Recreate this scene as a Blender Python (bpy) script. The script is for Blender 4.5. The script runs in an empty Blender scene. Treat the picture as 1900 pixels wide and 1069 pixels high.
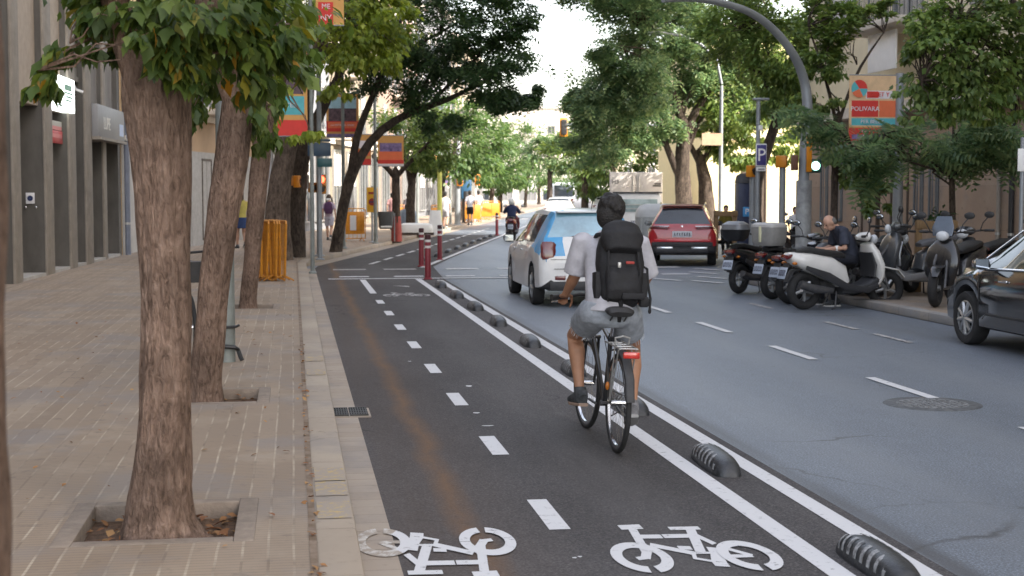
import bpy, bmesh, math, random
import numpy as np
from mathutils import Vector, Matrix

random.seed(7)
RNG = np.random.default_rng(11)
rad = math.radians
SC = bpy.context.scene
COL = SC.collection

# ------------------------------------------------------------------ camera, light, exposure
CAM_H, YAW, PITCH, FPX = 1.8, rad(8.553), rad(3.804), 2700.0
cd = bpy.data.cameras.new('camera')
cam = bpy.data.objects.new('camera', cd)
COL.objects.link(cam)
cam.location = (0, 0, CAM_H)
cam.rotation_euler = (math.pi / 2 - PITCH, 0, -YAW)
cd.sensor_width = 36.0
cd.lens = 36.0 * FPX / 1900.0
cd.clip_start, cd.clip_end = 0.1, 3000
cd.dof.use_dof = True
cd.dof.focus_distance = 10.5
cd.dof.aperture_fstop = 5.0
SC.camera = cam

SUN_TRAVEL = Vector((-0.70, 0.52, -0.60)).normalized()
w = bpy.data.worlds.new('World')
SC.world = w
w.use_nodes = True
wn = w.node_tree.nodes
sky = wn.new('ShaderNodeTexSky')
sky.sky_type = 'NISHITA'
sky.sun_disc = False
to_sun = -SUN_TRAVEL
sky.sun_elevation = math.asin(to_sun.z)
sky.sun_rotation = math.atan2(to_sun.x, to_sun.y)
sky.air_density, sky.dust_density = 1.0, 2.0
wn['Background'].inputs['Strength'].default_value = 0.15
hs_ = wn.new('ShaderNodeHueSaturation'); hs_.inputs['Saturation'].default_value = 0.6
wm_ = wn.new('ShaderNodeMix'); wm_.data_type = 'RGBA'; wm_.blend_type = 'MULTIPLY'; wm_.inputs[0].default_value = 1.0; wm_.inputs[7].default_value = (1.08, 1.0, 0.925, 1)
w.node_tree.links.new(sky.outputs[0], hs_.inputs['Color']); w.node_tree.links.new(hs_.outputs[0], wm_.inputs[6]); w.node_tree.links.new(wm_.outputs[2], wn['Background'].inputs['Color'])

sl = bpy.data.lights.new('sun', 'SUN')
sl.energy, sl.angle, sl.color = 2.7, rad(0.5), (1.0, 0.94, 0.84)
so = bpy.data.objects.new('sun', sl)
COL.objects.link(so)
so.rotation_euler = SUN_TRAVEL.to_track_quat('-Z', 'Y').to_euler()
SC.view_settings.view_transform = 'Standard'
SC.view_settings.look = 'None'
SC.view_settings.exposure = 2.2
SC.view_settings.gamma = 1.0
SC.render.engine = 'CYCLES'
SC.cycles.max_bounces = 6
SC.cycles.transparent_max_bounces = 6

# ------------------------------------------------------------------ pixel helpers (real depths)
_R = Vector((math.cos(YAW), -math.sin(YAW), 0))
_F0 = Vector((math.sin(YAW), math.cos(YAW), 0))
_F = _F0 * math.cos(PITCH) - Vector((0, 0, math.sin(PITCH)))
_U = _F0 * math.sin(PITCH) + Vector((0, 0, math.cos(PITCH)))
def ray(px, py): return _F + _R * ((px - 950) / FPX) + _U * ((534.5 - py) / FPX)
def ground(px, py, z=0.0):
    d = ray(px, py); t = (z - CAM_H) / d.z
    return Vector((d.x * t, d.y * t, z))
def at(px, py, Y):
    d = ray(px, py); t = Y / d.y
    return Vector((d.x * t, Y, CAM_H + d.z * t))

# ------------------------------------------------------------------ materials
MATS = {}
def nd(t, kind, **kw):
    n = t.nodes.new(kind)
    for k, v in kw.items(): setattr(n, k, v)
    return n
def pmat(name, col, rough=0.6, metal=0.0, var=0.12, scale=6.0, bump=0.0, bscale=60.0, col2=None, spec=0.5, coat=0.0, detail=5.0, stretch=(1, 1, 1)):
    if name in MATS: return MATS[name]
    m = bpy.data.materials.new(name); m.use_nodes = True
    t = m.node_tree; L = t.links; b = t.nodes['Principled BSDF']
    tc = nd(t, 'ShaderNodeTexCoord'); mp = nd(t, 'ShaderNodeMapping')
    mp.inputs['Scale'].default_value = stretch
    L.new(tc.outputs['Object'], mp.inputs[0])
    n = nd(t, 'ShaderNodeTexNoise'); n.inputs['Scale'].default_value = scale; n.inputs['Detail'].default_value = detail
    n.inputs['Roughness'].default_value = 0.62
    L.new(mp.outputs[0], n.inputs['Vector'])
    r = nd(t, 'ShaderNodeValToRGB')
    c1 = [max(0, c * (1 - var)) for c in col]; c2 = [min(1, c * (1 + var)) for c in col] if col2 is None else col2
    r.color_ramp.elements[0].position = 0.32; r.color_ramp.elements[1].position = 0.68
    r.color_ramp.elements[0].color = (*c1, 1); r.color_ramp.elements[1].color = (*c2, 1)
    L.new(n.outputs['Fac'], r.inputs[0]); L.new(r.outputs[0], b.inputs['Base Color'])
    b.inputs['Roughness'].default_value = rough; b.inputs['Metallic'].default_value = metal
    b.inputs['Specular IOR Level'].default_value = spec
    if coat: b.inputs['Coat Weight'].default_value = coat; b.inputs['Coat Roughness'].default_value = 0.08
    if bump:
        n2 = nd(t, 'ShaderNodeTexNoise'); n2.inputs['Scale'].default_value = bscale; n2.inputs['Detail'].default_value = 6
        L.new(mp.outputs[0], n2.inputs['Vector'])
        bp = nd(t, 'ShaderNodeBump'); bp.inputs['Strength'].default_value = bump; bp.inputs['Distance'].default_value = 0.02
        L.new(n2.outputs['Fac'], bp.inputs['Height']); L.new(bp.outputs[0], b.inputs['Normal'])
    MATS[name] = m
    return m
def emat(name, col, s):
    if name in MATS: return MATS[name]
    m = bpy.data.materials.new(name); m.use_nodes = True
    b = m.node_tree.nodes['Principled BSDF']
    b.inputs['Base Color'].default_value = (*col, 1); b.inputs['Emission Color'].default_value = (*col, 1)
    b.inputs['Emission Strength'].default_value = s
    MATS[name] = m
    return m

def leaf_mat(name, cols, trans=0.35, rough=0.5):
    m = bpy.data.materials.new(name); m.use_nodes = True
    t = m.node_tree; L = t.links; b = t.nodes['Principled BSDF']
    g = nd(t, 'ShaderNodeNewGeometry')
    r = nd(t, 'ShaderNodeValToRGB')
    e = r.color_ramp.elements
    for i, (p, c) in enumerate(cols):
        if i < 2: e[i].position = p; e[i].color = (*c, 1)
        else:
            k = e.new(p); k.color = (*c, 1)
    L.new(g.outputs['Random Per Island'], r.inputs[0])
    tc = nd(t, 'ShaderNodeTexCoord'); n = nd(t, 'ShaderNodeTexNoise'); n.inputs['Scale'].default_value = 0.9; n.inputs['Detail'].default_value = 2
    L.new(tc.outputs['Object'], n.inputs['Vector'])
    mr = nd(t, 'ShaderNodeMapRange'); mr.inputs[1].default_value = 0.3; mr.inputs[2].default_value = 0.7; mr.inputs[3].default_value = 0.72; mr.inputs[4].default_value = 1.3
    L.new(n.outputs['Fac'], mr.inputs[0])
    hs = nd(t, 'ShaderNodeHueSaturation'); L.new(mr.outputs[0], hs.inputs['Value']); L.new(r.outputs[0], hs.inputs['Color'])
    L.new(hs.outputs[0], b.inputs['Base Color']); b.inputs['Roughness'].default_value = rough
    tr = nd(t, 'ShaderNodeBsdfTranslucent')
    h2 = nd(t, 'ShaderNodeHueSaturation'); h2.inputs['Value'].default_value = 1.7; h2.inputs['Hue'].default_value = 0.485; h2.inputs['Saturation'].default_value = 1.1
    L.new(hs.outputs[0], h2.inputs['Color']); L.new(h2.outputs[0], tr.inputs['Color'])
    mx = nd(t, 'ShaderNodeMixShader'); mx.inputs[0].default_value = trans
    L.new(b.outputs[0], mx.inputs[1]); L.new(tr.outputs[0], mx.inputs[2])
    L.new(mx.outputs[0], t.nodes['Material Output'].inputs['Surface'])
    MATS[name] = m
    return m

def bark_mat(name, c1, c2, c3, s=1.0):
    m = bpy.data.materials.new(name); m.use_nodes = True
    t = m.node_tree; L = t.links; b = t.nodes['Principled BSDF']
    tc = nd(t, 'ShaderNodeTexCoord')
    mp = nd(t, 'ShaderNodeMapping'); mp.inputs['Scale'].default_value = (32 * s, 32 * s, 11 * s)
    L.new(tc.outputs['Object'], mp.inputs[0])
    n = nd(t, 'ShaderNodeTexNoise'); n.inputs['Scale'].default_value = 1; n.inputs['Detail'].default_value = 8; n.inputs['Roughness'].default_value = 0.7; n.inputs['Distortion'].default_value = 0.8
    L.new(mp.outputs[0], n.inputs['Vector'])
    v = nd(t, 'ShaderNodeTexVoronoi'); v.feature = 'DISTANCE_TO_EDGE'; v.inputs['Scale'].default_value = 1.0
    mp2 = nd(t, 'ShaderNodeMapping'); mp2.inputs['Scale'].default_value = (48 * s, 48 * s, 15 * s)
    L.new(tc.outputs['Object'], mp2.inputs[0]); 
    ad = nd(t, 'ShaderNodeVectorMath', operation='ADD'); L.new(mp2.outputs[0], ad.inputs[0]); L.new(n.outputs['Color'], ad.inputs[1])
    L.new(ad.outputs[0], v.inputs['Vector'])
    n3 = nd(t, 'ShaderNodeTexNoise'); n3.inputs['Scale'].default_value = 3.2; n3.inputs['Detail'].default_value = 6
    L.new(tc.outputs['Object'], n3.inputs['Vector'])
    r = nd(t, 'ShaderNodeValToRGB'); e = r.color_ramp.elements
    e[0].position = 0.36; e[0].color = (*c1, 1); e[1].position = 0.5; e[1].color = (*c2, 1); k = e.new(0.66); k.color = (*c3, 1)
    L.new(n.outputs['Fac'], r.inputs[0])
    mr = nd(t, 'ShaderNodeMapRange'); mr.inputs[1].default_value = 0.3; mr.inputs[2].default_value = 0.72; mr.inputs[3].default_value = 0.62; mr.inputs[4].default_value = 1.3
    L.new(n3.outputs['Fac'], mr.inputs[0])
    hs = nd(t, 'ShaderNodeHueSaturation'); L.new(r.outputs[0], hs.inputs['Color']); L.new(mr.outputs[0], hs.inputs['Value'])
    L.new(hs.outputs[0], b.inputs['Base Color']); b.inputs['Roughness'].default_value = 0.9; b.inputs['Specular IOR Level'].default_value = 0.2
    mm = nd(t, 'ShaderNodeMath', operation='MULTIPLY_ADD'); mm.inputs[1].default_value = 0.7
    L.new(v.outputs['Distance'], mm.inputs[0]); L.new(n.outputs['Fac'], mm.inputs[2])
    bp = nd(t, 'ShaderNodeBump'); bp.inputs['Strength'].default_value = 0.95; bp.inputs['Distance'].default_value = 0.035
    L.new(mm.outputs[0], bp.inputs['Height']); L.new(bp.outputs[0], b.inputs['Normal'])
    MATS[name] = m
    return m

# ------------------------------------------------------------------ mesh builder
class MB:
    def __init__(s): s.v = []; s.f = []; s.m = []
    def add(s, vs, fs, mi=0, M=None):
        o = len(s.v)
        for p in vs:
            p = Vector(p); s.v.append(tuple(M @ p) if M is not None else tuple(p))
        for f in fs: s.f.append(tuple(i + o for i in f)); s.m.append(mi)
        return s
    def box(s, c, size, rz=0.0, mi=0, bev=0.0, M=None):
        bm = bmesh.new(); bmesh.ops.create_cube(bm, size=1.0)
        for v in bm.verts: v.co = Vector((v.co.x * size[0], v.co.y * size[1], v.co.z * size[2]))
        if bev > 0: bmesh.ops.bevel(bm, geom=bm.edges[:], offset=min(bev, min(size) * 0.45), segments=2, affect='EDGES', profile=0.5)
        T = Matrix.Translation(Vector(c)) @ Matrix.Rotation(rz, 4, 'Z')
        if M is not None: T = M @ T
        bm.verts.index_update()
        s.add([v.co.copy() for v in bm.verts], [[v.index for v in f.verts] for f in bm.faces], mi, T)
        bm.free(); return s
    def loft(s, rings, mi=0, caps=True, M=None):
        n = len(rings[0]); vs = [p for r in rings for p in r]; fs = []
        for i in range(len(rings) - 1):
            for j in range(n):
                a, b = i * n + j, i * n + (j + 1) % n
                fs.append((a, b, b + n, a + n))
        if caps: fs.append(tuple(range(n - 1, -1, -1))); fs.append(tuple(range((len(rings) - 1) * n, len(rings) * n)))
        return s.add(vs, fs, mi, M)
    def tube(s, pts, r, n=8, mi=0, caps=True, M=None):
        pts = [Vector(p) for p in pts]; k = len(pts)
        rs = r if isinstance(r, (list, tuple)) else [r] * k
        rings = []; up = None
        for i, p in enumerate(pts):
            t = (pts[min(i + 1, k - 1)] - pts[max(i - 1, 0)]).normalized()
            if up is None:
                up = Vector((0, 0, 1)) if abs(t.z) < 0.9 else Vector((1, 0, 0))
            a = t.cross(up)
            if a.length < 1e-5: a = t.cross(Vector((0, 1, 0.3)))
            a.normalize(); b = a.cross(t).normalized(); up = b
            rings.append([p + (a * math.cos(q) + b * math.sin(q)) * rs[i] for q in (2 * math.pi * j / n for j in range(n))])
        return s.loft(rings, mi, caps, M)
    def cyl(s, p0, p1, r, r1=None, n=16, mi=0, M=None):
        return s.tube([p0, p1], [r, r if r1 is None else r1], n, mi, True, M)
    def lathe(s, prof, n=20, mi=0, M=None, caps=False):
        rings = [[(r * math.cos(2 * math.pi * j / n), r * math.sin(2 * math.pi * j / n), z) for j in range(n)] for r, z in prof]
        return s.loft(rings, mi, caps, M)
    def ell(s, c, r, nu=14, nv=9, mi=0, M=None):
        r = (r, r, r) if isinstance(r, (int, float)) else r
        rings = []
        for i in range(nv + 1):
            ph = -math.pi / 2 + math.pi * (i + 0.02 if i == 0 else i - 0.02 if i == nv else i) / nv
            rings.append([(c[0] + r[0] * math.cos(ph) * math.cos(q), c[1] + r[1] * math.cos(ph) * math.sin(q), c[2] + r[2] * math.sin(ph)) for q in (2 * math.pi * j / nu for j in range(nu))])
        return s.loft(rings, mi, True, M)
    def prism(s, poly, d, M=None, mi=0):
        n = len(poly); vs = [(x, y, 0) for x, y in poly] + [(x, y, d) for x, y in poly]
        fs = [tuple(range(n - 1, -1, -1)), tuple(range(n, 2 * n))] + [(i, (i + 1) % n, n + (i + 1) % n, n + i) for i in range(n)]
        return s.add(vs, fs, mi, M)
    def sheet(s, pts, mi=0): return s.add(pts, [tuple(range(len(pts)))], mi)
    def torus(s, R, r, n=32, m=10, mi=0, M=None, sx=1.0):
        vs = []; fs = []
        for i in range(n):
            a = 2 * math.pi * i / n
            for j in range(m):
                b = 2 * math.pi * j / m; q = R + r * math.cos(b)
                vs.append((r * sx * math.sin(b), q * math.cos(a), q * math.sin(a)))
        for i in range(n):
            for j in range(m):
                fs.append((i * m + j, i * m + (j + 1) % m, ((i + 1) % n) * m + (j + 1) % m, ((i + 1) % n) * m + j))
        return s.add(vs, fs, mi, M)
    def sweep(s, path, n=14, e=2.6, mi=0, M=None):
        """path of (y, z, half width, half height): rounded sections swept in the yz plane"""
        rings = []; k = len(path)
        for i, (y, z, hw, hh) in enumerate(path):
            a, b = path[max(i - 1, 0)], path[min(i + 1, k - 1)]
            ty, tz = b[0] - a[0], b[1] - a[1]; l = math.hypot(ty, tz) or 1
            ny, nz = -tz / l, ty / l
            ring = []
            for j in range(n):
                q = 2 * math.pi * j / n; c, q2 = math.cos(q), math.sin(q)
                x = hw * math.copysign(abs(c) ** (2 / e), c); h = hh * math.copysign(abs(q2) ** (2 / e), q2)
                ring.append((x, y + ny * h, z + nz * h))
            rings.append(ring)
        return s.loft(rings, mi, True, M)
    def build(s, name, mats, parent=None, angle=38, off=None):
        if not isinstance(mats, (list, tuple)): mats = [mats]
        me = bpy.data.meshes.new(name)
        vs = s.v if off is None else [(x - off[0], y - off[1], z - off[2]) for x, y, z in s.v]
        me.from_pydata(vs, [], s.f)
        for m in mats: me.materials.append(m)
        if len(mats) > 1: me.polygons.foreach_set('material_index', s.m)
        bm = bmesh.new(); bm.from_mesh(me); bmesh.ops.recalc_face_normals(bm, faces=bm.faces[:]); bm.to_mesh(me); bm.free()
        if angle:
            me.polygons.foreach_set('use_smooth', [True] * len(me.polygons))
            me.set_sharp_from_angle(angle=rad(angle))
        o = bpy.data.objects.new(name, me); COL.objects.link(o)
        if parent is not None: o.parent = parent
        return o

def tag(o, label, cat, group=None):
    o['label'] = label; o['category'] = cat
    if group: o['group'] = group
    return o
def thing(name, label, cat, loc=(0, 0, 0), rz=0.0, group=None, scale=1.0):
    o = bpy.data.objects.new(name, None); COL.objects.link(o)
    o.empty_display_size = 0.2
    o.location = loc; o.rotation_euler = (0, 0, rz); o.scale = (scale,) * 3
    return tag(o, label, cat, group)
def struct(o): o['kind'] = 'structure'; return o
def dup(root, loc, rz=None, label=None, scale=None):
    def cp(o, par):
        c = o.copy(); COL.objects.link(c)
        if par is not None: c.parent = par
        for ch in list(o.children): cp(ch, c)
        return c
    r = cp(root, None); r.location = loc
    if rz is not None: r.rotation_euler = (0, 0, rz)
    if label: r['label'] = label
    if scale: r.scale = (scale,) * 3
    return r
def text(mb, s, size, M, mi=0, ext=0.004, align='CENTER'):
    cu = bpy.data.curves.new('lettering', 'FONT'); cu.body = s; cu.size = size; cu.extrude = ext
    cu.align_x = align; cu.align_y = 'CENTER'; cu.resolution_u = 2
    ob = bpy.data.objects.new('lettering', cu)
    me = ob.to_mesh()
    mb.add([v.co.copy() for v in me.vertices], [tuple(p.vertices) for p in me.polygons], mi, M)
    ob.to_mesh_clear(); bpy.data.objects.remove(ob); bpy.data.curves.remove(cu)
def frame3(o, x, y, z=None):
    x = Vector(x).normalized(); y = Vector(y).normalized(); z = x.cross(y) if z is None else Vector(z)
    return Matrix(((x.x, y.x, z.x, o[0]), (x.y, y.y, z.y, o[1]), (x.z, y.z, z.z, o[2]), (0, 0, 0, 1)))
def remesh(mb, name, mat, voxel, parent=None, smooth=4, off=None):
    o = mb.build(name, mat, None, None, off)
    r = o.modifiers.new('r', 'REMESH'); r.mode = 'VOXEL'; r.voxel_size = voxel; r.use_smooth_shade = True
    s = o.modifiers.new('s', 'SMOOTH'); s.factor = 0.5; s.iterations = smooth
    dg = bpy.context.evaluated_depsgraph_get()
    me = bpy.data.meshes.new_from_object(o.evaluated_get(dg))
    me.polygons.foreach_set('use_smooth', [True] * len(me.polygons))
    o.modifiers.clear(); o.data = me; me.name = name
    if not me.materials: me.materials.append(mat)
    if parent is not None: o.parent = parent
    return o
def limb(mb, pts, n=12):
    """tapered limb: points (x,y,z,r), round at the ends"""
    mb.tube([p[:3] for p in pts], [p[3] for p in pts], n)
    for p in pts: mb.ell(p[:3], p[3] * 0.995, n, 8)
def torso(mb, secs, n=18):
    """sections (x,y,z,rx,ry) bottom to top"""
    mb.loft([[(x + rx * math.cos(q), y + ry * math.sin(q), z) for q in (2 * math.pi * j / n for j in range(n))] for x, y, z, rx, ry in secs])

# the bend of the street: far section frame, s along, t to the right of the left kerb
TH = rad(12.5); EV = Vector((math.sin(TH), math.cos(TH), 0)); NV = Vector((math.cos(TH), -math.sin(TH), 0)); B0 = Vector((0.49, 35.7, 0))
def fs(s, t, z=0.0): p = B0 + EV * s + NV * t; return Vector((p.x, p.y, z))
# ------------------------------------------------------------------ ground materials
def coordmath(t, out, fac_nodes): pass
def asphalt(name, c1, c2, fleck, stain=False, tracks=(), rough=.6, spec=.5):
    m = bpy.data.materials.new(name); m.use_nodes = True
    t = m.node_tree; L = t.links; b = t.nodes['Principled BSDF']
    tc = nd(t, 'ShaderNodeTexCoord'); sep = nd(t, 'ShaderNodeSeparateXYZ'); L.new(tc.outputs['Object'], sep.inputs[0])
    def noise(s, d=5, st=(1, 1, 1), r=0.6):
        mp = nd(t, 'ShaderNodeMapping'); mp.inputs['Scale'].default_value = st; L.new(tc.outputs['Object'], mp.inputs[0])
        n = nd(t, 'ShaderNodeTexNoise'); n.inputs['Scale'].default_value = s; n.inputs['Detail'].default_value = d; n.inputs['Roughness'].default_value = r
        L.new(mp.outputs[0], n.inputs['Vector']); return n.outputs['Fac']
    def rng(x, a, b_, c, d):
        mr = nd(t, 'ShaderNodeMapRange'); L.new(x, mr.inputs[0])
        for i, q in enumerate((a, b_, c, d)): mr.inputs[i + 1].default_value = q
        return mr.outputs[0]
    def mix(f, a, b_, mode='MIX'):
        mx = nd(t, 'ShaderNodeMix', data_type='RGBA', blend_type=mode)
        for s, q in ((mx.inputs[0], f), (mx.inputs[6], a), (mx.inputs[7], b_)):
            if isinstance(q, tuple): s.default_value = (*q, 1)
            elif isinstance(q, (int, float)): s.default_value = q
            else: L.new(q, s)
        return mx.outputs[2]
    base = mix(rng(noise(0.5, 6, (1, .35, 1)), .35, .65, 0, 1), c1, c2)
    g = noise(75, 3, (1, 1, 1), .7); base = mix(rng(g, .53, .66, 0, fleck), base, tuple(min(1, c * 2.5) for c in c2))
    base = mix(rng(g, .34, .48, .8, 0), base, (0.03, 0.03, 0.035))
    base = mix(rng(noise(9, 6, (1, .5, 1)), .3, .7, .0, .22), base, (0.055, 0.055, 0.06))
    base = mix(rng(noise(26, 4, (1, .6, 1), .75), .52, .72, 0, .4), base, tuple(c * .45 for c in c1))
    base = mix(rng(noise(.22, 3, (1, .5, 1), .5), .5, .56, 0, .22), base, tuple(c * .6 for c in c1))
    base = mix(rng(noise(2.2, 7, (2.5, .25, 1), .7), .60, .78, 0, .30), base, tuple(min(1, c * 1.7) for c in c2))
    for x0, hw, amt, tone in tracks:   # polished wheel tracks and darker seams along the lane
        sb = nd(t, 'ShaderNodeMath', operation='SUBTRACT'); L.new(sep.outputs['X'], sb.inputs[0]); sb.inputs[1].default_value = x0
        a2 = nd(t, 'ShaderNodeMath', operation='ABSOLUTE'); L.new(sb.outputs[0], a2.inputs[0])
        m2 = nd(t, 'ShaderNodeMath', operation='MULTIPLY'); L.new(rng(a2.outputs[0], hw * .2, hw, amt, 0), m2.inputs[0]); L.new(rng(noise(1.1, 6, (1.5, .12, 1), .7), .35, .6, .15, 1), m2.inputs[1])
        base = mix(m2.outputs[0], base, tone)
    crk = nd(t, 'ShaderNodeTexVoronoi'); crk.feature = 'DISTANCE_TO_EDGE'; crk.inputs['Scale'].default_value = .34
    wv_ = nd(t, 'ShaderNodeVectorMath', operation='MULTIPLY_ADD'); wv_.inputs[1].default_value = (.9, .9, 0); nn_ = nd(t, 'ShaderNodeTexNoise'); nn_.inputs['Scale'].default_value = 1.6; nn_.inputs['Detail'].default_value = 6
    L.new(tc.outputs['Object'], nn_.inputs['Vector']); L.new(nn_.outputs['Color'], wv_.inputs[0]); L.new(tc.outputs['Object'], wv_.inputs[2]); L.new(wv_.outputs[0], crk.inputs['Vector'])
    m3 = nd(t, 'ShaderNodeMath', operation='MULTIPLY'); L.new(rng(crk.outputs['Distance'], .0, .007, .8, 0), m3.inputs[0]); L.new(rng(noise(.35, 2), .52, .60, 0, 1), m3.inputs[1])
    base = mix(m3.outputs[0], base, (0.03, 0.03, 0.03))
    base = mix(rng(noise(5.0, 3, (1, 1, 1), .5), .70, .76, 0, .5), base, (0.04, 0.04, 0.042))
    if stain:
        mw = nd(t, 'ShaderNodeMath', operation='MULTIPLY_ADD'); mw.inputs[1].default_value = 0.22; mw.inputs[2].default_value = -1.02
        L.new(noise(0.8, 3, (0, 1, 0)), mw.inputs[0])
        ad = nd(t, 'ShaderNodeMath', operation='ADD'); L.new(sep.outputs['X'], ad.inputs[0]); L.new(mw.outputs[0], ad.inputs[1])
        ab = nd(t, 'ShaderNodeMath', operation='ABSOLUTE'); L.new(ad.outputs[0], ab.inputs[0])
        band = rng(ab.outputs[0], 0.0, 0.12, .95, 0)
        mu = nd(t, 'ShaderNodeMath', operation='MULTIPLY'); L.new(band, mu.inputs[0]); L.new(rng(noise(3.5, 7, (2, .6, 1), .7), .28, .58, .3, .8), mu.inputs[1])
        base = mix(mu.outputs[0], base, (0.19, 0.108, 0.056))
        band2 = rng(ab.outputs[0], 0.05, 0.5, .22, 0)
        base = mix(band2, base, (0.11, 0.075, 0.055))
    L.new(base, b.inputs['Base Color']); b.inputs['Roughness'].default_value = rough; b.inputs['Specular IOR Level'].default_value = spec
    bp = nd(t, 'ShaderNodeBump'); bp.inputs['Strength'].default_value = 0.45; bp.inputs['Distance'].default_value = 0.006
    L.new(g, bp.inputs['Height']); L.new(bp.outputs[0], b.inputs['Normal'])
    MATS[name] = m; return m

def paving(name, c1, c2, joint, bw=0.2, rh=0.2, rib=True, msize=0.008, off=0.0):
    m = bpy.data.materials.new(name); m.use_nodes = True
    t = m.node_tree; L = t.links; b = t.nodes['Principled BSDF']
    tc = nd(t, 'ShaderNodeTexCoord'); mp = nd(t, 'ShaderNodeMapping'); mp.inputs['Rotation'].default_value = (0, 0, math.pi / 2)
    L.new(tc.outputs['Object'], mp.inputs[0])
    nw = nd(t, 'ShaderNodeTexNoise'); nw.inputs['Scale'].default_value = 1.3; nw.inputs['Detail'].default_value = 2
    L.new(tc.outputs['Object'], nw.inputs['Vector'])
    sc = nd(t, 'ShaderNodeVectorMath', operation='MULTIPLY_ADD'); sc.inputs[1].default_value = (0.02, 0.02, 0); L.new(nw.outputs['Color'], sc.inputs[0]); L.new(mp.outputs[0], sc.inputs[2])
    br = nd(t, 'ShaderNodeTexBrick'); br.offset = off; br.squash = 1
    br.inputs['Scale'].default_value = 1; br.inputs['Brick Width'].default_value = bw; br.inputs['Row Height'].default_value = rh
    br.inputs['Mortar Size'].default_value = msize; br.inputs['Mortar Smooth'].default_value = 0.3; br.inputs['Bias'].default_value = 0
    br.inputs['Color1'].default_value = (*c1, 1); br.inputs['Color2'].default_value = (*c2, 1); br.inputs['Mortar'].default_value = (*joint, 1)
    L.new(sc.outputs[0], br.inputs['Vector'])
    nj = nd(t, 'ShaderNodeTexNoise'); nj.inputs['Scale'].default_value = 3.0; nj.inputs['Detail'].default_value = 5; L.new(tc.outputs['Object'], nj.inputs['Vector'])
    rj = nd(t, 'ShaderNodeValToRGB'); rj.color_ramp.elements[0].position = .36; rj.color_ramp.elements[1].position = .62; rj.color_ramp.elements[0].color = (*[c * .85 for c in c1], 1); rj.color_ramp.elements[1].color = (*joint, 1)
    L.new(nj.outputs['Fac'], rj.inputs[0]); L.new(rj.outputs[0], br.inputs['Mortar'])
    col = br.outputs['Color']
    def mixc(f, a, q):
        mx = nd(t, 'ShaderNodeMix', data_type='RGBA'); L.new(f, mx.inputs[0]); L.new(a, mx.inputs[6]); mx.inputs[7].default_value = (*q, 1); return mx.outputs[2]
    def rng(x, a, b_, c, d):
        mr = nd(t, 'ShaderNodeMapRange'); L.new(x, mr.inputs[0])
        for i, q in enumerate((a, b_, c, d)): mr.inputs[i + 1].default_value = q
        return mr.outputs[0]
    if rib:
        wv = nd(t, 'ShaderNodeTexWave'); wv.wave_type = 'BANDS'; wv.bands_direction = 'Y'; wv.inputs['Scale'].default_value = 2 * math.pi / (0.048 * 20) ; wv.inputs['Distortion'].default_value = 0.3
        L.new(tc.outputs['Object'], wv.inputs['Vector'])
        col = mixc(rng(wv.outputs['Fac'], .0, .13, .5, 0), col, (0.11, 0.09, 0.075))
    for s, lo, hi, amt, q in ((0.8, .5, .62, .5, (0.215, 0.21, 0.215)), (0.45, .35, .65, .45, (0.235, 0.19, 0.15)), (1.7, .5, .72, .45, (0.40, 0.335, 0.26)), (4.5, .62, .7, .55, (0.16, 0.13, 0.105)), (14, .58, .75, .35, (0.12, 0.10, 0.085))):
        n = nd(t, 'ShaderNodeTexNoise'); n.inputs['Scale'].default_value = s; n.inputs['Detail'].default_value = 6; n.inputs['Roughness'].default_value = .65
        L.new(tc.outputs['Object'], n.inputs['Vector']); col = mixc(rng(n.outputs['Fac'], lo, hi, 0, amt), col, q)
    L.new(col, b.inputs['Base Color']); b.inputs['Roughness'].default_value = 0.8; b.inputs['Specular IOR Level'].default_value = 0.3
    bp = nd(t, 'ShaderNodeBump'); bp.inputs['Strength'].default_value = 0.35; bp.inputs['Distance'].default_value = 0.006
    L.new(br.outputs['Fac'], bp.inputs['Height']); bp.invert = True; L.new(bp.outputs[0], b.inputs['Normal'])
    MATS[name] = m; return m

def worn_paint(name, col, under, amt):
    m = pmat(name, col, 0.7, var=0.0, scale=9, col2=col)
    t = m.node_tree; r = [n for n in t.nodes if n.type == 'VALTORGB'][0]; n = [n for n in t.nodes if n.type == 'TEX_NOISE'][0]
    n.inputs['Scale'].default_value = 16; n.inputs['Detail'].default_value = 8; n.inputs['Roughness'].default_value = .75
    r.color_ramp.elements[0].position = amt - .05; r.color_ramp.elements[1].position = amt + .05
    r.color_ramp.elements[0].color = (*under, 1)
    return m

m_bike = asphalt('bike_asphalt', (0.064, 0.059, 0.058), (0.115, 0.108, 0.108), .35, stain=True, tracks=((1.9, .35, .35, (0.12, 0.115, 0.115)), (.62, .25, .5, (0.09, 0.07, 0.058))), rough=.88, spec=.2)
m_road = asphalt('road_asphalt', (0.108, 0.128, 0.158), (0.155, 0.178, 0.212), .8, tracks=((3.75, .45, .4, (0.20, 0.215, 0.235)), (5.0, .4, .35, (0.20, 0.215, 0.235)), (6.4, .5, .3, (0.20, 0.215, 0.235)), (3.12, .12, .8, (0.05, 0.05, 0.055)), (7.9, .5, .5, (0.09, 0.095, 0.10))), rough=.5, spec=.6)
m_pave = paving('sidewalk_tiles', (0.262, 0.198, 0.142), (0.33, 0.257, 0.188), (0.50, 0.42, 0.32), 8.0, 0.118, True, 0.0075)
m_kerb = paving('kerb_stone', (0.36, 0.30, 0.235), (0.42, 0.36, 0.29), (0.17, 0.13, 0.10), 0.9, 5.0, False, 0.006)
m_gut = paving('gutter_tiles', (0.36, 0.30, 0.24), (0.41, 0.35, 0.29), (0.20, 0.165, 0.14), 0.2, 5.0, False, 0.006)
m_kerb2 = paving('grey_kerb', (0.22, 0.22, 0.22), (0.26, 0.26, 0.26), (0.12, 0.12, 0.12), 1.0, 5.0, False, 0.008)
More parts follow.
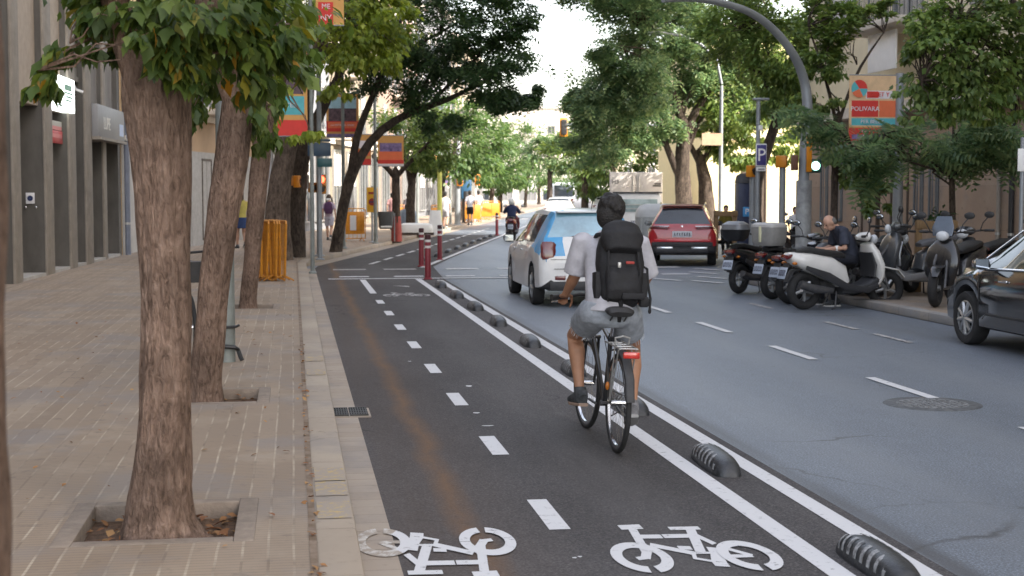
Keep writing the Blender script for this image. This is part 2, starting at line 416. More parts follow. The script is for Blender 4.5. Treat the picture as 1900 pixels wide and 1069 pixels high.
m_paint = worn_paint('white_paint', (0.60, 0.60, 0.61), (0.20, 0.20, 0.21), 0.375)
m_paint2 = worn_paint('faded_paint', (0.46, 0.45, 0.44), (0.17, 0.16, 0.16), 0.50)
m_soil = pmat('pit_soil', (0.11, 0.065, 0.038), 0.95, var=.4, scale=18, bump=.8, bscale=50)
m_earth = pmat('earth', (0.18, 0.17, 0.16), 0.9)

struct(MB().sheet([(-900, -600, -.03), (900, -600, -.03), (900, 1500, -.03), (-900, 1500, -.03)]).build('ground', m_earth, angle=0))
# carriageway: one sheet, then the cycle lane, gutter and paint each a few mm above
RD = MB()
q = [(3.06, -6), (9.9, -6), (9.9, 17.6), (8.7, 17.8), (8.7, 27.4), (10.4, 31.5)]
left = [fs(s, -.3) for s in (-1, 60, 190)]
rt = [fs(s, t) for s, t in ((3, 10.9), (4.0, 11.4))]
poly = [(p[0], p[1], 0) for p in q] + [tuple(p) for p in rt] + [(60, 28.5, 0), (60, 46, 0), tuple(fs(15, 10.3)), tuple(fs(17, 9.3)), tuple(fs(150, 9.3)), (140, 175, 0), (140, 195, 0), tuple(fs(165, 9)), tuple(fs(165, -.3)), (-80, 206, 0), (-80, 186, 0), tuple(fs(146, -.3)), tuple(fs(0, -.3)), (.2, 33, 0), (.2, 30, 0), (3.06, 29.8, 0)]
RD.sheet(poly)
struct(RD.build('road', m_road, angle=0))
bk = MB(); bk.sheet([(.48, -6, .004), (3.06, -6, .004), (3.06, 29.8, .004), (3.3, 34.6, .004)] + [tuple(fs(s, 2.9, .004)) for s in (4, 25)] + [tuple(fs(s, .2, .004)) for s in (25, 4)] + [(.62, 35.7, .004), (.48, 34, .004)])
struct(bk.build('cycle_lane', m_bike, angle=0))
gt = MB(); gt.sheet([(.2, -6, .008), (.495, -6, .008), (.495, 34, .008), (.2, 34, .008)])
gt.sheet([tuple(fs(s, t, .008)) for s, t in ((-.6, -.2), (145, -.2), (145, .2), (-.3, .2))])
struct(gt.build('gutter', m_gut, angle=0))
# near left sidewalk with tree pits
PITS = [(-1.16, -.2, 2.05, 3.05), (-1.16, -.2, 7.02, 8.02), (-1.16, -.2, 11.65, 12.6), (-1.16, -.2, 21.0, 22.0), (-1.0, 0.0, 35.2, 36.4)]
Z1 = 0.12
sw = MB(); pit = []
def wallx(Y): return -5.02 + 0.046 * (Y - 27)
sw.sheet([(wallx(-8) - .6, -8, Z1), (-1.16, -8, Z1), (-1.16, 34.9, Z1), (wallx(40) - .6, 40, Z1)])
ys = [-8] + [v for p in PITS[:4] for v in p[2:]] + [34.9]
for i in range(0, len(ys), 2): sw.sheet([(-1.16, ys[i], Z1), (-.2, ys[i], Z1), (-.2, ys[i + 1], Z1), (-1.16, ys[i + 1], Z1)])
sw.sheet([(-.2, -8, Z1), (.09, -8, Z1), (.09, 34.9, Z1), (-.2, 34.9, Z1)])
a = fs(1, -.42, Z1)
sw.sheet([(wallx(40) - .6, 40, Z1), (-1.16, 34.9, Z1), (.09, 34.9, Z1), tuple(a), tuple(fs(150, -.42, Z1)), tuple(fs(150, -6.5, Z1)), tuple(fs(10, -6.5, Z1))])
struct(sw.build('sidewalk', m_pave, angle=0))
kb = MB()
kb.box((.195, 13.3, .06), (.21, 42.6, .124), bev=.02)
def kerb_run(mb, pts, w=.21, h=.124):
    for p, q in zip(pts[:-1], pts[1:]):
        p, q = Vector(p), Vector(q); d = q - p; mid = (p + q) / 2; L_ = d.length
        mb.box((mid.x, mid.y, h / 2), (w, L_, h), -math.atan2(d.x, d.y), bev=.02)
kerb_run(kb, [(.195, 34.6, 0), fs(.6, -.31), fs(146, -.31)])
struct(kb.build('kerb', m_kerb))
dj = MB(); dj.sheet([(.062, -6, .1235), (.098, -6, .1235), (.098, 34.8, .1235), (.062, 34.8, .1235)]); struct(dj.build('kerb_joint_soil', pmat('joint_soil', (0.13, 0.085, 0.05), .95, var=0, scale=7, col2=(.27, .21, .16), detail=8), angle=0))
m_oldyel = worn_paint('old_yellow_paint', (0.46, 0.33, 0.13), (0.31, 0.26, 0.21), 0.55)
ky = MB()
for px, py in ((606, 905), (608, 945), (600, 880), (604, 665), (607, 690)):
    g = ground(px, py, .125); ky.sheet([(.11, g.y - .22, .1262), (.285, g.y - .22, .1262), (.285, g.y + .2, .1262), (.11, g.y + .2, .1262)])
struct(ky.build('kerb_marking_yellow', m_oldyel, angle=0))
# right sidewalk
rs = MB()
RK = [(9.9, -6), (9.9, 17.6), (8.7, 17.9), (8.7, 27.4), (10.4, 31.5), (10.9, 36.0), (11.6, 37.2), (60, 27)]
rs.sheet([(x, y, Z1) for x, y in RK] + [(60, -6, Z1)])
rs.sheet([tuple(fs(17, 9.3, Z1)), tuple(fs(15, 10.3, Z1)), (60, 47, Z1), (60, 58, Z1), tuple(fs(150, 20, Z1)), tuple(fs(150, 9.3, Z1))][::-1])
struct(rs.build('sidewalk_opposite', m_pave, angle=0))
k2 = MB(); kerb_run(k2, [(x + (.1 if i < 6 else 0), y, 0) for i, (x, y) in enumerate(RK)]); kerb_run(k2, [fs(15, 10.4), fs(17, 9.4), fs(150, 9.4)])
struct(k2.build('kerb_opposite', m_kerb2))

# painted markings
pm = MB(); pf = MB(); pg = MB()
def stripe(mb, x0, x1, y0, y1, z=.008): mb.sheet([(x0, y0, z), (x1, y0, z), (x1, y1, z), (x0, y1, z)])
def fstripe(mb, t0, t1, s0, s1, z=.012): mb.sheet([tuple(fs(s0, t0, z)), tuple(fs(s0, t1, z)), tuple(fs(s1, t1, z)), tuple(fs(s1, t0, z))])
for (px, py) in ((1010, 956), (910, 828), (845, 742), (798, 685), (766, 641), (740, 608), (720, 582), (704, 561)):
    Y = ground(px, py).y; stripe(pm, 1.33, 1.445, Y - .38, Y + .38)
stripe(pm, 1.33, 1.445, 25.6, 29.6)
stripe(pm, 2.46, 2.585, -2, 29.7); stripe(pm, 2.865, 2.985, -2, 29.3)
for y0, y1 in ((5.9, 7.3), (8.9, 10.3), (11.87, 13.29), (14.82, 16.2), (17.85, 19.3), (20.89, 22.25), (23.9, 25.3), (26.8, 28.1)):
    stripe(pm, 5.44, 5.545, y0, y1); None
for i in (1, 4, 5, 7): stripe(pf, 7.2, 7.29, 9.5 + 1.7 * i, 10.6 + 1.7 * i)
None
stripe(pm, .7, 6.4, 29.75, 29.95, .014)
for x in (0.95, 2.1, 3.2, 4.35, 5.5, 6.7, 7.9): stripe(pm, x, x + .62, 30.55, 30.85)
for x in (.9, 2.05, 3.5, 4.7, 5.9, 7.1, 8.3): stripe(pf if x < 3 else pm, x, x + .75, 33.3, 33.75)
for x, y in ((7.5, 28.8), (8.1, 27.9), (6.9, 29.6), (8.6, 29.3), (7.6, 31.3), (8.9, 31.0), (9.4, 32.4)): pm.add([(x - .25, y + .35, .013), (x - .12, y + .4, .013), (x + .25, y - .45, .013), (x + .12, y - .5, .013)], [(0, 1, 2, 3)])
fstripe(pm, 2.72, 2.85, -1.0, 60)
for i in range(16): fstripe(pm, 1.25, 1.36, .5 + 2.2 * i, 1.9 + 2.2 * i)
for i in range(12): fstripe(pm, 5.7, 5.82, 4 + 4 * i, 6 + 4 * i)
for i in range(9): fstripe(pm, .3 + 1.0 * i, .8 + 1.0 * i, 58, 61.5)
# bicycle pictograms (strokes traced as flat paint, 2.1 times longer along the lane)
IC = [((255, 108), (440, 100), .05), ((370, 128), (450, 262), .045), ((450, 262), (500, 340), .05), ((500, 335), (490, 392), .045), ((498, 388), (420, 398), .03), ((450, 194), (630, 192), .04), ((660, 190), (895, 186), .04),
      ((715, 118), (980, 113), .035), ((900, 116), (1000, 335), .05), ((950, 178), (1120, 258), .035), ((1190, 290), (1470, 368), .03), ((1270, 378), (1470, 370), .03), ((540, 272), (930, 348), .04), ((800, 297), (905, 300), .035),
      ((1130, 448), (1250, 455), .04), ((1110, 300), (1185, 425), .055), ((1100, 345), (1270, 375), .045), ((930, 345), (1120, 345), .02), ((940, 395), (1120, 425), .02), ((930, 340), (950, 400), .02), ((1110, 345), (1120, 425), .02)]
def pictogram(mb, cx, cy, flip=1, z=.0085, gapmat=None):
    K = 2.1
    def loc(p):
        g = ground(1100 + p[0] / 5, 960 + p[1] / 5); return Vector((g.x - 1.945, (g.y - 7.0) / K))
    zz = [z]
    def put(pts): zz[0] += .00004; (pg if sum(cx + flip * p[0] for p in pts) / len(pts) < .5 else mb).sheet([(cx + flip * p[0], cy + flip * p[1] * K, zz[0]) for p in pts])
    for a_, b_, w_ in IC:
        a, b = loc(a_), loc(b_); d = (b - a).normalized(); n = Vector((-d.y, d.x)) * w_ / 2; a -= d * .005; b += d * .005
        put([a + n, b + n, b - n, a - n])
    for wx, wy in ((-.27, -.065), (.262, -.087)):
        N = 40
        for i in range(N):
            if i in (29, 30) : continue
            q0, q1 = 2 * math.pi * i / N, 2 * math.pi * (i + 1) / N
            put([(wx + r_ * math.cos(q_), wy + r_ * math.sin(q_)) for r_, q_ in ((.088, q0), (.143, q0), (.143, q1), (.088, q1))])
pictogram(pm, 1.945, 7.0)
pictogram(pm, .70, 7.16, -1, .0105)
pictogram(pf, 1.93, 25.2)
for sx, dy in ((1.85, 27.6),):
    pf.sheet([(sx, dy, .013), (sx + .3, dy - .1, .013), (sx + .3, dy - .5, .013)]); 
for px, py, a_, b_, mb_ in ((870, 718, .03, .05, pm), (905, 792, .05, .02, pm), (884, 768, .03, .03, pm), (760, 672, .02, .02, pm), (1066, 1038, .012, .012, pm), (1076, 1036, .012, .012, pm), (735, 548, .2, .06, pf)):
    g = ground(px, py); mb_.sheet([(g.x + a_ * math.cos(q), g.y + b_ * math.sin(q) * (1 + .3 * math.sin(3 * q)), .0092) for q in np.linspace(0, 6.28, 10)[:-1]])
struct(pm.build('road_marking', m_paint, angle=0)); struct(pf.build('road_marking_faded', m_paint2, angle=0)); struct(pg.build('gutter_marking_faded', worn_paint('gutter_paint', (0.56, 0.54, 0.51), (0.33, 0.28, 0.23), 0.52), angle=0))

# tree pits: frame, soil, fallen leaves
m_frame = pmat('pit_concrete', (0.235, 0.19, 0.152), .85, var=.2, scale=9, bump=.3)
m_dead = leaf_mat('dead_leaf', [(0, (0.20, 0.08, 0.03)), (.5, (0.32, 0.16, 0.06)), (1, (0.38, 0.24, 0.10))], .1, .8)
def pit_frame(x0, x1, y0, y1, label, leaves):
    r = thing('tree_pit', label, 'tree pit', ((x0 + x1) / 2, (y0 + y1) / 2, 0), group='square tree pits along the sidewalk')
    hx, hy = (x1 - x0) / 2, (y1 - y0) / 2; f = MB(); wd = .10
    for sx in (-1, 1):
        f.box((sx * (hx - wd / 2), 0, .055), (wd, 2 * hy, .136), bev=.006); f.box((0, sx * (hy - wd / 2), .055), (2 * hx - 2 * wd, wd, .135), bev=.006)
    f.build('frame', m_frame, r)
    s = MB(); s.sheet([(-hx + .04, -hy + .04, .035), (hx - .04, -hy + .04, .035), (hx - .04, hy - .04, .035), (-hx + .04, hy - .04, .035)]); s.build('soil', m_soil, r, 0)
    if leaves:
        P = np.stack([RNG.uniform(-hx + .12, hx - .12, leaves), RNG.uniform(-hy + .12, hy - .12, leaves), RNG.uniform(.04, .075, leaves)], 1)
        o = leaves_mesh('fallen_leaves', P, .075, BROAD, m_dead, flat=True); o.parent = r; o['kind'] = 'stuff'
    return r

# drain grate and manhole
m_iron = pmat('cast_iron', (0.05, 0.048, 0.045), .55, .6, var=.3, scale=20)
g = ground(648, 769); r = thing('drain_grate', 'dark cast iron drain grate set in the gutter by the kerb', 'drain grate', (.43, g.y, 0))
f = MB(); f.box((0, 0, .012), (.34, .44, .012)); f.build('concrete_surround', m_gut, r)
for sx in (-1, 1):
    f = MB()
    f.box((sx * .078, -.19, .022), (.145, .02, .014)); f.box((sx * .078, .19, .022), (.145, .02, .014))
    for i in range(7): f.box((sx * .078 - .06 + .02 * i, 0, .022), (.009, .37, .012))
    for j in range(3): f.box((sx * .078, -.1 + .1 * j, .0215), (.145, .014, .010))
    f.box((sx * .078, 0, .017), (.15, .40, .003)); f.build('grate_panel', m_iron, r)
g = ground(1730, 750); r = thing('manhole_cover', 'round worn manhole cover flush with the car lane', 'manhole', (g.x, g.y, 0))
f = MB(); f.lathe([(.30, .006), (.40, .006), (.41, .0), (.42, -.005)], 36); f.build('rim', pmat('worn_iron', (0.10, .105, .11), .7, .2, var=.4, scale=15), r)
m_man = pmat('manhole_metal', (0.17, 0.175, 0.18), .7, .1, var=.5, scale=30, detail=2)
f = MB(); f.lathe([(.005, .007), (.30, .007)], 36)
for i in range(10):
    for j in range(10):
        x, y = -.27 + .06 * i, -.27 + .06 * j
        if x * x + y * y < .075: f.box((x, y, .009), (.035, .035, .006))
f.build('lid', m_man, r)
# ------------------------------------------------------------------ foliage
BROAD = (np.array([(0, 0, 0), (0, .45, 0), (0, 1, -.16), (-.20, .22, .05), (.20, .22, .05), (-.34, .50, .02), (.34, .50, .02), (-.20, .62, .02), (.20, .62, .02)]), [(0, 1, 3), (0, 4, 1), (3, 1, 5), (1, 4, 6), (1, 7, 5), (1, 6, 8), (1, 2, 7), (1, 8, 2)])
SIMPLE = (np.array([(0, 0, 0), (.22, .5, .05), (0, 1, -.08), (-.22, .5, .05)]), [(0, 1, 2, 3)])
def _frond(n, ll, lw, droop):
    v = []; f = []
    for k in range(n):
        y = .12 + .86 * k / (n - 1); sc = math.sin(math.pi * (.18 + .75 * k / (n - 1)))
        z0 = -droop * y * y
        for s in (-1, 1):
            o = len(v); a = ll * sc
            v += [(0, y, z0), (s * a * .5, y + .12 * a + lw, z0 - .1 * a), (s * a, y + .34 * a, z0 - .28 * a), (s * a * .5, y + .12 * a - lw, z0 - .1 * a)]
            f.append((o, o + 1, o + 2, o + 3))
    return np.array(v), f
FROND = _frond(7, .42, .055, .30)
FROND_S = _frond(4, .5, .11, .22)
def leaves_mesh(name, P, size, tpl, mat, flat=False, center=None, droop=.35, rng=None):
    rng = RNG if rng is None else rng
    N = len(P); T, F = tpl; k = len(T)
    sz = size * rng.uniform(.5, 1.3, N)
    if flat: d = np.stack([rng.normal(0, 1, N), rng.normal(0, 1, N), rng.normal(0, .25, N)], 1)
    else:
        d = rng.normal(0, 1, (N, 3)); d[:, 2] = d[:, 2] * .5 - droop
        if center is not None:
            o = P - center; o /= np.linalg.norm(o, axis=1, keepdims=True) + 1e-6; d = d * .7 + o * .8; d[:, 2] -= droop * .6
    d /= np.linalg.norm(d, axis=1, keepdims=True)
    up = np.stack([rng.normal(0, .45 if not flat else .2, N), rng.normal(0, .45 if not flat else .2, N), np.ones(N)], 1)
    x = np.cross(d, up); x /= np.linalg.norm(x, axis=1, keepdims=True) + 1e-9
    z = np.cross(x, d)
    V = P[:, None, :] + sz[:, None, None] * (T[None, :, 0:1] * x[:, None, :] + T[None, :, 1:2] * d[:, None, :] + T[None, :, 2:3] * z[:, None, :])
    V = V.reshape(-1, 3)
    loops = np.concatenate([np.array(f) for f in F]); lens = np.array([len(f) for f in F])
    LV = (loops[None, :] + (np.arange(N) * k)[:, None]).reshape(-1).astype(np.int32)
    LT = np.tile(lens, N).astype(np.int32); LS = np.concatenate([[0], np.cumsum(LT)[:-1]]).astype(np.int32)
    me = bpy.data.meshes.new(name)
    me.vertices.add(len(V)); me.vertices.foreach_set('co', V.astype(np.float32).reshape(-1))
    me.loops.add(len(LV)); me.loops.foreach_set('vertex_index', LV)
    me.polygons.add(len(LT)); me.polygons.foreach_set('loop_start', LS); me.polygons.foreach_set('loop_total', LT)
    me.update(calc_edges=True); me.validate()
    me.materials.append(mat)
    o = bpy.data.objects.new(name, me); COL.objects.link(o)
    return o
def clump_points(blobs, per, rng, spread=.34):
    """blobs: (cx,cy,cz,rx,ry,rz,clumps). returns leaf points and clump centres"""
    P = []; CC = []
    for cx, cy, cz, rx, ry, rz, n in blobs:
        for i in range(n):
            d = rng.normal(0, 1, 3); d /= np.linalg.norm(d); q = rng.uniform(.25, 1) ** .5
            c = np.array((cx, cy, cz)) + d * q * np.array((rx, ry, rz)); CC.append(c)
            r = spread * np.array((rx, ry, rz * .75)) * rng.uniform(.55, 1.15)
            m = int(per * rng.uniform(.6, 1.4))
            P.append(c + rng.normal(0, .55, (m, 3)) * r)
    return np.concatenate(P), CC
def wob(p, q, k, amp, rng):
    p, q = Vector(p), Vector(q); out = [p]
    for i in range(1, k):
        f = i / k; out.append(p.lerp(q, f) + Vector(rng.normal(0, amp, 3)) + Vector((0, 0, math.sin(f * math.pi) * amp * 1.5)))
    return out + [q]
def tree(label, cat_group, base, trunk, limbs, blobs, tpl, size, per, mleaf, mbark, seed, name='street_tree', flare=1.0, twig=True, droop=.35, band=None, spread=.34, twr=1.0):
    """trunk: (x,y,z,r) world points bottom to top; limbs: lists of such points; blobs: leaf masses"""
    rng = np.random.default_rng(seed)
    base = Vector(base)
    root = thing(name, label, 'tree', base, group=cat_group)
    mb = MB()
    def rough(pts, n, amp):
        k = len(pts); rings = []
        ph = rng.uniform(0, 6.28, 6)
        P = [Vector(p[:3]) for p in pts]; R = [p[3] for p in pts]
        # resample
        PP = []; RR = []
        for i in range(k - 1):
            m = max(2, int((P[i + 1] - P[i]).length / (.05 if n > 40 else .12 if n > 12 else .35)))
            for j in range(m): f = j / m; PP.append(P[i].lerp(P[i + 1], f)); RR.append(R[i] * (1 - f) + R[i + 1] * f)
        PP.append(P[-1]); RR.append(R[-1])
        for it in range(3):
            for i in range(1, len(PP) - 1): PP[i] = (PP[i - 1] + PP[i] * 2 + PP[i + 1]) / 4
        up = None
        for i, p in enumerate(PP):
            t = (PP[min(i + 1, len(PP) - 1)] - PP[max(i - 1, 0)]).normalized()
            if up is None: up = Vector((0, 1, 0)) if abs(t.y) < .9 else Vector((1, 0, 0))
            a = t.cross(up).normalized(); b = a.cross(t).normalized(); up = b
            h = p.z - base.z; ring = []
            for j in range(n):
                q = 2 * math.pi * j / n
                s = 1 + amp * (.55 * math.sin(2 * q + ph[0] + h * 1.3) + .4 * math.sin(3 * q + ph[1] - h * 2.1) + .35 * math.sin(5 * q + ph[2] + h * 3.5) + .25 * math.sin(8 * q + ph[3] + h * .8) + .3 * math.sin(h * 9 + ph[4] + q) + (.32 * math.sin(13 * q + ph[5] + 2.2 * math.sin(h * 2.3)) + .22 * math.sin(22 * q - ph[1] + 1.7 * math.sin(h * 3.1 + 1)) + .25 * math.sin(5 * q + h * 17 + ph[2]) * math.sin(h * 6.1) if n > 40 else 0))
                ring.append(p + (a * math.cos(q) + b * math.sin(q)) * RR[i] * s)
            rings.append(ring)
        mb.loft(rings)
    t0_, t1_ = Vector(trunk[-2][:3]), Vector(trunk[-1][:3]); dd_ = (t1_ - t0_).normalized(); rr_ = trunk[-1][3]
    trunk = list(trunk) + [(*(t1_ + dd_ * rr_ * 1.3), rr_ * .8), (*(t1_ + dd_ * rr_ * 2.4), rr_ * .3)]
    rough(trunk, 64 if trunk[3][3] < .2 and base.y < 24 and mbark is bark_brown else 24, .075)
    for l in limbs: rough(l, 12, .06)
    P, CC = clump_points(blobs, per, rng, spread)
    if twig:
        ends = [Vector(l[-1][:3]) for l in limbs] + [Vector(l[len(l) // 2][:3]) for l in limbs] + [Vector(trunk[-1][:3])]
        for c in CC[::2]:
            c = Vector(c); e = min(ends, key=lambda v: (v - c).length + (0.6 if v.z > c.z else 0)); L_ = (e - c).length
            if L_ < .2 or L_ > 4.5 * twr ** 2: continue
            mb.tube(wob(e, c, 4, .05 * L_, rng), [twr * min(.05, .013 * L_ + .008) * f for f in (1, .8, .6, .4, .22)], 5)
    mb.build('trunk', mbark, root, 60, base)
    if band:
        z0, z1, m = band; b = MB(); p = Vector(trunk[0][:3]); q = Vector(trunk[1][:3])
        def on(z): return p.lerp(q, (z - p.z) / (q.z - p.z))
        b.tube([on(z0), on(z1)], [trunk[0][3] * 1.13, trunk[1][3] * 1.13], 20); b.build('painted_band', m, root, 60, base)
    P -= np.array(base)
    ce = np.array([np.mean([b[i] for b in blobs]) for i in range(3)]) - np.array(base)
    cr = leaves_mesh('crown', P, size, tpl, mleaf, center=ce, droop=droop, rng=rng); cr.parent = root
    return root
def blob(px, py, Y, rx, ry, rz, n): p = at(px, py, Y); return (p.x, p.y, p.z, rx, ry, rz, n)
def tp(px, py, Y, r): p = at(px, py, Y); return (p.x, p.y, p.z, r)

bark_brown = bark_mat('bark_brown', (0.11, 0.074, 0.055), (0.225, 0.152, 0.115), (0.30, 0.215, 0.168))
bark_dark = bark_mat('bark_dark', (0.032, 0.026, 0.022), (0.075, 0.058, 0.047), (0.12, 0.093, 0.075), .6)
bark_grey = bark_mat('bark_grey', (0.06, 0.046, 0.038), (0.14, 0.105, 0.083), (0.20, 0.155, 0.125), .6)
lf_maple2 = leaf_mat('leaf_broad_light', [(0, (0.04, 0.075, 0.016)), (.6, (0.075, 0.12, 0.022)), (1, (0.13, 0.17, 0.035))], .4)
lf_maple = leaf_mat('leaf_broad_green', [(0, (0.03, 0.06, 0.015)), (.55, (0.065, 0.105, 0.02)), (.90, (0.12, 0.165, 0.032)), (.965, (0.17, 0.16, 0.02)), (.99, (0.30, 0.17, 0.025))], .35)
lf_suntint = leaf_mat('leaf_sun_tinted_green', [(0, (0.11, 0.16, 0.028)), (.6, (0.20, 0.26, 0.04)), (1, (0.30, 0.34, 0.07))], .5)  # sunlight put into the leaf colour; the crown itself stands in building shade
lf_dark = leaf_mat('leaf_dark_green', [(0, (0.024, 0.055, 0.02)), (.6, (0.042, 0.085, 0.028)), (1, (0.075, 0.12, 0.04))], .3)
lf_mid = leaf_mat('leaf_mid_green', [(0, (0.065, 0.115, 0.034)), (.6, (0.13, 0.20, 0.05)), (1, (0.21, 0.27, 0.075))], .38)
lf_blue = leaf_mat('leaf_feathery_green', [(0, (0.07, 0.13, 0.066)), (.6, (0.13, 0.205, 0.092)), (1, (0.23, 0.29, 0.135))], .48)
lf_far = leaf_mat('leaf_far_green', [(0, (0.05, 0.10, 0.03)), (.6, (0.08, 0.145, 0.045)), (1, (0.13, 0.19, 0.06))], .42)

PG = 'plane-like street trees in pits along the left kerb'
LB = 'large trees on the left sidewalk'
# nearest trunk, just inside the left frame edge
tree('blurred brown trunk cut by the left edge, nearest of all trees', PG, (-.652, 2.56, .03), [(-.68, 2.56, .03, .20), (-.667, 2.56, .6, .158), (-.642, 2.56, 1.6, .148), (-.640, 2.58, 2.6, .15), (-.72, 2.6, 3.2, .13)],
     [[(-.72, 2.58, 2.6, .1), (-1.4, 2.4, 3.6, .05)], [(-.76, 2.6, 3.0, .1), (-.3, 3.2, 4.0, .05)]], [(-.8, 2.4, 4.2, 1.3, 1.3, .7, 24)], BROAD, .12, 50, lf_maple, bark_brown, 3)
# the big foreground tree
c = ground(295, 985, .10); Y = c.y
tree('thick brown trunk in the foreground with large maple-like leaves', PG, (c.x, Y, .03),
     [(c.x + .02, Y, .0, .27), (c.x + .01, Y, .06, .22), tp(295, 960, Y, .176), tp(297, 900, Y, .150), tp(303, 780, Y, .126), tp(309, 640, Y, .120), tp(309, 500, Y, .118), tp(306, 400, Y, .128), tp(298, 280, Y, .142), tp(290, 180, Y, .158), tp(287, 120, Y, .15)],
     [[tp(270, 150, Y, .1), tp(225, 40, Y - .05, .075), tp(180, -90, Y - .1, .05), tp(150, -250, Y, .02)], [tp(315, 150, Y, .1), tp(370, 60, Y + .1, .08), tp(430, -60, Y + .3, .05), tp(480, -240, Y + .5, .02)], [tp(285, 140, Y, .1), tp(290, 0, Y + .2, .08), tp(300, -200, Y + .3, .03)],
      [tp(350, 90, Y + .1, .03), tp(410, 90, Y - .1, .02), tp(480, 100, Y - .25, .01)], [tp(200, 60, Y, .010), tp(130, 80, Y - .1, .006), tp(70, 130, Y - .1, .003)]],
     [blob(420, 70, Y - .1, .26, .4, .22, 15), blob(500, 30, Y - .2, .26, .4, .22, 12), blob(360, 20, Y - .3, .28, .3, .17, 10), blob(545, 90, Y - .3, .12, .2, .12, 4), blob(295, 75, Y - .35, .16, .15, .10, 6), blob(330, 105, Y - .3, .10, .1, .08, 4), blob(230, -5, Y - .1, .26, .4, .15, 11), blob(150, 10, Y - .1, .18, .3, .10, 4), blob(95, 115, Y - .1, .07, .1, .12, 3),
      blob(345, 90, Y - .25, .12, .15, .16, 6), blob(225, 105, Y + .15, .07, .1, .10, 2), blob(60, 150, Y - .05, .06, .1, .05, 1), blob(104, 160, Y - .05, .03, .05, .04, 1), blob(160, 90, Y, .08, .1, .08, 2), blob(465, 125, Y, .18, .3, .13, 6), blob(420, -180, Y, .8, .9, .5, 26), blob(170, -180, Y, .7, .9, .4, 18), blob(455, 190, Y + .2, .08, .2, .07, 1)],
     BROAD, .10, 27, lf_maple, bark_brown, 5, twr=.4, droop=1.0, spread=.42)
c = ground(380, 742, .1); Y = c.y
tree('second brown trunk from the camera, leaning right, with a grey pole behind', PG, (c.x, Y, .03),
     [(c.x, Y, .0, .19), (c.x, Y, .06, .15), tp(381, 710, Y, .126), tp(390, 600, Y, .118), tp(402, 480, Y, .125), tp(418, 380, Y, .132), tp(432, 280, Y, .138), tp(442, 200, Y, .13), tp(445, 150, Y, .12)],
     [[tp(440, 210, Y, .09), tp(400, 100, Y, .07), tp(360, -40, Y, .03)], [tp(445, 200, Y, .09), tp(480, 90, Y + .2, .06), tp(520, -60, Y + .3, .03)]],
     [blob(430, 130, Y + .1, .35, .6, .25, 10), blob(485, 190, Y, .16, .3, .28, 7), blob(530, 90, Y, .28, .5, .2, 6), blob(375, 215, Y + .1, .13, .2, .14, 4), blob(362, 170, Y + .2, .1, .2, .2, 4), blob(492, 255, Y, .12, .2, .10, 3), blob(480, 0, Y + .3, .5, .9, .35, 9), blob(420, -40, Y, .9, .9, .6, 20)],
     BROAD, .12, 22, lf_maple2, bark_brown, 8, droop=.9, spread=.4)
c = ground(460, 570, .1); Y = c.y
tree('slim brown trunk between the yellow barriers and the second trunk', PG, (c.x, Y, .03),
     [(c.x, Y, .02, .15), tp(461, 555, Y, .125), tp(468, 480, Y, .115), tp(474, 400, Y, .122), tp(480, 320, Y, .13), tp(488, 255, Y, .13), tp(494, 200, Y, .12)],
     [[tp(490, 250, Y, .09), tp(520, 150, Y, .07), tp(560, 40, Y, .03)], [tp(490, 220, Y, .08), tp(450, 120, Y, .06), tp(430, 0, Y, .03)]],
     [blob(480, 220, Y, .30, .6, .34, 8), blob(560, 248, Y, .26, .4, .10, 4), blob(495, 40, Y + .3, .6, .9, .5, 11), blob(460, 120, Y, .8, .9, .6, 14), blob(470, 20, Y, 1.2, 1.2, .8, 16)], BROAD, .14, 42, lf_suntint, bark_brown, 9, droop=.7)
# dark twin trunks with a crown coloured as if sunlit
Y = 36.0; c = at(517, 490, Y)
tree('thick dark trunk behind the yellow barriers leaning towards the road', LB, (c.x, Y, .1),
     [(c.x, Y, .05, .36), tp(512, 420, Y, .31), tp(522, 330, Y, .27), tp(538, 240, Y, .25), tp(555, 150, Y, .2)],
     [[tp(545, 200, Y, .16), tp(600, 60, Y - .6, .1), tp(660, -20, Y - 1, .04)], [tp(545, 200, Y, .14), tp(540, 60, Y, .08), tp(520, -60, Y, .03)]],
     [blob(670, 40, Y - 2, 1.2, 1.4, .75, 26), blob(650, 110, Y - 2, .6, 1.2, .5, 11), blob(625, 165, Y - 2, .4, .8, .25, 6), blob(715, 100, Y - 2, .45, .8, .5, 10), blob(720, 20, Y - 2, .6, .8, .6, 12), blob(560, -90, Y, 2, 2, .9, 20)], BROAD, .16, 85, lf_suntint, bark_grey, 12, droop=.7)
Y = 37.5; c = at(550, 480, Y)
tree('dark narrow trunk beside the thick one, forked at the banner', LB, (c.x, Y, .1),
     [(c.x, Y, .05, .24), tp(551, 400, Y, .2), tp(557, 320, Y, .18), tp(566, 260, Y, .17)],
     [[tp(563, 280, Y, .15), tp(590, 210, Y, .14), tp(625, 150, Y, .11), tp(670, 60, Y, .05)], [tp(564, 270, Y, .13), tp(577, 180, Y, .11), tp(580, 60, Y, .05)]],
     [blob(650, 70, Y, 1.4, 1.4, .9, 18), blob(600, 0, Y, 1.4, 1.6, .8, 14)], SIMPLE, .2, 110, lf_mid, bark_dark, 13)
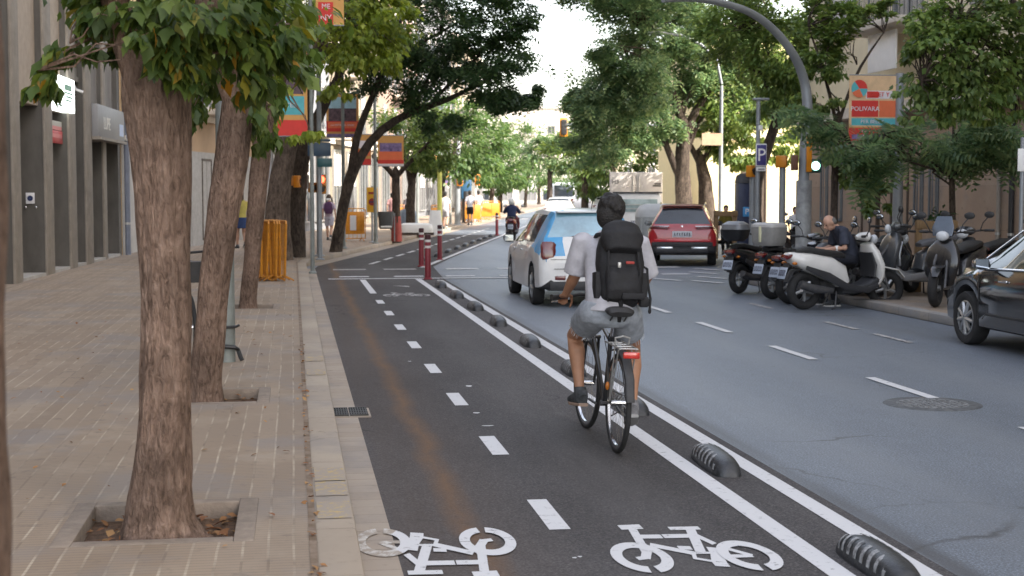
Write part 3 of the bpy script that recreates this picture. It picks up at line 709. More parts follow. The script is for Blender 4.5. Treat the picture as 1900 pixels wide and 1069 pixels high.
# leaning tree whose dark crown overhangs the cycle lane
Y = 40.6; c = at(622, 468, Y)
tree('dark slanting tree whose wide shady crown overhangs the cycle lane', LB, (c.x, Y, .1),
     [(c.x, Y, .05, .19), tp(630, 420, Y, .155), tp(640, 370, Y, .145), tp(652, 325, Y, .15)],
     [[tp(650, 330, Y, .14), tp(668, 290, Y, .12), tp(700, 238, Y, .115), tp(760, 205, Y, .10), tp(830, 188, Y - .4, .075), tp(900, 150, Y - .8, .04)], [tp(652, 325, Y, .11), tp(656, 255, Y, .10), tp(700, 160, Y, .08), tp(740, 60, Y, .05)], [tp(800, 190, Y, .05), tp(880, 110, Y - .5, .04), tp(940, 60, Y - .8, .02)], [tp(720, 110, Y, .05), tp(820, 60, Y, .035), tp(900, 10, Y, .02)]],
     [blob(800, 60, Y - .5, 1.9, 1.9, 1.25, 46), blob(900, 110, Y - 1, 1.3, 1.4, .85, 30), blob(925, 25, Y - 1, .9, 1.3, .8, 20), blob(750, 140, Y, 1.2, 1.2, .75, 22), blob(930, 175, Y - 1, .8, .9, .35, 12), blob(860, -60, Y, 2.5, 2.2, 1.0, 30), blob(985, 165, Y - 1, .25, .4, .3, 4), blob(810, 215, Y, .7, .9, .22, 4)],
     FROND_S, .34, 34, lf_dark, bark_dark, 15)
Y = 49.5; c = at(736, 443, Y); m_red = pmat('red_paint', (0.30, 0.045, 0.035), .6, var=.25)
tree('tree with a red painted trunk base beside the litter bin', LB, (c.x, Y, .1),
     [(c.x, Y, .05, .17), tp(735, 385, Y, .14), tp(734, 325, Y, .13)], [[tp(734, 330, Y, .1), tp(715, 305, Y, .08), tp(690, 290, Y, .04)], [tp(734, 330, Y, .1), tp(760, 300, Y, .07), tp(790, 270, Y, .04)]],
     [blob(790, 300, Y + 2, .8, 1.3, .4, 9), blob(790, 240, Y, 1.2, 1.2, .8, 16), blob(810, 290, Y, .9, 1, .45, 8)], SIMPLE, .19, 150, lf_mid, bark_dark, 16, band=(.1, .95, m_red))
FG = 'trees receding along the left sidewalk'
k = 0
for Y, px, yb, bl, lab in ((58, 762, 430, [(765, 240, 1.7, 1.1, 20), (800, 300, 1.0, .6, 8)], 'green tree just behind the red-based trunk'),
                      (68, 818, 418, [(835, 260, 2.3, 1.8, 26), (870, 310, 1.4, .8, 10), (850, 205, 1.6, .7, 8)], 'tall green tree behind the orange sign on the left'),
                      (84, 856, 410, [(872, 262, 2.4, 1.9, 22), (900, 300, 1.8, 1.4, 14)], 'green tree above the blue direction sign'),
                      (100, 912, 403, [(905, 300, 2.4, 2.0, 24), (925, 335, 1.8, 1.0, 10)], 'green tree above the distant yellow fences'),
                      (116, 928, 400, [(930, 300, 2.6, 2.2, 22), (915, 345, 2, .8, 8)], 'leafy tree farthest along the left sidewalk'),
                      (150, 975, 388, [(985, 265, 3.4, 2.4, 26), (950, 240, 2.2, 1.6, 10), (985, 322, 3.6, 1.6, 18)], 'pale sunlit tree at the end of the street, left of the hanging signal')):
    c = at(px, yb, Y); k += 1
    tree(lab, FG, (c.x, Y, .05), [(c.x, Y, .0, .2), tp(px, 372, Y, .17), tp(px + 3, 330, Y, .14)], [[tp(px, 345, Y, .1), tp(px + 25, 280, Y, .05)], [tp(px, 345, Y, .1), tp(px - 15, 270, Y, .05)]],
         [blob(a_, b_, Y, rr, rr, rz, n) for a_, b_, rr, rz, n in bl], SIMPLE, .26 if Y < 80 else .34, 120 if Y < 80 else 90, lf_mid if Y < 60 else lf_far, bark_dark, 20 + k)

# right side
RG = 'trees along the far right sidewalk'
Y = 52.0; c = at(1268, 440, Y)
tree('big spreading tree behind the red car and truck', RG, (c.x, Y, .1),
     [(c.x, Y, .05, .36), tp(1268, 380, Y, .30), tp(1266, 300, Y, .27), tp(1268, 245, Y, .25)],
     [[tp(1262, 330, Y, .16), tp(1235, 270, Y, .12), tp(1215, 200, Y, .09), tp(1180, 120, Y, .05)], [tp(1268, 250, Y, .2), tp(1255, 180, Y, .13), tp(1222, 120, Y - .5, .08), tp(1200, 60, Y - .8, .04)], [tp(1268, 250, Y, .2), tp(1300, 190, Y, .12), tp(1350, 120, Y, .08), tp(1400, 60, Y, .04)], [tp(1266, 300, Y, .15), tp(1285, 250, Y, .1), tp(1300, 220, Y + .5, .05)]],
     [blob(1150, 170, Y - 1, 1.8, 1.8, 1.1, 44), blob(1100, 200, Y - 1, .9, 1.2, .8, 18), blob(1165, 100, Y - 2, 1.4, 1.6, .9, 26), blob(1060, -14, Y - 3, 1.2, 1.4, .5, 14), blob(1175, 5, Y - 2, 1.5, 1.8, .8, 26), blob(1230, 60, Y, 1.9, 1.8, 1.5, 44), blob(1200, 230, Y, 1.3, 1.3, .8, 16), blob(1310, 90, Y, 1.5, 1.6, 1.3, 22), blob(1062, 175, Y - 1, .25, .5, .25, 4), blob(1110, 268, Y, 1.1, 1.3, .5, 14), blob(1330, 150, Y + 1, 1.8, 1.6, 1.2, 26), blob(1250, -60, Y, 4, 3, 1.2, 30)],
     FROND_S, .42, 40, lf_blue, bark_dark, 31)
Y = 54.0; c = at(1312, 440, Y)
tree('tree with a swollen dark trunk right of the big spreading one', RG, (c.x, Y, .1),
     [(c.x, Y, .05, .36), tp(1312, 385, Y, .32), tp(1308, 335, Y, .26), tp(1300, 300, Y, .2)], [[tp(1302, 310, Y, .14), tp(1275, 260, Y, .1), tp(1250, 200, Y, .05)], [tp(1302, 305, Y, .14), tp(1340, 240, Y, .1), tp(1390, 170, Y, .05)]],
     [blob(1350, 190, Y - 1, 1.9, 1.8, 1.2, 40), blob(1400, 110, Y - 1, 1.9, 1.8, 1.3, 40), blob(1370, 275, Y, 1.2, 1.2, .6, 16), blob(1440, 170, Y + 1, 1.6, 1.4, 1.2, 24), blob(1335, 240, Y, 1.0, 1.0, .6, 16), blob(1420, 245, Y + 2, 1.5, 1.4, .7, 20), blob(1375, 300, Y, .8, .8, .3, 7), blob(1470, 285, Y + 3, 1.0, 1, .5, 12), blob(1500, 100, Y + 2, 2, 1.5, 1.6, 24), blob(1330, 20, Y, 2.4, 2, 1.2, 24)], SIMPLE, .22, 120, lf_mid, bark_dark, 32)
Y = 41.0; c = at(1408, 465, Y)
tree('dark leaning tree behind the blue parking sign', RG, (c.x, Y, .1),
     [(c.x, Y, .05, .20), tp(1402, 400, Y, .17), tp(1406, 330, Y, .15), tp(1425, 270, Y, .14), tp(1442, 220, Y, .13)], [[tp(1436, 240, Y, .1), tp(1480, 160, Y, .07), tp(1530, 80, Y, .03)], [tp(1440, 225, Y, .1), tp(1420, 140, Y, .07), tp(1390, 60, Y, .03)]],
     [blob(1450, 90, Y, 1.7, 1.6, 1.2, 46), blob(1530, 60, Y, 1.1, 1.4, .9, 28), blob(1360, 60, Y, 1.3, 1.4, 1.0, 30), blob(1500, 170, Y, 1.0, 1.2, .6, 22), blob(1560, 110, Y, .4, .6, .5, 6), blob(1420, 190, Y, 1.0, 1.1, .5, 12), blob(1450, -40, Y, 2.5, 2, 1, 24)], SIMPLE, .19, 120, lf_mid, bark_dark, 33)
NG = 'young trees on the near right sidewalk'
Y = 24.5; c = at(1768, 500, Y); c.z = .12
tree('slim young tree with feathery drooping fronds before the stone wall', NG, c,
     [(c.x, Y, .1, .065), tp(1768, 420, Y, .055), tp(1766, 340, Y, .05), tp(1768, 280, Y, .04)], [[tp(1766, 330, Y, .03), tp(1720, 290, Y, .022), tp(1640, 250, Y - .3, .012)], [tp(1766, 330, Y, .03), tp(1820, 280, Y, .022), tp(1880, 250, Y, .01)], [tp(1768, 290, Y, .03), tp(1770, 210, Y, .015)], [tp(1766, 325, Y, .025), tp(1690, 300, Y - .3, .018), tp(1580, 270, Y - .6, .01)], [tp(1766, 345, Y, .02), tp(1730, 320, Y, .012)]],
     [blob(1770, 245, Y, .8, .9, .34, 20), blob(1680, 255, Y - .2, .5, .7, .16, 11), blob(1600, 275, Y - .5, .40, .6, .12, 8), blob(1550, 235, Y - .6, .30, .5, .16, 6), blob(1850, 260, Y, .55, .7, .30, 10), blob(1740, 285, Y, .6, .6, .10, 8), blob(1815, 285, Y, .4, .5, .12, 5), blob(1625, 295, Y - .5, .35, .5, .10, 5), blob(1610, 330, Y - .4, .2, .3, .06, 2), blob(1500, 215, Y - .5, .25, .4, .12, 4), blob(1880, 300, Y, .25, .3, .08, 3)],
     FROND, .50, 10, lf_blue, bark_dark, 34, droop=.22, spread=.42)
Y = 30.0; c = at(1628, 470, Y); c.z = .12
tree('small leafy sapling against the dark doorways', NG, c,
     [(c.x, Y, .1, .04), tp(1630, 400, Y, .03), tp(1632, 360, Y, .02)], [[tp(1632, 370, Y, .015), tp(1610, 350, Y, .008)]],
     [blob(1630, 385, Y, .26, .3, .26, 9), blob(1610, 345, Y, .3, .3, .2, 8), blob(1650, 350, Y, .25, .3, .2, 6)], SIMPLE, .16, 40, lf_mid, bark_dark, 35)
Y = 21.0
tree('leafy tree at the right edge whose crown hides the balconies', NG, (14.1, Y, .12),
     [(12.75, Y, .1, .16), (12.7, Y, 1.6, .13), (12.6, Y, 3.0, .12)] if False else [(12.95, Y, .1, .16), (12.95, Y, 1.6, .13), (12.9, Y, 2.9, .12)],
     [[(12.9, Y, 2.8, .1), tp(1880, 120, Y, .07), tp(1780, 40, Y, .03)], [(12.9, Y, 2.8, .1), tp(1900, 60, Y, .07), tp(1850, -60, Y, .03)], [tp(1880, 120, Y, .05), tp(1790, 150, Y - .3, .03), tp(1710, 150, Y - .5, .015)]],
     [blob(1830, 60, Y, .75, .9, .5, 40), blob(1760, 80, Y - .3, .5, .7, .45, 30), blob(1730, 160, Y - .4, .34, .5, .3, 15), blob(1700, 70, Y - .5, .22, .4, .3, 9), blob(1800, 130, Y - .4, .5, .5, .35, 16), blob(1690, 215, Y - .4, .12, .3, .10, 2), blob(1790, 175, Y - .2, .6, .7, .3, 26), blob(1880, 150, Y, .5, .8, .45, 26), blob(1712, 105, Y - .2, .24, .5, .26, 8), blob(1725, 40, Y, .3, .5, .25, 8), blob(1860, 40, Y - .3, .5, .6, .4, 14), blob(1715, 20, Y - .3, .25, .5, .2, 6), blob(1850, 215, Y, .4, .5, .18, 8), blob(1780, -20, Y, .9, .9, .4, 20), blob(1755, 215, Y - .2, .3, .5, .12, 5), blob(1655, 165, Y - .4, .10, .2, .08, 1)], BROAD, .115, 36, lf_mid, bark_dark, 36, droop=.6)
Y = 29.0
tree('crown of light green leaves between the balcony and the curved pole', NG, (at(1545, 470, Y).x, Y, .12),
     [(at(1545, 470, Y).x, Y, .1, .09), tp(1548, 380, Y, .07), tp(1550, 300, Y, .07), tp(1556, 220, Y, .06)], [[tp(1556, 230, Y, .04), tp(1590, 120, Y, .03), tp(1640, 60, Y, .015)], [tp(1554, 240, Y, .04), tp(1530, 130, Y, .03), tp(1500, 50, Y, .015)]],
     [blob(1545, 45, Y, .42, .8, .4, 20), blob(1600, 30, Y, .28, .5, .22, 9), blob(1520, 110, Y, .45, .7, .45, 18), blob(1560, 100, Y, .14, .3, .3, 5), blob(1640, 20, Y, .3, .4, .2, 7), blob(1515, 180, Y, .4, .6, .3, 7), blob(1540, 5, Y, .5, .7, .3, 8), blob(1545, 275, Y, .35, .5, .25, 7), blob(1570, 320, Y, .3, .4, .25, 6)], SIMPLE, .15, 85, lf_mid, bark_dark, 37)
CG = 'trees at the far end of the street'
k = 0
for Y, px, bl, m, lab in ((92, 1085, [(1110, 290, 2.6, 1.8, 24), (1160, 300, 2.4, 1.6, 20), (1060, 265, 1.8, .9, 12), (1190, 270, 2, 1.5, 14), (1130, 345, 2.2, .9, 12)], lf_mid, 'dense green tree right of the hanging signal'),
                          (112, 1020, [(1010, 285, 2.0, 1.1, 16), (1035, 270, 1.6, .9, 10), (1060, 300, 1.6, .9, 10)], lf_blue, 'bluish tree overhanging the middle of the far street'),
                          (140, 1090, [(1100, 345, 3, 1.6, 18), (1070, 250, 2.5, 1.6, 12)], lf_far, 'sunlit yellow green tree behind the white truck'),
                          (190, 1000, [(1010, 325, 6, 2.6, 30), (950, 300, 4, 2.0, 12), (1060, 320, 4, 2.2, 18)], lf_far, 'hazy pale tree before the end buildings')):
    k += 1; t0 = px
    tree(lab, CG, (at(px, 390, Y).x, Y, 0), [(at(px, 390, Y).x, Y, -.02, .25), tp(px, 350, Y, .2), tp(px, 300, Y, .15)], [[tp(px, 330, Y, .1), tp(px + 20, 280, Y, .05)]],
         [blob(a_, b_, Y, rr, rr, rz, n) for a_, b_, rr, rz, n in bl], SIMPLE, .36, 90, m, bark_dark, 50 + k)
for p, lab, n in zip(PITS, ('tree pit at the left edge, nearest of all', 'tree pit with dry leaves round the thick foreground trunk', 'shallow tree pit round the second leaning trunk', 'tree pit of the slim trunk near the yellow barriers', 'tree pit behind the yellow barriers'), (40, 130, 50, 30, 20)): pit_frame(*p, lab, n)
# ------------------------------------------------------------------ buildings
m_glass = pmat('dark_glass', (0.025, 0.032, 0.04), .06, var=.3, scale=1.5, spec=.8)
m_alu = pmat('aluminium_frame', (0.42, 0.42, 0.41), .4, .6)
m_grey_wall = pmat('grey_wall', (0.17, 0.155, 0.14), .85, var=.22, scale=3, bump=.2, bscale=30, stretch=(1, 1, .4))
m_pil = pmat('pilaster_stone', (0.27, 0.24, 0.205), .8, var=.15, scale=4, bump=.15, bscale=50)
m_shut = pmat('grey_shutter', (0.085, 0.08, 0.073), .55, .2, var=.18, scale=2.5)
m_beige = pmat('beige_render', (0.56, 0.39, 0.22), .85, var=.12, scale=1.6)
m_plinth = pmat('grey_plinth', (0.40, 0.38, 0.35), .8, var=.15, scale=2)
m_cream = pmat('cream_render', (0.68, 0.60, 0.42), .85, var=.08, scale=1.5)
m_white = pmat('white_lacquer', (0.78, 0.78, 0.77), .5, var=.04)
m_pale = pmat('pale_render', (0.60, 0.55, 0.48), .85, var=.1, scale=1.5)
m_pink = pmat('pinkish_render', (0.52, 0.36, 0.28), .85, var=.1, scale=1.5)
m_blind = pmat('roller_blind', (0.62, 0.60, 0.56), .7, var=.08)
m_dwood = pmat('dark_wood', (0.055, 0.038, 0.028), .6, var=.3, scale=8, stretch=(4, 4, .5))
m_rail = pmat('balcony_rail', (0.13, 0.15, 0.17), .5, .5)
m_slab = pmat('balcony_slab', (0.55, 0.50, 0.43), .8, var=.1)

m_shut2 = pmat('shutter_pale_grey', (0.15, 0.15, 0.15), .6, var=.12)
m_offw = pmat('window_frame_pale', (0.26, 0.255, 0.25), .6, var=.06)
class Face:
    """wall frame: u along the wall, o outward, z up"""
    def __init__(s, a, udir, odir, root=None): s.a = Vector(a); s.u = Vector(udir).normalized(); s.o = Vector(odir).normalized(); s.root = root
    def M(s): 
        p = s.a - (s.root.location if s.root is not None else Vector())
        return Matrix(((s.u.x, s.o.x, 0, p.x), (s.u.y, s.o.y, 0, p.y), (0, 0, 1, p.z), (0, 0, 0, 1)))
    def box(s, mb, u0, u1, o0, o1, z0, z1, mi=0, bev=0): mb.box(((u0 + u1) / 2, (o0 + o1) / 2, (z0 + z1) / 2), (u1 - u0, o1 - o0, z1 - z0), 0, mi, bev, s.M())
    def window(s, u0, u1, z0, z1, name='window', frame=None, pane=None, mull=1, blind=0.0, depth=.07):
        frame = m_offw if frame is None or frame is m_white else frame; f = MB(); t = .07
        s.box(f, u0, u0 + t, -.06, depth, z0, z1); s.box(f, u1 - t, u1, -.06, depth, z0, z1); s.box(f, u0 + t, u1 - t, -.06, depth, z1 - t, z1); s.box(f, u0 + t, u1 - t, -.06, depth + .02, z0, z0 + t)
        for i in range(mull):
            c = u0 + (u1 - u0) * (i + 1) / (mull + 1); s.box(f, c - .03, c + .03, -.04, depth - .02, z0 + t, z1 - t)
        w = f.build(name, frame, s.root)
        p = MB(); s.box(p, u0 + t, u1 - t, -.03, .015, z0 + t, z1 - t); p.build('pane', pane or m_glass, w)
        if blind > 0:
            b = MB(); n = max(3, int(blind * (z1 - z0) / .07))
            for i in range(n): s.box(b, u0 + t, u1 - t, .02, .04, z1 - t - (i + 1) * .07 + .006, z1 - t - i * .07)
            b.build('roller_blind', m_blind, w)
        return w
    def balcony(s, u0, u1, z, d=.9, rail=None):
        b = MB(); s.box(b, u0, u1, 0, d, z - .16, z, bev=.02); o = b.build('balcony', m_slab, s.root)
        r = MB(); h = 1.0
        s.box(r, u0 + .03, u1 - .03, d - .07, d - .03, z + h - .04, z + h); s.box(r, u0 + .03, u1 - .03, d - .07, d - .03, z + .06, z + .09)
        n = int((u1 - u0) / .12)
        for i in range(n + 1):
            c = u0 + .05 + (u1 - u0 - .1) * i / n; s.box(r, c - .009, c + .009, d - .06, d - .042, z, z + h)
        for c in (u0 + .04, u1 - .04):
            s.box(r, c - .012, c + .012, .02, d - .05, z + h - .04, z + h)
            for j in range(6): s.box(r, c - .008, c + .008, .1 + j * .12, .116 + j * .12, z, z + h)
        r.build('railing', rail or m_rail, o)

# --- grey building on the near left
def wl(px):  # intersection of an image column with the near left wall plane
    d = ray(px, 400); k = (-5.02 - .046 * 27) / (d.x - .046 * d.y); return k * d.y
UD = Vector((.046, 1, 0)).normalized(); OD = Vector((UD.y, -UD.x, 0))
A0 = Vector((wallx(4), 4, Z1))
def ul(px): return (wl(px) - 4) / UD.y
def zl(px, py): return at(px, py, wl(px)).z - Z1
gb = thing('grey_building', 'grey office-like building with stone pilasters and closed shutters on the near left', 'building', A0)
F = Face(A0, UD, OD, gb)
Uend = ul(222)
b = MB(); F.box(b, 0, Uend + .4, -9, -1.0, -.1, 17); b.build('wall', m_grey_wall, gb)
b = MB()
PILP = [(24, 38), (84, 98), (129, 141), (159, 171)]
pu = [(ul(a), ul(c)) for a, c in PILP]
for a, c in pu: F.box(b, a, c, -.02, .03, -.05, 16.8, bev=.01)
bd_ = MB()
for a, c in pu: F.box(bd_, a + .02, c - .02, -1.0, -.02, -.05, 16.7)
U = pu[0][0]
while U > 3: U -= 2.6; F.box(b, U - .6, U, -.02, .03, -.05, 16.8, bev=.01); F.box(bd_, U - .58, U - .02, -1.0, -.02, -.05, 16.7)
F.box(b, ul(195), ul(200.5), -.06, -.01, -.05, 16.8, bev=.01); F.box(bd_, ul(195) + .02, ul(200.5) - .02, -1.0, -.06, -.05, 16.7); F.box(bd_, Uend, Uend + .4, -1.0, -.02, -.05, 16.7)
b.build('pilaster', m_pil, gb)
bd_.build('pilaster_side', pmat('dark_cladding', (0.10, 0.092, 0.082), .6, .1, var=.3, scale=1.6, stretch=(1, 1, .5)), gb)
b = MB()
for a, c in ((38, 84), (98, 129), (141, 159), (171, 195), (200.5, 222)):
    F.box(b, ul(a), ul(c), -1.05, .0, -.05, .06)
b.build('doorstep', m_plinth, gb)
m_steel = pmat('shutter_panel', (0.105, 0.098, 0.088), .5, .15, var=.25, scale=1.2)
m_upper = pmat('upper_panels', (0.36, 0.30, 0.24), .8, var=.1)
for (a, c), yt in (((38, 84), 190), ((98, 129), 206), ((141, 159), 150), ((171, 195), 262), ((200.5, 222), 262)):
    u0, u1 = ul(a), ul(c); zt = zl((a + c) / 2, yt)
    d = MB(); F.box(d, u0, u1, -1.0, -.95, .06, zt); n = int(zt / .45)
    for i in range(n): F.box(d, u0, u1, -.952, -.942, .3 + .45 * i, .306 + .45 * i)
    F.box(d, (u0 + u1) / 2 - .012, (u0 + u1) / 2 + .012, -.95, -.935, .06, zt)
    d.build('door', m_steel, gb)
    d = MB(); F.box(d, u0, u1, -1.0, -.10, zt, zt + .12); F.box(d, u0, u1, -1.0, -.14, zt + .12, 16.6); d.build('spandrel', m_upper if a < 130 else m_grey_wall, gb)
    for j in range(3):
        if u1 - u0 > .5: F.window(u0 + .15, u1 - .15, 6.4 + 3.2 * j, 8.2 + 3.2 * j, frame=m_alu, depth=-.1)
# signs on the grey building
def sign_box(name, label, u0, u1, o0, o1, z0, z1, mat, cat='sign', F=F, bev=.01):
    r = thing(name, label, cat, F.a + F.u * ((u0 + u1) / 2) + F.o * o0 + Vector((0, 0, z0)))
    G_ = Face(F.a, F.u, F.o, r); p = MB(); G_.box(p, u0, u1, o0, o1, z0, z1, 0, bev); p.build('panel', mat, r)
    return r, G_
def wtext(G_, s, size, u, o, z, mat, name='lettering'):
    t = MB(); c = G_.M() @ Vector((u, o, z)); text(t, s, size, frame3(c, -G_.u if False else G_.u, (0, 0, 1))) if G_.u.cross(Vector((0, 0, 1))).dot(G_.o) > 0 else text(t, s, size, frame3(c, -G_.u, (0, 0, 1)))
    return t.build(name, mat, G_.root, 0)
m_lit = emat('lit_sign_face', (0.93, 1.0, 0.97), 0.9)
m_green = pmat('green_print', (0.30, 0.55, 0.42), .6); m_red = pmat('red_sign', (0.42, 0.03, 0.035), .5, var=.1); m_navy = pmat('navy', (0.015, 0.03, 0.11), .5); m_black = pmat('black_plastic', (0.018, 0.018, 0.02), .45, var=.3, scale=20)
m_silver = pmat('silver_letters', (0.62, 0.60, 0.57), .4, .3); m_chrome = pmat('chrome', (0.65, 0.66, 0.68), .18, 1.0, var=.05)
u0, u1 = ul(100), ul(134); z0, z1 = zl(116, 206), zl(116, 143)
r, G_ = sign_box('lit_shop_sign', 'white backlit shop sign with faint green print above the second doorway', u0, u1, -.18, .10, z0, z1, m_lit)
p = MB()
for i, (a, c, e, f_) in enumerate(((.42, .82, .62, .80), (.42, .9, .52, .58), (.5, .86, .40, .47), (.46, .8, .30, .36), (.05, .3, .10, .15))): G_.box(p, u0 + (u1 - u0) * a, u0 + (u1 - u0) * c, .10, .106, z0 + (z1 - z0) * e, z0 + (z1 - z0) * f_)
p.build('print', m_green, r)
u0, u1 = ul(104), ul(127); z0 = zl(115, 266); z1 = zl(115, 242)
r, G_ = sign_box('red_plate', 'red plate hung in the second doorway under the lit sign', u0, u1, -.12, -.09, z0, z1, m_red)
p = MB()
for i in range(2): G_.box(p, u0 + .1, u1 - .1, -.09, -.086, z0 + .12 + .16 * i, z0 + .2 + .16 * i)
p.build('print', pmat('red_light', (0.55, .16, .16), .5), r)
G_.box((q := MB()), u0 + .02, u1 - .02, -.13, -.10, z1 + .02, z1 + .20); q.build('bracket', m_plinth, r)
u0, u1 = ul(172), ul(222); z0 = zl(196, 258); z1 = zl(196, 200)
m_sgrey = pmat('sign_grey', (0.23, 0.23, 0.235), .5, var=.06)
r, G_ = sign_box('grey_shop_sign', 'grey fascia sign with pale letters beside the drainpipe', u0, u1, -.05, .16, z0, z1, m_sgrey)
wtext(G_, 'LUPE', .42, u0 + (u1 - u0) * .32, .163, (z0 + z1) / 2 - .05, m_silver)
G_.box((p := MB()), u0 + (u1 - u0) * .80, u0 + (u1 - u0) * .95, .16, .166, z0 + .12, z0 + .42); p.build('print', pmat('pale_blue', (0.42, .5, .68), .5), r)
G_.box((p := MB()), u0 - .02, u1 + .02, -.05, .22, z0 - .07, z0); p.build('ledge', m_pil, r)
u0, u1 = ul(4), ul(21); z0, z1 = zl(12, 318), zl(12, 278)
r, G_ = sign_box('paper_poster', 'white poster with a dark picture on the wall at the left edge', u0, u1, -.33, -.32, z0, z1, pmat('paper', (0.72, .72, .74), .8))
G_.box((p := MB()), u0 + .15, u1 - .12, -.32, -.315, z0 + .28, z0 + .48); G_.box(p, u0 + .5, u1 - .12, -.32, -.315, z0 + .08, z0 + .2); p.build('print', m_navy, r)
z0, z1 = zl(12, 360), zl(12, 322)
r, G_ = sign_box('torn_poster', 'torn multicoloured poster pasted below the white one', u0, u1, -.33, -.32, z0, z1, pmat('torn_paper', (0.15, .28, .30), .8, var=0, scale=5, col2=(.5, .33, .16)))
uN = ul(84) + .01; cN = F.a + F.u * (uN) ; k_ = 1 / 95.0
nt = thing('door_notice', 'small white square notice with a dark round mark on the dark pilaster side', 'sign', (cN.x - .28, cN.y - .02, zl(84, 368) + Z1), -math.atan2(UD.x, UD.y))
b = MB(); b.box((0, 0, 0), (.17, .02, .22), 0, 0, .004); b.build('panel', MATS['paper'], nt)
b = MB(); b.lathe([(.004, 0), (.055, 0), (.055, .005)], 20, 0, Matrix.Translation((0, -.012, .0)) @ Matrix.Rotation(math.pi / 2, 4, 'X')); b.build('round_mark', m_navy, nt)
for du in (-.09, .11): b = MB(); b.ell((du, 0, -.18), .03); b.build('fixing', m_chrome, nt)
# drainpipes
m_pipe = pmat('pipe_bluegrey', (0.16, 0.18, 0.23), .5, .2)
def pipe(label, px, r_, zt, m):
    u = ul(px); t = thing('drainpipe', label, 'drainpipe', F.a + F.u * u + F.o * .1)
    p = MB(); p.tube([(0, 0, 0), (0, 0, zt)], r_, 12)
    p.build('pipe', m, t)
    for z in np.arange(.8, zt, 2.2): q = MB(); q.lathe([(r_ + .012, z), (r_ + .012, z + .06)], 14); q.build('clamp', m_alu, t)
pipe('blue grey drainpipe at the end of the grey building', 229, .085, 12, m_pipe)
# security camera lamp on the facade (grey spout)
t = thing('wall_spout', 'grey bent spout pipe between two pilasters', 'pipe', F.a + F.u * ul(147) + F.o * -.1)
p = MB(); z = zl(147, 172); p.tube([(0, 0, 12), (0, 0, z + .2), (.06, 0, z + .06), (.22, .05, z)], .05, 10); p.build('pipe', m_alu, t)

# --- beige building beyond the drainpipe
A1 = F.a + F.u * (ul(222) + .42); e1 = Vector((wallx(42.5), 42.5, Z1))
bb = thing('beige_building', 'beige building with grey plinth behind the leaning trunks', 'building', A1)
F1 = Face(A1, UD, OD, bb); L1 = (e1 - A1).length
b = MB(); F1.box(b, 0, L1, -9, 0, -.1, 15); b.build('wall', m_beige, bb)
b = MB(); F1.box(b, 0, L1, -.2, .05, -.1, zl(380, 292)); b.build('plinth', m_plinth, bb)
b = MB(); F1.box(b, 0, L1, -.2, .12, zl(380, 292), zl(380, 292) + .1); b.build('ledge', m_pale, bb)
F1.window(.3, .75, 1.2, 2.4, frame=m_alu); 
def blk(name, label, a, ud, od, L_, dep, H, col, bays, ground='shop', fl=3.1, plinth=None, bal=True, g=None, blinds=.4, h0=4.2, gcol=None):
    r = thing(name, label, 'building', a, group=g); X = Face(a, ud, od, r)
    b = MB(); X.box(b, 0, L_, -dep, 0, -.1, H); b.build('wall', col, r)
    b = MB(); X.box(b, -.05, L_ + .05, -.3, .35, H, H + .3); X.box(b, 0, L_, -.2, .12, h0 - .35, h0 - .1); b.build('cornice', m_pale, r)
    bw = L_ / bays; rg = random.Random(hash(label) % 1000 if False else len(label) * 7 + int(L_))
    for i in range(bays):
        c = (i + .5) * bw
        if ground == 'shop':
            X.window(c - bw * .36, c + bw * .36, .35, h0 - .6, 'shopfront', gcol or m_alu, m_glass if rg.random() < .6 else m_shut2, 2, 0 if rg.random() < .5 else .5, .09)
        else: X.window(c - .55, c + .55, .15, 2.7, 'door', m_dwood, m_dwood if rg.random() < .5 else m_glass, 1, 0, .05)
        for k in range(int((H - h0) / fl)):
            z = h0 + fl * k
            X.window(c - .6, c + .6, z + .15, z + 2.35, 'window', m_white, None, 1, blinds * rg.random() * 1.6)
            if bal and (i + k) % 2 == 0 and k < 4: X.balcony(c - 1.1, c + 1.1, z)
    return r, X
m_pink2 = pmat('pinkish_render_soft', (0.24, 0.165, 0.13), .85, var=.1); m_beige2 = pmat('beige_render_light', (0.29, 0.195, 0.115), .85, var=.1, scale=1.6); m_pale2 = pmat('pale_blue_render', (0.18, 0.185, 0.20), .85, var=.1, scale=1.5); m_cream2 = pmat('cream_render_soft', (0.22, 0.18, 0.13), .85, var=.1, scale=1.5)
far_l = []
s0 = 8.8; HG = 'apartment blocks along the far left'
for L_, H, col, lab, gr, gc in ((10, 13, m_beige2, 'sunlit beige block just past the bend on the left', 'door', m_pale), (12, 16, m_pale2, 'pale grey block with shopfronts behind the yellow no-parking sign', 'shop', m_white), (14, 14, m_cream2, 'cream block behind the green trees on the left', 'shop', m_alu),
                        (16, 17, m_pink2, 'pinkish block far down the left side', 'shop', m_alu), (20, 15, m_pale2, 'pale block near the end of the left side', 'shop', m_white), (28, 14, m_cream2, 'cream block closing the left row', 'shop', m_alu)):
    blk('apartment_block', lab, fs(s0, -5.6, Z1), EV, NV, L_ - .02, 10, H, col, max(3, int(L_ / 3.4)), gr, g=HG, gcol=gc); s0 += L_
p0 = Vector((wallx(42.5), 42.52, Z1)); p1 = fs(8.78, -5.6, Z1); d = p1 - p0
blk('corner_block', 'narrow cream corner block where the left facades bend', p0, d, Vector((d.y, -d.x, 0)), d.length, 6, 14, m_beige, 1, 'door')
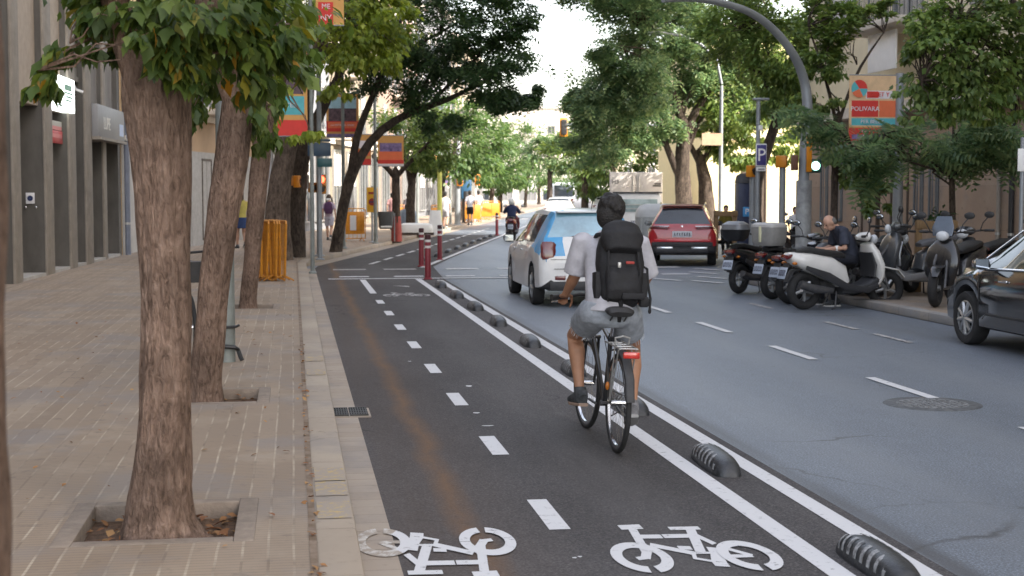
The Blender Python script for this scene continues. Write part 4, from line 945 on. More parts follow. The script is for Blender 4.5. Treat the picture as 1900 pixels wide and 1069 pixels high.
for a_, b_, l_, nm in ((p0, p1, (p1 - p0).length, 'corner'), (fs(8.8, -5.6, Z1), fs(18.8, -5.6, Z1), 9.98, 'first')):
    own = [o for o in COL.objects if o.get('category') == 'building' and (o.location - a_).length < .05][0]; X_ = Face(a_, b_ - a_, Vector(((b_ - a_).y, -(b_ - a_).x, 0)), own)
    q_ = MB(); X_.box(q_, 0, l_, -.2, .03, -.1, 2.9); q_.build('plinth', pmat('plinth_mid_grey', (0.26, 0.25, 0.235), .8, var=.15), own)
# --- stone-clad apartment building on the right
XR = 14.2
rb = thing('stone_building', 'apartment building with brown stone ground floor and balconies on the right', 'building', (XR, 39, Z1))
FR = Face((XR, 39, Z1), (0, -1, 0), (-1, 0, 0), rb)
m_stone = paving('stone_cladding', (0.36, 0.26, 0.19), (0.45, 0.335, 0.25), (0.19, 0.14, 0.105), .9, .55, False, .006, .5)
t_ = m_stone.node_tree; mpn = [n for n in t_.nodes if n.type == 'MAPPING'][0]; mpn.inputs['Rotation'].default_value = (math.pi / 2, 0, math.pi / 2)
LR = 52
b = MB(); FR.box(b, 0, LR, -14, 0, -.1, 27); b.build('wall', m_cream, rb)
b = MB(); FR.box(b, -.03, LR, -13.9, .06, -.1, 3.5); b.build('stone_base', m_stone, rb)
b = MB(); FR.box(b, -.1, LR, -.2, .45, 3.5, 3.75); FR.box(b, -.1, LR, -.2, .3, 26.8, 27.2); b.build('cornice', m_slab, rb)
for u0, u1, z1, nm in ((1.2, 1.75, 2.6, 0), (2.3, 2.8, 2.6, 0), (4.1, 5.1, 2.75, 1), (5.9, 6.9, 2.75, 1), (7.2, 7.7, 2.4, 0), (8.0, 8.5, 2.4, 0)):
    FR.window(u0, u1, .05 if nm else .9, z1, 'door' if nm else 'window', m_dwood if nm else m_rail, m_dwood if nm else m_glass, 1 if nm else 2, 0, .09)
FR.window(13.2, 15.4, .1, 3.3, 'garage_door', m_rail, m_shut, 0, 0, .09)
FR.window(16.5, 19.5, .5, 3.2, 'window', m_white, m_glass, 2, 0, .1)
for i in range(12):
    u = 1.5 + 4.0 * i
    for k in range(6):
        z = 5.55 + 3.3 * k
        if u > 26 and k > 2: continue
        FR.window(u + .3, u + 1.9, z + .05, z + 2.3, 'balcony_door', m_white, None, 1, .75 if (i + k) % 3 == 0 else .3)
        if i % 3 != 2 and i > 0: FR.balcony(u - .5, u + 2.9, z, 1.1)
# white awning blind beneath the balcony, dark picture window at the right edge
r, G_ = sign_box('white_blind', 'white hanging blind under the first balcony', 6.0, 7.6, .70, .75, 4.45, 5.33, m_white, 'blind', FR, .01)
# --- yellow building across the side street, far right row, end buildings
blk('yellow_building', 'bright yellow sunlit house across the side street on the right', Vector((17.3, 60, Z1)), (1, 0, 0), (0, -1, 0), 26, 8, 8.5, pmat('yellow_render', (0.80, 0.70, 0.42), .85, var=.05), 6, 'door', bal=False)
blk('pale_right_block', 'pale low block behind the trees on the far right', fs(44, 15.0, Z1), EV, -NV, 34, 4, 9, m_cream, 8, 'shop', bal=False)
blk('pink_right_block', 'pinkish low block farther down on the right', fs(79, 15.0, Z1), EV, -NV, 40, 8, 9.5, m_pink, 9, 'shop', bal=True)
c = at(1000, 390, 215)
blk('end_building', 'pale sunlit apartment building closing the street', Vector((c.x - 16, 232, 0)), (1, -.1, 0), (-.1, -1, 0), 30, 10, 15, m_pale, 8, 'shop', bal=True, fl=3.3)
blk('white_end_building', 'white apartment building at the far end to the right', Vector((c.x + 15, 229, 0)), (1, -.1, 0), (-.1, -1, 0), 34, 10, 17, m_cream, 9, 'shop', bal=True, fl=3.3)
# ------------------------------------------------------------------ vehicles
m_tyre = pmat('tyre_rubber', (0.022, 0.022, 0.023), .85, var=.25, scale=12)
m_rim = pmat('alloy_rim', (0.42, 0.43, 0.44), .35, .7, var=.1)
m_dark = pmat('dark_plastic', (0.03, 0.03, 0.032), .6, var=.2, scale=15)
m_tail = pmat('tail_light_red', (0.11, 0.006, 0.008), .15, var=.2, scale=14, coat=.8)
m_plate = pmat('plate_white', (0.55, 0.56, 0.59), .5, var=.04)
m_ink = pmat('plate_ink', (0.03, 0.03, 0.05), .6)
m_amber = pmat('amber_lens', (0.5, 0.16, 0.02), .2)
m_lamp = pmat('lamp_glass', (0.55, 0.57, 0.6), .08, var=.1)
m_mirror = pmat('mirror_glass', (0.5, 0.53, 0.56), .03, 1.0, var=.02)
def wheel(par, x, y, r, wd, side, rim=None, name='wheel', spokes=5):
    w_ = MB(); M = Matrix.Translation((x, y, r))
    prof = [(r * .66, -wd * .42), (r * .80, -wd * .5), (r * .95, -wd * .46), (r, -wd * .3), (r, wd * .3), (r * .95, wd * .46), (r * .80, wd * .5), (r * .66, wd * .42)]
    R_ = M @ Matrix.Rotation(math.pi / 2, 4, 'Y')
    w_.lathe(prof, 32, 0, R_); w_.lathe([(r * .66, -wd * .42), (r * .66, wd * .42)], 32, 0, R_)
    o = w_.build(name, m_tyre, par)
    k = MB(); s = side
    k.lathe([(r * .66, s * wd * .40), (r * .60, s * wd * .44), (r * .58, s * wd * .30)], 32, 0, R_)
    for i in range(spokes):
        a = 2 * math.pi * i / spokes
        p0 = R_ @ Vector((r * .08 * math.cos(a), r * .08 * math.sin(a), s * wd * .42)); p1 = R_ @ Vector((r * .60 * math.cos(a), r * .60 * math.sin(a), s * wd * .38))
        k.tube([p0, p1], [r * .09, r * .075], 6)
    k.lathe([(r * .005, s * wd * .45), (r * .13, s * wd * .43), (r * .14, s * wd * .33)], 16, 0, R_)
    k.build('rim', rim or m_rim, o)
    d = MB(); d.lathe([(.004, s * wd * .16), (r * .62, s * wd * .16)], 24, 0, R_); d.build('brake_disc', m_dark, o)
    return o
def car_shell(root, st, wheels, Ra, parts, mats, glassrows=None):
    """st: (y, half width, z bottom, z belt, half width at belt, z top, half width of roof). parts(i,j,y,z)->name"""
    st = sorted(st); ys = sorted(set([s[0] for s in st] + [round(wy + Ra * math.cos(a), 4) for wy, wz in wheels for a in np.linspace(0, math.pi, 13)]))
    A = np.array(st); rings = []
    for y in ys:
        hw, zb, zt_b, hb, zt, hr = [float(np.interp(y, A[:, 0], A[:, k])) for k in range(1, 7)]
        for wy, wz in wheels:
            if abs(y - wy) < Ra: zb = max(zb, wz + math.sqrt(max(0, Ra * Ra - (y - wy) ** 2)))
        zbl = min(zt_b, zt - .05); gl = zt - zbl
        hrr = hr if gl > .2 else hb + (hr - hb) * max(0, (gl - .05) / .15)
        h = zbl - zb
        half = [(0, zb), (hw * .90, zb), (hw * .985, zb + .03), (hw, zb + .30 * h), (hw * 1.004, zb + .55 * h), (hw * .995, zb + .80 * h), (hb, zbl), (hb + (hrr - hb) * .5 - .0, zbl + gl * .46), (hrr, zbl + gl * .84), (hrr - .05, zbl + gl * .955), (hrr * .6, zt), (hrr * .2, zt + .006)]
        full = half + [(-x, z) for x, z in half[:0:-1]]
        rings.append([(x, y, z) for x, z in full])
    n = len(rings[0]); NH = 12
    bag = {}
    for i in range(len(rings) - 1):
        for j in range(n):
            row = j if j < NH - 1 else (NH - 1 if j == NH - 1 else n - 1 - j)
            side = 1 if j < NH else -1
            nm = parts(ys[i], ys[i + 1], row, side)
            q = [rings[i][j], rings[i][(j + 1) % n], rings[i + 1][(j + 1) % n], rings[i + 1][j]]
            bag.setdefault(nm, []).append(q)
    for k, rg in ((0, rings[0][::-1]), (1, rings[-1])): bag.setdefault(parts(None, k, 0, 0), []).append(rg)
    out = {}
    for nm, qs in bag.items():
        mb = MB(); idx = {}
        for q in qs:
            f = []
            for p in q:
                kk = tuple(round(c, 5) for c in p)
                if kk not in idx: idx[kk] = len(mb.v); mb.v.append(p)
                if idx[kk] not in f: f.append(idx[kk])
            if len(f) > 2: mb.f.append(tuple(f)); mb.m.append(0)
        out[nm] = mb.build(nm.split(':')[0], mats[nm], root, 40)
    return out
def mirror_part(root, x, y, z, m, s):
    b = MB(); b.sweep([(-.05, 0, .05, .05), (-.04, 0, .1, .07), (.03, 0, .09, .065), (.08, 0, .03, .03)], 12, 2.6, 0, Matrix.Translation((x + s * .12, y, z))); b.tube([(x, y, z - .03), (x + s * .08, y, z)], .025, 6)
    o = b.build('wing_mirror', m, root); g = MB(); g.box((x + s * .12, y - .052, z), (.15, .006, .10)); g.build('mirror_glass', m_mirror, o)
def plate(root, y, z, w_=.5, h=.11, m=None, rx=0.0, x=0.0):
    M = Matrix.Translation((x, y, z)) @ Matrix.Rotation(rx, 4, 'X'); b = MB(); b.box((0, 0, 0), (w_, .012, h), 0, 0, .004, M); o = b.build('number_plate', m or m_plate, root)
    t = MB(); k = 7
    for i in range(k):
        t.box((-w_ * .38 + w_ * .76 * i / (k - 1), -.0075, 0), (w_ * .045, .004, h * .5), 0, 0, 0, M); t.box((-w_ * .38 + w_ * .76 * i / (k - 1) + w_ * .03, -.0075, h * (.22 if i % 2 else -.2)), (w_ * .05, .004, h * .1), 0, 0, 0, M)
    t.build('characters', m_ink, o)

# white hatchback with blue rear corners
m_cw = pmat('car_white', (0.72, 0.72, 0.72), .3, var=.05, coat=.6); m_cb = pmat('car_blue_livery', (0.03, 0.30, 0.60), .3, var=.1, coat=.6)
m_glb = pmat('glass_painted_reflection', (0.16, 0.33, 0.42), .06, .0, var=.45, scale=1.4, spec=1.0, coat=1)  # light blue base colour stands in for the reflection on the rear window
sd = thing('hatchback_car', 'white hatchback with blue rear corners driving ahead of the cyclist', 'car', (4.62, 24.15, 0), rad(-1))
ST = [(-2.04, .66, .40, .55, .64, .70, .58), (-2.03, .76, .33, .70, .72, .80, .66), (-2.00, .80, .30, .84, .75, .93, .70), (-1.955, .825, .29, .93, .77, 1.02, .71), (-1.90, .835, .28, .97, .775, 1.09, .69), (-1.70, .85, .27, .99, .79, 1.40, .575), (-1.62, .855, .26, .995, .795, 1.475, .565), (-1.35, .86, .24, .995, .80, 1.505, .58), (-.5, .865, .22, .98, .81, 1.52, .60), (.2, .865, .22, .955, .81, 1.49, .59), (.45, .865, .22, .95, .81, 1.43, .58), (1.08, .86, .22, .93, .80, 1.03, .62), (1.25, .855, .22, .9, .78, .97, .62), (1.7, .83, .24, .80, .74, .88, .6), (1.95, .74, .26, .62, .66, .72, .55), (2.02, .6, .3, .5, .55, .58, .5)]
def sp(y0, y1, row, side):
    if y0 is None: return 'bumper' if y1 == 0 else 'body'
    y = (y0 + y1) / 2
    if row <= 1: return 'sill'
    if y < -1.93 and row < 6: return 'bumper'
    if -1.90 <= y < -1.62 and row >= 9: return 'rear_window'
    if -2.03 <= y < -1.30 and row in (5, 6, 7, 8): return 'livery_panel:%d' % side
    if (-2.02 <= y < -1.90 and row == 9) or (-1.80 <= y < -1.62 and row == 9): return 'livery_panel:%d' % side
    if -1.62 <= y < -1.35 and row in (8, 9): return 'livery_panel:%d' % side
    if row in (6, 7) and (-1.30 <= y < -.42 or -.36 <= y < .48): return 'side_window'
    if row in (6, 7) and -.42 <= y < -.36: return 'door_pillar'
    if .45 <= y < 1.05 and row >= 9: return 'windscreen'
    if .48 <= y < 1.0 and row in (6, 7): return 'side_window'
    return 'body'
ms = dict(body=m_cw, bumper=m_cw, sill=m_dark, **{'livery_panel:1': m_cb, 'livery_panel:-1': m_cb}, rear_window=m_glb, side_window=m_glass, windscreen=m_glass, door_pillar=m_dark)
car_shell(sd, ST, [(-1.30, .31), (1.29, .31)], .355, sp, ms)
b = MB(); b.box((0, 0, .45), (1.30, 3.7, .4)); b.box((0, 0, .62), (1.5, 1.7, .4)); b.build('underbody', m_dark, sd)
for x, s in ((-.76, -1), (.76, 1)):
    wheel(sd, x, -1.30, .31, .19, s); wheel(sd, x, 1.29, .31, .19, s)
    mirror_part(sd, s * .83, .72, 1.0, m_dark, s)
    b = MB(); b.sweep([(-2.03 + .05, .74, .10, .03), (-2.01 + .05, .78, .125, .05), (-1.985 + .04, .87, .125, .055), (-1.95 + .03, .965, .125, .05), (-1.93 + .03, 1.01, .10, .03)], 14, 4, 0, Matrix.Translation((s * .675, -.025, 0))); b.build('tail_light', m_tail, sd)
    b = MB(); b.box((s * .52, -2.038, .46), (.2, .02, .07), s * .12, 0, .01); b.build('reflector', m_tail, sd)
    for y in (-.25, .62): b = MB(); b.box((s * .868, y, .84), (.02, .16, .03), 0, 0, .008); b.build('door_handle', m_cw, sd)
b = MB(); b.box((0, -2.0, .335), (1.35, .12, .15), 0, 0, .03); b.build('diffuser', m_dark, sd); plate(sd, -2.045, .70)
b = MB(); b.box((0, -1.63, 1.475), (1.0, .16, .03), 0, 0, .012); b.build('spoiler', m_cw, sd)
b = MB(); b.box((0, -2.047, .60), (1.2, .006, .008)); b.box((0, -2.035, .745), (1.3, .02, .007)); b.tube([(-.30, -1.90, 1.10), (.15, -1.93, 1.06)], .008, 5); b.build('seam', m_dark, sd)
b = MB(); b.box((0, -2.03, .70), (.62, .02, .17), 0, 0, .02); b.build('plate_recess', pmat('recess_grey', (.3, .3, .3), .5), sd)
b = MB(); b.cyl((.1, -1.4, 1.51), (.1, -1.55, 1.68), .006); b.build('aerial', m_dark, sd)
b = MB(); b.sweep([(-2.035, .62, .30, .01), (-2.03, .66, .31, .012)], 10, 4); b.build('emblem_bar', m_cw, sd)

# red SUV
m_cr = pmat('car_red', (0.36, 0.012, 0.018), .28, var=.12, coat=.9); m_crt = pmat('car_roof_red', (0.34, 0.12, 0.10), .35, var=.1, coat=.5)
sv = thing('red_suv', 'red SUV stopped ahead at the junction with white number plate', 'car', (9.74, 35.7, 0), rad(-16), scale=.89)
ST = [(-2.24, .70, .50, .62, .66, .72, .6), (-2.23, .84, .42, .88, .78, .95, .70), (-2.18, .90, .38, 1.0, .83, 1.08, .76), (-2.10, .915, .36, 1.03, .84, 1.14, .76), (-1.72, .925, .34, 1.06, .86, 1.55, .60), (-1.6, .93, .33, 1.06, .865, 1.62, .60), (-1.0, .93, .31, 1.04, .87, 1.67, .63), (0, .93, .3, 1.02, .875, 1.66, .64), (.4, .93, .3, 1.01, .875, 1.60, .63), (1.1, .925, .3, 1.0, .86, 1.14, .68), (1.3, .92, .3, .98, .85, 1.08, .7), (1.9, .88, .32, .9, .8, 1.0, .66), (2.15, .78, .36, .7, .7, .8, .6), (2.2, .6, .4, .6, .55, .66, .5)]
def sp2(y0, y1, row, side):
    if y0 is None: return 'bumper' if y1 == 0 else 'body'
    y = (y0 + y1) / 2
    if row <= 2: return 'bumper'
    if -2.10 <= y < -1.70 and row >= 9: return 'rear_window'
    if row in (6, 7) and (-1.6 <= y < -.6 or -.5 <= y < .5): return 'side_window'
    if .4 <= y < 1.1 and row >= 9: return 'windscreen'
    if row >= 8 and -1.7 < y < .4: return 'roof'
    return 'body'
car_shell(sv, ST, [(-1.33, .36), (1.35, .36)], .42, sp2, dict(body=m_cr, bumper=m_dark, rear_window=m_glass, side_window=m_glass, windscreen=m_glass, roof=m_crt))
b = MB(); b.box((0, 0, .55), (1.4, 4.1, .5)); b.build('underbody', m_dark, sv)
for x, s in ((-.8, -1), (.8, 1)):
    wheel(sv, x, -1.33, .36, .24, s); wheel(sv, x, 1.35, .36, .24, s); mirror_part(sv, s * .9, .75, 1.1, m_dark, s)
    b = MB(); b.box((s * .62, -2.185, 1.035), (.50, .10, .05), s * .10, 0, .02); b.build('tail_light', m_tail, sv)
    b = MB(); b.box((s * .60, -2.215, 1.085), (.52, .06, .018), s * .10, 0, .006); b.build('chrome_strip', m_chrome, sv)
    b = MB(); b.box((s * .46, -2.25, .50), (.44, .04, .06), 0, 0, .015); b.build('exhaust_trim', m_chrome, sv)
    b = MB(); b.tube([(s * .60, -1.5, 1.66), (s * .62, -.5, 1.71), (s * .62, .3, 1.66)], .018, 6); b.build('roof_rail', m_chrome, sv)
b = MB(); b.box((0, -2.235, .60), (1.64, .05, .12), 0, 0, .02); b.box((0, -2.24, .43), (1.4, .06, .12), 0, 0, .02); b.build('lower_trim', m_dark, sv)
b = MB(); b.box((0, -2.245, .70), (1.5, .05, .08), 0, 0, .02); b.build('tailgate_lip', pmat('car_red_bright', (.5, .03, .04), .25, coat=.8), sv)
plate(sv, -2.24, .87, .52, .16); b = MB(); b.ell((0, -2.17, 1.06), (.05, .02, .05)); b.build('badge', m_chrome, sv)
b = MB(); b.box((0, -1.66, 1.63), (1.1, .22, .03), 0, 0, .012); b.build('spoiler', m_crt, sv)

# black hatchback at the right edge
m_ck = pmat('car_black', (0.012, 0.012, 0.013), .12, var=.2, coat=1.0)
m_glk = pmat('tinted_glass', (0.03, 0.055, 0.05), .05, var=.6, scale=2.5, spec=.9)
bc = thing('black_car', 'glossy black car parked at the right edge of the frame', 'car', (8.68, 14.85, 0), rad(0))
ST = [(-2.14, .70, .42, .6, .66, .74, .6), (-2.1, .8, .34, .80, .74, .90, .66), (-2.02, .84, .3, .92, .78, 1.02, .68), (-1.6, .87, .26, .95, .81, 1.34, .60), (-1.4, .875, .24, .955, .82, 1.41, .58), (-.5, .88, .22, .94, .825, 1.46, .60), (.1, .88, .22, .92, .825, 1.45, .60), (.4, .88, .22, .915, .82, 1.38, .585), (1.0, .875, .22, .90, .81, 1.02, .63), (1.15, .87, .22, .88, .79, .955, .64), (1.55, .85, .23, .82, .74, .89, .62), (1.9, .78, .25, .68, .66, .76, .55), (2.03, .68, .27, .52, .58, .62, .5), (2.08, .55, .3, .44, .5, .5, .42)]
def sp3(y0, y1, row, side):
    if y0 is None: return 'bumper'
    y = (y0 + y1) / 2
    if row <= 1: return 'sill'
    if y > 1.78 and row < 6: return 'bumper'
    if .4 <= y < 1.0 and row >= 9: return 'windscreen'
    if row in (6, 7) and (-1.45 <= y < -.44 or -.36 <= y < .86): return 'side_window'
    if -1.95 <= y < -1.5 and row >= 9: return 'rear_window'
    return 'body'
car_shell(bc, ST, [(-1.29, .315), (1.25, .315)], .365, sp3, dict(body=m_ck, bumper=m_ck, sill=m_dark, windscreen=m_glass, side_window=m_glk, rear_window=m_glass))
b = MB(); b.box((0, 0, .47), (1.3, 3.8, .42)); b.box((0, 0, .6), (1.5, 1.65, .5)); b.build('underbody', m_dark, bc)
for x, s in ((-.775, -1), (.775, 1)):
    wheel(bc, x, -1.29, .315, .2, s, spokes=9); wheel(bc, x, 1.25, .315, .2, s, spokes=9); mirror_part(bc, s * .84, .70, .98, m_ck, s)
    b = MB(); b.tube([(s * .835, -1.5, .965), (s * .838, -.4, .95), (s * .835, .9, .915)], .012, 6); b.build('chrome_strip', m_chrome, bc)
    b = MB(); b.tube([(s * .59, -1.4, 1.395), (s * .61, -.4, 1.445), (s * .605, .12, 1.425), (s * .60, .40, 1.355), (s * .70, .78, 1.13), (s * .80, 1.0, .965)], .012, 6); b.build('roof_strip', m_chrome, bc)
    
    for y in (-.62, .30): b = MB(); b.box((s * .885, y, .795), (.025, .19, .03), 0, 0, .01); b.build('door_handle', m_chrome, bc)
    b = MB()
    for y in (-.42, .88): b.box((s * .883, y, .6), (.006, .012, .55))
    b.box((s * .884, -.2, .40), (.012, 1.8, .03), 0, 0, .006); b.build('door_seam', m_dark, bc)
    b = MB(); b.sweep([(1.55, .72, .04, .05), (1.75, .70, .12, .09), (1.92, .62, .08, .06)], 12, 2.5, 0, Matrix.Translation((s * .60, 0, 0))); b.build('headlight', m_lamp, bc)
b = MB(); b.box((.68, 1.7, .2), (.3, .3, .06)); b.build('mud_flap', m_dark, bc)
for s in (-1, 1): b = MB(); b.sweep([(-2.09, .74, .10, .03), (-2.04, .86, .13, .04), (-1.98, .96, .09, .03)], 12, 3, 0, Matrix.Translation((s * .66, -.02, 0))); b.build('tail_light', m_tail, bc)
plate(bc, -2.15, .62)

# white box truck, van, waste container, bus
tk = thing('box_truck', 'white box truck with two rear doors behind the white van', 'truck', (at(1190, 400, 58).x + .35, 60.5, 0), rad(-13))
m_box = pmat('truck_box', (0.62, 0.58, 0.55), .5, var=.06, scale=2)
b = MB(); b.box((0, 0, 1.62), (2.16, 4.6, 1.92), 0, 0, .04); b.build('cargo_box', m_box, tk)
for s in (-1, 1):
    b = MB(); b.box((s * .53, -2.31, 1.60), (1.03, .03, 1.80), 0, 0, .01); o = b.build('rear_door', m_box, tk)
    b = MB(); b.tube([(s * .12, -2.345, .8), (s * .12, -2.345, 2.45)], .014, 6); b.build('lock_bar', m_alu, o)
    b = MB(); b.box((s * .8, -2.3, .6), (.4, .04, .12), 0, 0, .01); b.build('tail_light', m_tail, tk)
    for y in (-1.3, 3.0): wheel(tk, s * .9, y, .38, .24, s, spokes=4)
b = MB(); text(b, 'H3', .24, frame3((-.84, -2.335, 2.18), (1, 0, 0), (0, 0, 1))); b.build('lettering', m_dark, tk, 0)
b = MB(); b.box((.85, -2.333, 2.02), (.34, .01, .05)); b.box((.88, -2.333, 2.1), (.26, .01, .05)); b.build('print', m_dark, tk)
b = MB(); b.box((0, 0, .5), (1.0, 6.4, .25)); b.build('chassis', m_dark, tk)
b = MB(); b.sweep([(2.4, 1.1, .95, .7), (2.9, 1.15, .98, .75), (3.6, 1.1, .98, .7), (3.9, .85, .9, .4)], 16, 5); b.build('cab', m_white, tk)
vn = thing('white_van', 'white van with a wide barred rear window in front of the truck', 'van', (at(1207, 400, 49).x, 51.0, 0), rad(-13))
ST = [(-2.0, .80, .35, .95, .80, 1.66, .76), (-1.98, .86, .3, .98, .85, 1.72, .80), (-1.8, .87, .28, 1.0, .86, 1.76, .80), (1.0, .87, .28, 1.0, .86, 1.74, .79), (1.5, .87, .3, 1.0, .84, 1.35, .74), (1.9, .84, .32, .9, .8, 1.0, .7), (2.2, .7, .36, .6, .66, .72, .6)]
car_shell(vn, ST, [(-1.2, .3), (1.4, .3)], .35, lambda y0, y1, row, side: 'body' if y0 is None or row < 9 or not (1.0 <= y0 < 1.9) else 'windscreen', dict(body=m_white, windscreen=m_glass))
b = MB(); b.box((0, -2.01, 1.31), (1.36, .03, .44), 0, 0, .01); o = b.build('rear_window', pmat('pale_glass', (0.28, .36, .36), .15, var=.25, scale=3), vn)
b = MB()
for z in (1.2, 1.34): b.box((0, -2.035, z), (1.36, .02, .025))
b.build('bars', m_alu, o)
b = MB(); b.box((0, -1.95, 1.755), (1.7, .2, .05), 0, 0, .01); b.build('roof_edge', m_dark, vn)
for s in (-1, 1):
    for y in (-1.2, 1.4): wheel(vn, s * .78, y, .3, .19, s)
    b = MB(); b.box((s * .80, -2.0, 1.2), (.07, .05, .4), 0, 0, .01); b.build('tail_light', m_tail, vn)
plate(vn, -2.03, .75)
wc = thing('waste_container', 'grey ribbed waste container with rounded lid left of the red car', 'waste container', (at(1222, 420, 43.5).x, 43.5, 0), rad(-12))
m_wc = pmat('container_grey', (0.40, 0.41, 0.40), .5, var=.1)
b = MB(); b.sweep([(0, .12, .62, .5), (0, .2, .66, .55), (0, 1.0, .72, .6)], 18, 6)
for i in range(7): b.box((-.54 + .18 * i, -.585, .6), (.05, .05, .8), 0, 0, .012)
b.build('bin', m_wc, wc); b = MB(); b.sweep([(0, 1.01, .73, .61), (0, 1.2, .70, .58), (0, 1.36, .58, .46), (0, 1.42, .40, .30)], 18, 4)
b.build('lid', pmat('container_lid', (0.46, .47, .47), .45, var=.08), wc)
for sx in (-1, 1):
    for sy in (-1, 1):
        b = MB(); b.cyl((sx * .48 - .03, sy * .4, .07), (sx * .48 + .03, sy * .4, .07), .07, n=12); b.build('caster', m_dark, wc)
bs = thing('city_bus', 'bus with a wide dark windscreen standing at the far end of the street', 'bus', (at(1058, 380, 158).x, 163, 0), rad(-8), scale=.95)
b = MB(); b.sweep([(-4.9, 1.6, 1.2, 1.25), (-4.8, 1.6, 1.25, 1.32), (4.9, 1.6, 1.25, 1.32), (5, 1.6, 1.2, 1.2)], 20, 8); b.build('body', pmat('bus_pale', (0.6, .62, .66), .4), bs)
b = MB(); b.box((0, -4.93, 1.95), (2.2, .1, 1.3), 0, 0, .05); b.build('rear_window', m_glass, bs)
for s in (-1, 1):
    b = MB(); b.box((s * 1.25, 0, 2.0), (.05, 9.2, .9), 0, 0, .02); b.build('side_window', m_glass, bs)
    for y in (-3, 3): wheel(bs, s * 1.05, y, .48, .28, s)
    b = MB(); b.box((s * 1.0, -4.96, .9), (.18, .08, .3)); b.build('tail_light', m_tail, bs)
# pale cars far ahead
def far_car(label, X, Y, rz, m):
    r = thing('distant_car', label, 'car', (X, Y, 0), rz, 'pale cars far down the street')
    car_shell(r, [(-2.05, .7, .35, .6, .7, .8, .62), (-2.0, .83, .3, .9, .79, 1.0, .7), (-1.5, .86, .26, .95, .81, 1.4, .58), (-.4, .87, .24, .95, .82, 1.47, .6), (.3, .87, .24, .93, .82, 1.43, .6), (1.0, .86, .24, .9, .8, 1.0, .65), (1.8, .8, .26, .7, .7, .8, .6), (2.05, .6, .3, .5, .55, .6, .5)], [(-1.28, .31), (1.28, .31)], .36,
              lambda y0, y1, row, side: 'body' if y0 is None or not ((row in (6, 7) and -1.5 < y0 < .9) or (row >= 9 and (y0 < -1.45 and y0 > -1.98 or .3 <= y0 < 1.0))) else 'window', dict(body=m, window=m_glass))
    for s in (-1, 1):
        for y in (-1.28, 1.28): wheel(r, s * .77, y, .31, .19, s)
        b = MB(); b.box((s * .66, -2.0, .85), (.2, .06, .12)); b.build('tail_light', m_tail, r)
p = fs(44, 4.4); far_car('white car driving far ahead, left lane', p.x, p.y, -TH, m_cw)
p = fs(60, 6.8); far_car('pale silver car far ahead in the middle lane', p.x, p.y, -TH, pmat('car_silver', (.5, .51, .52), .3, .3))
p = fs(92, 4.6); far_car('white car farthest down the street', p.x, p.y, -TH, m_cw)

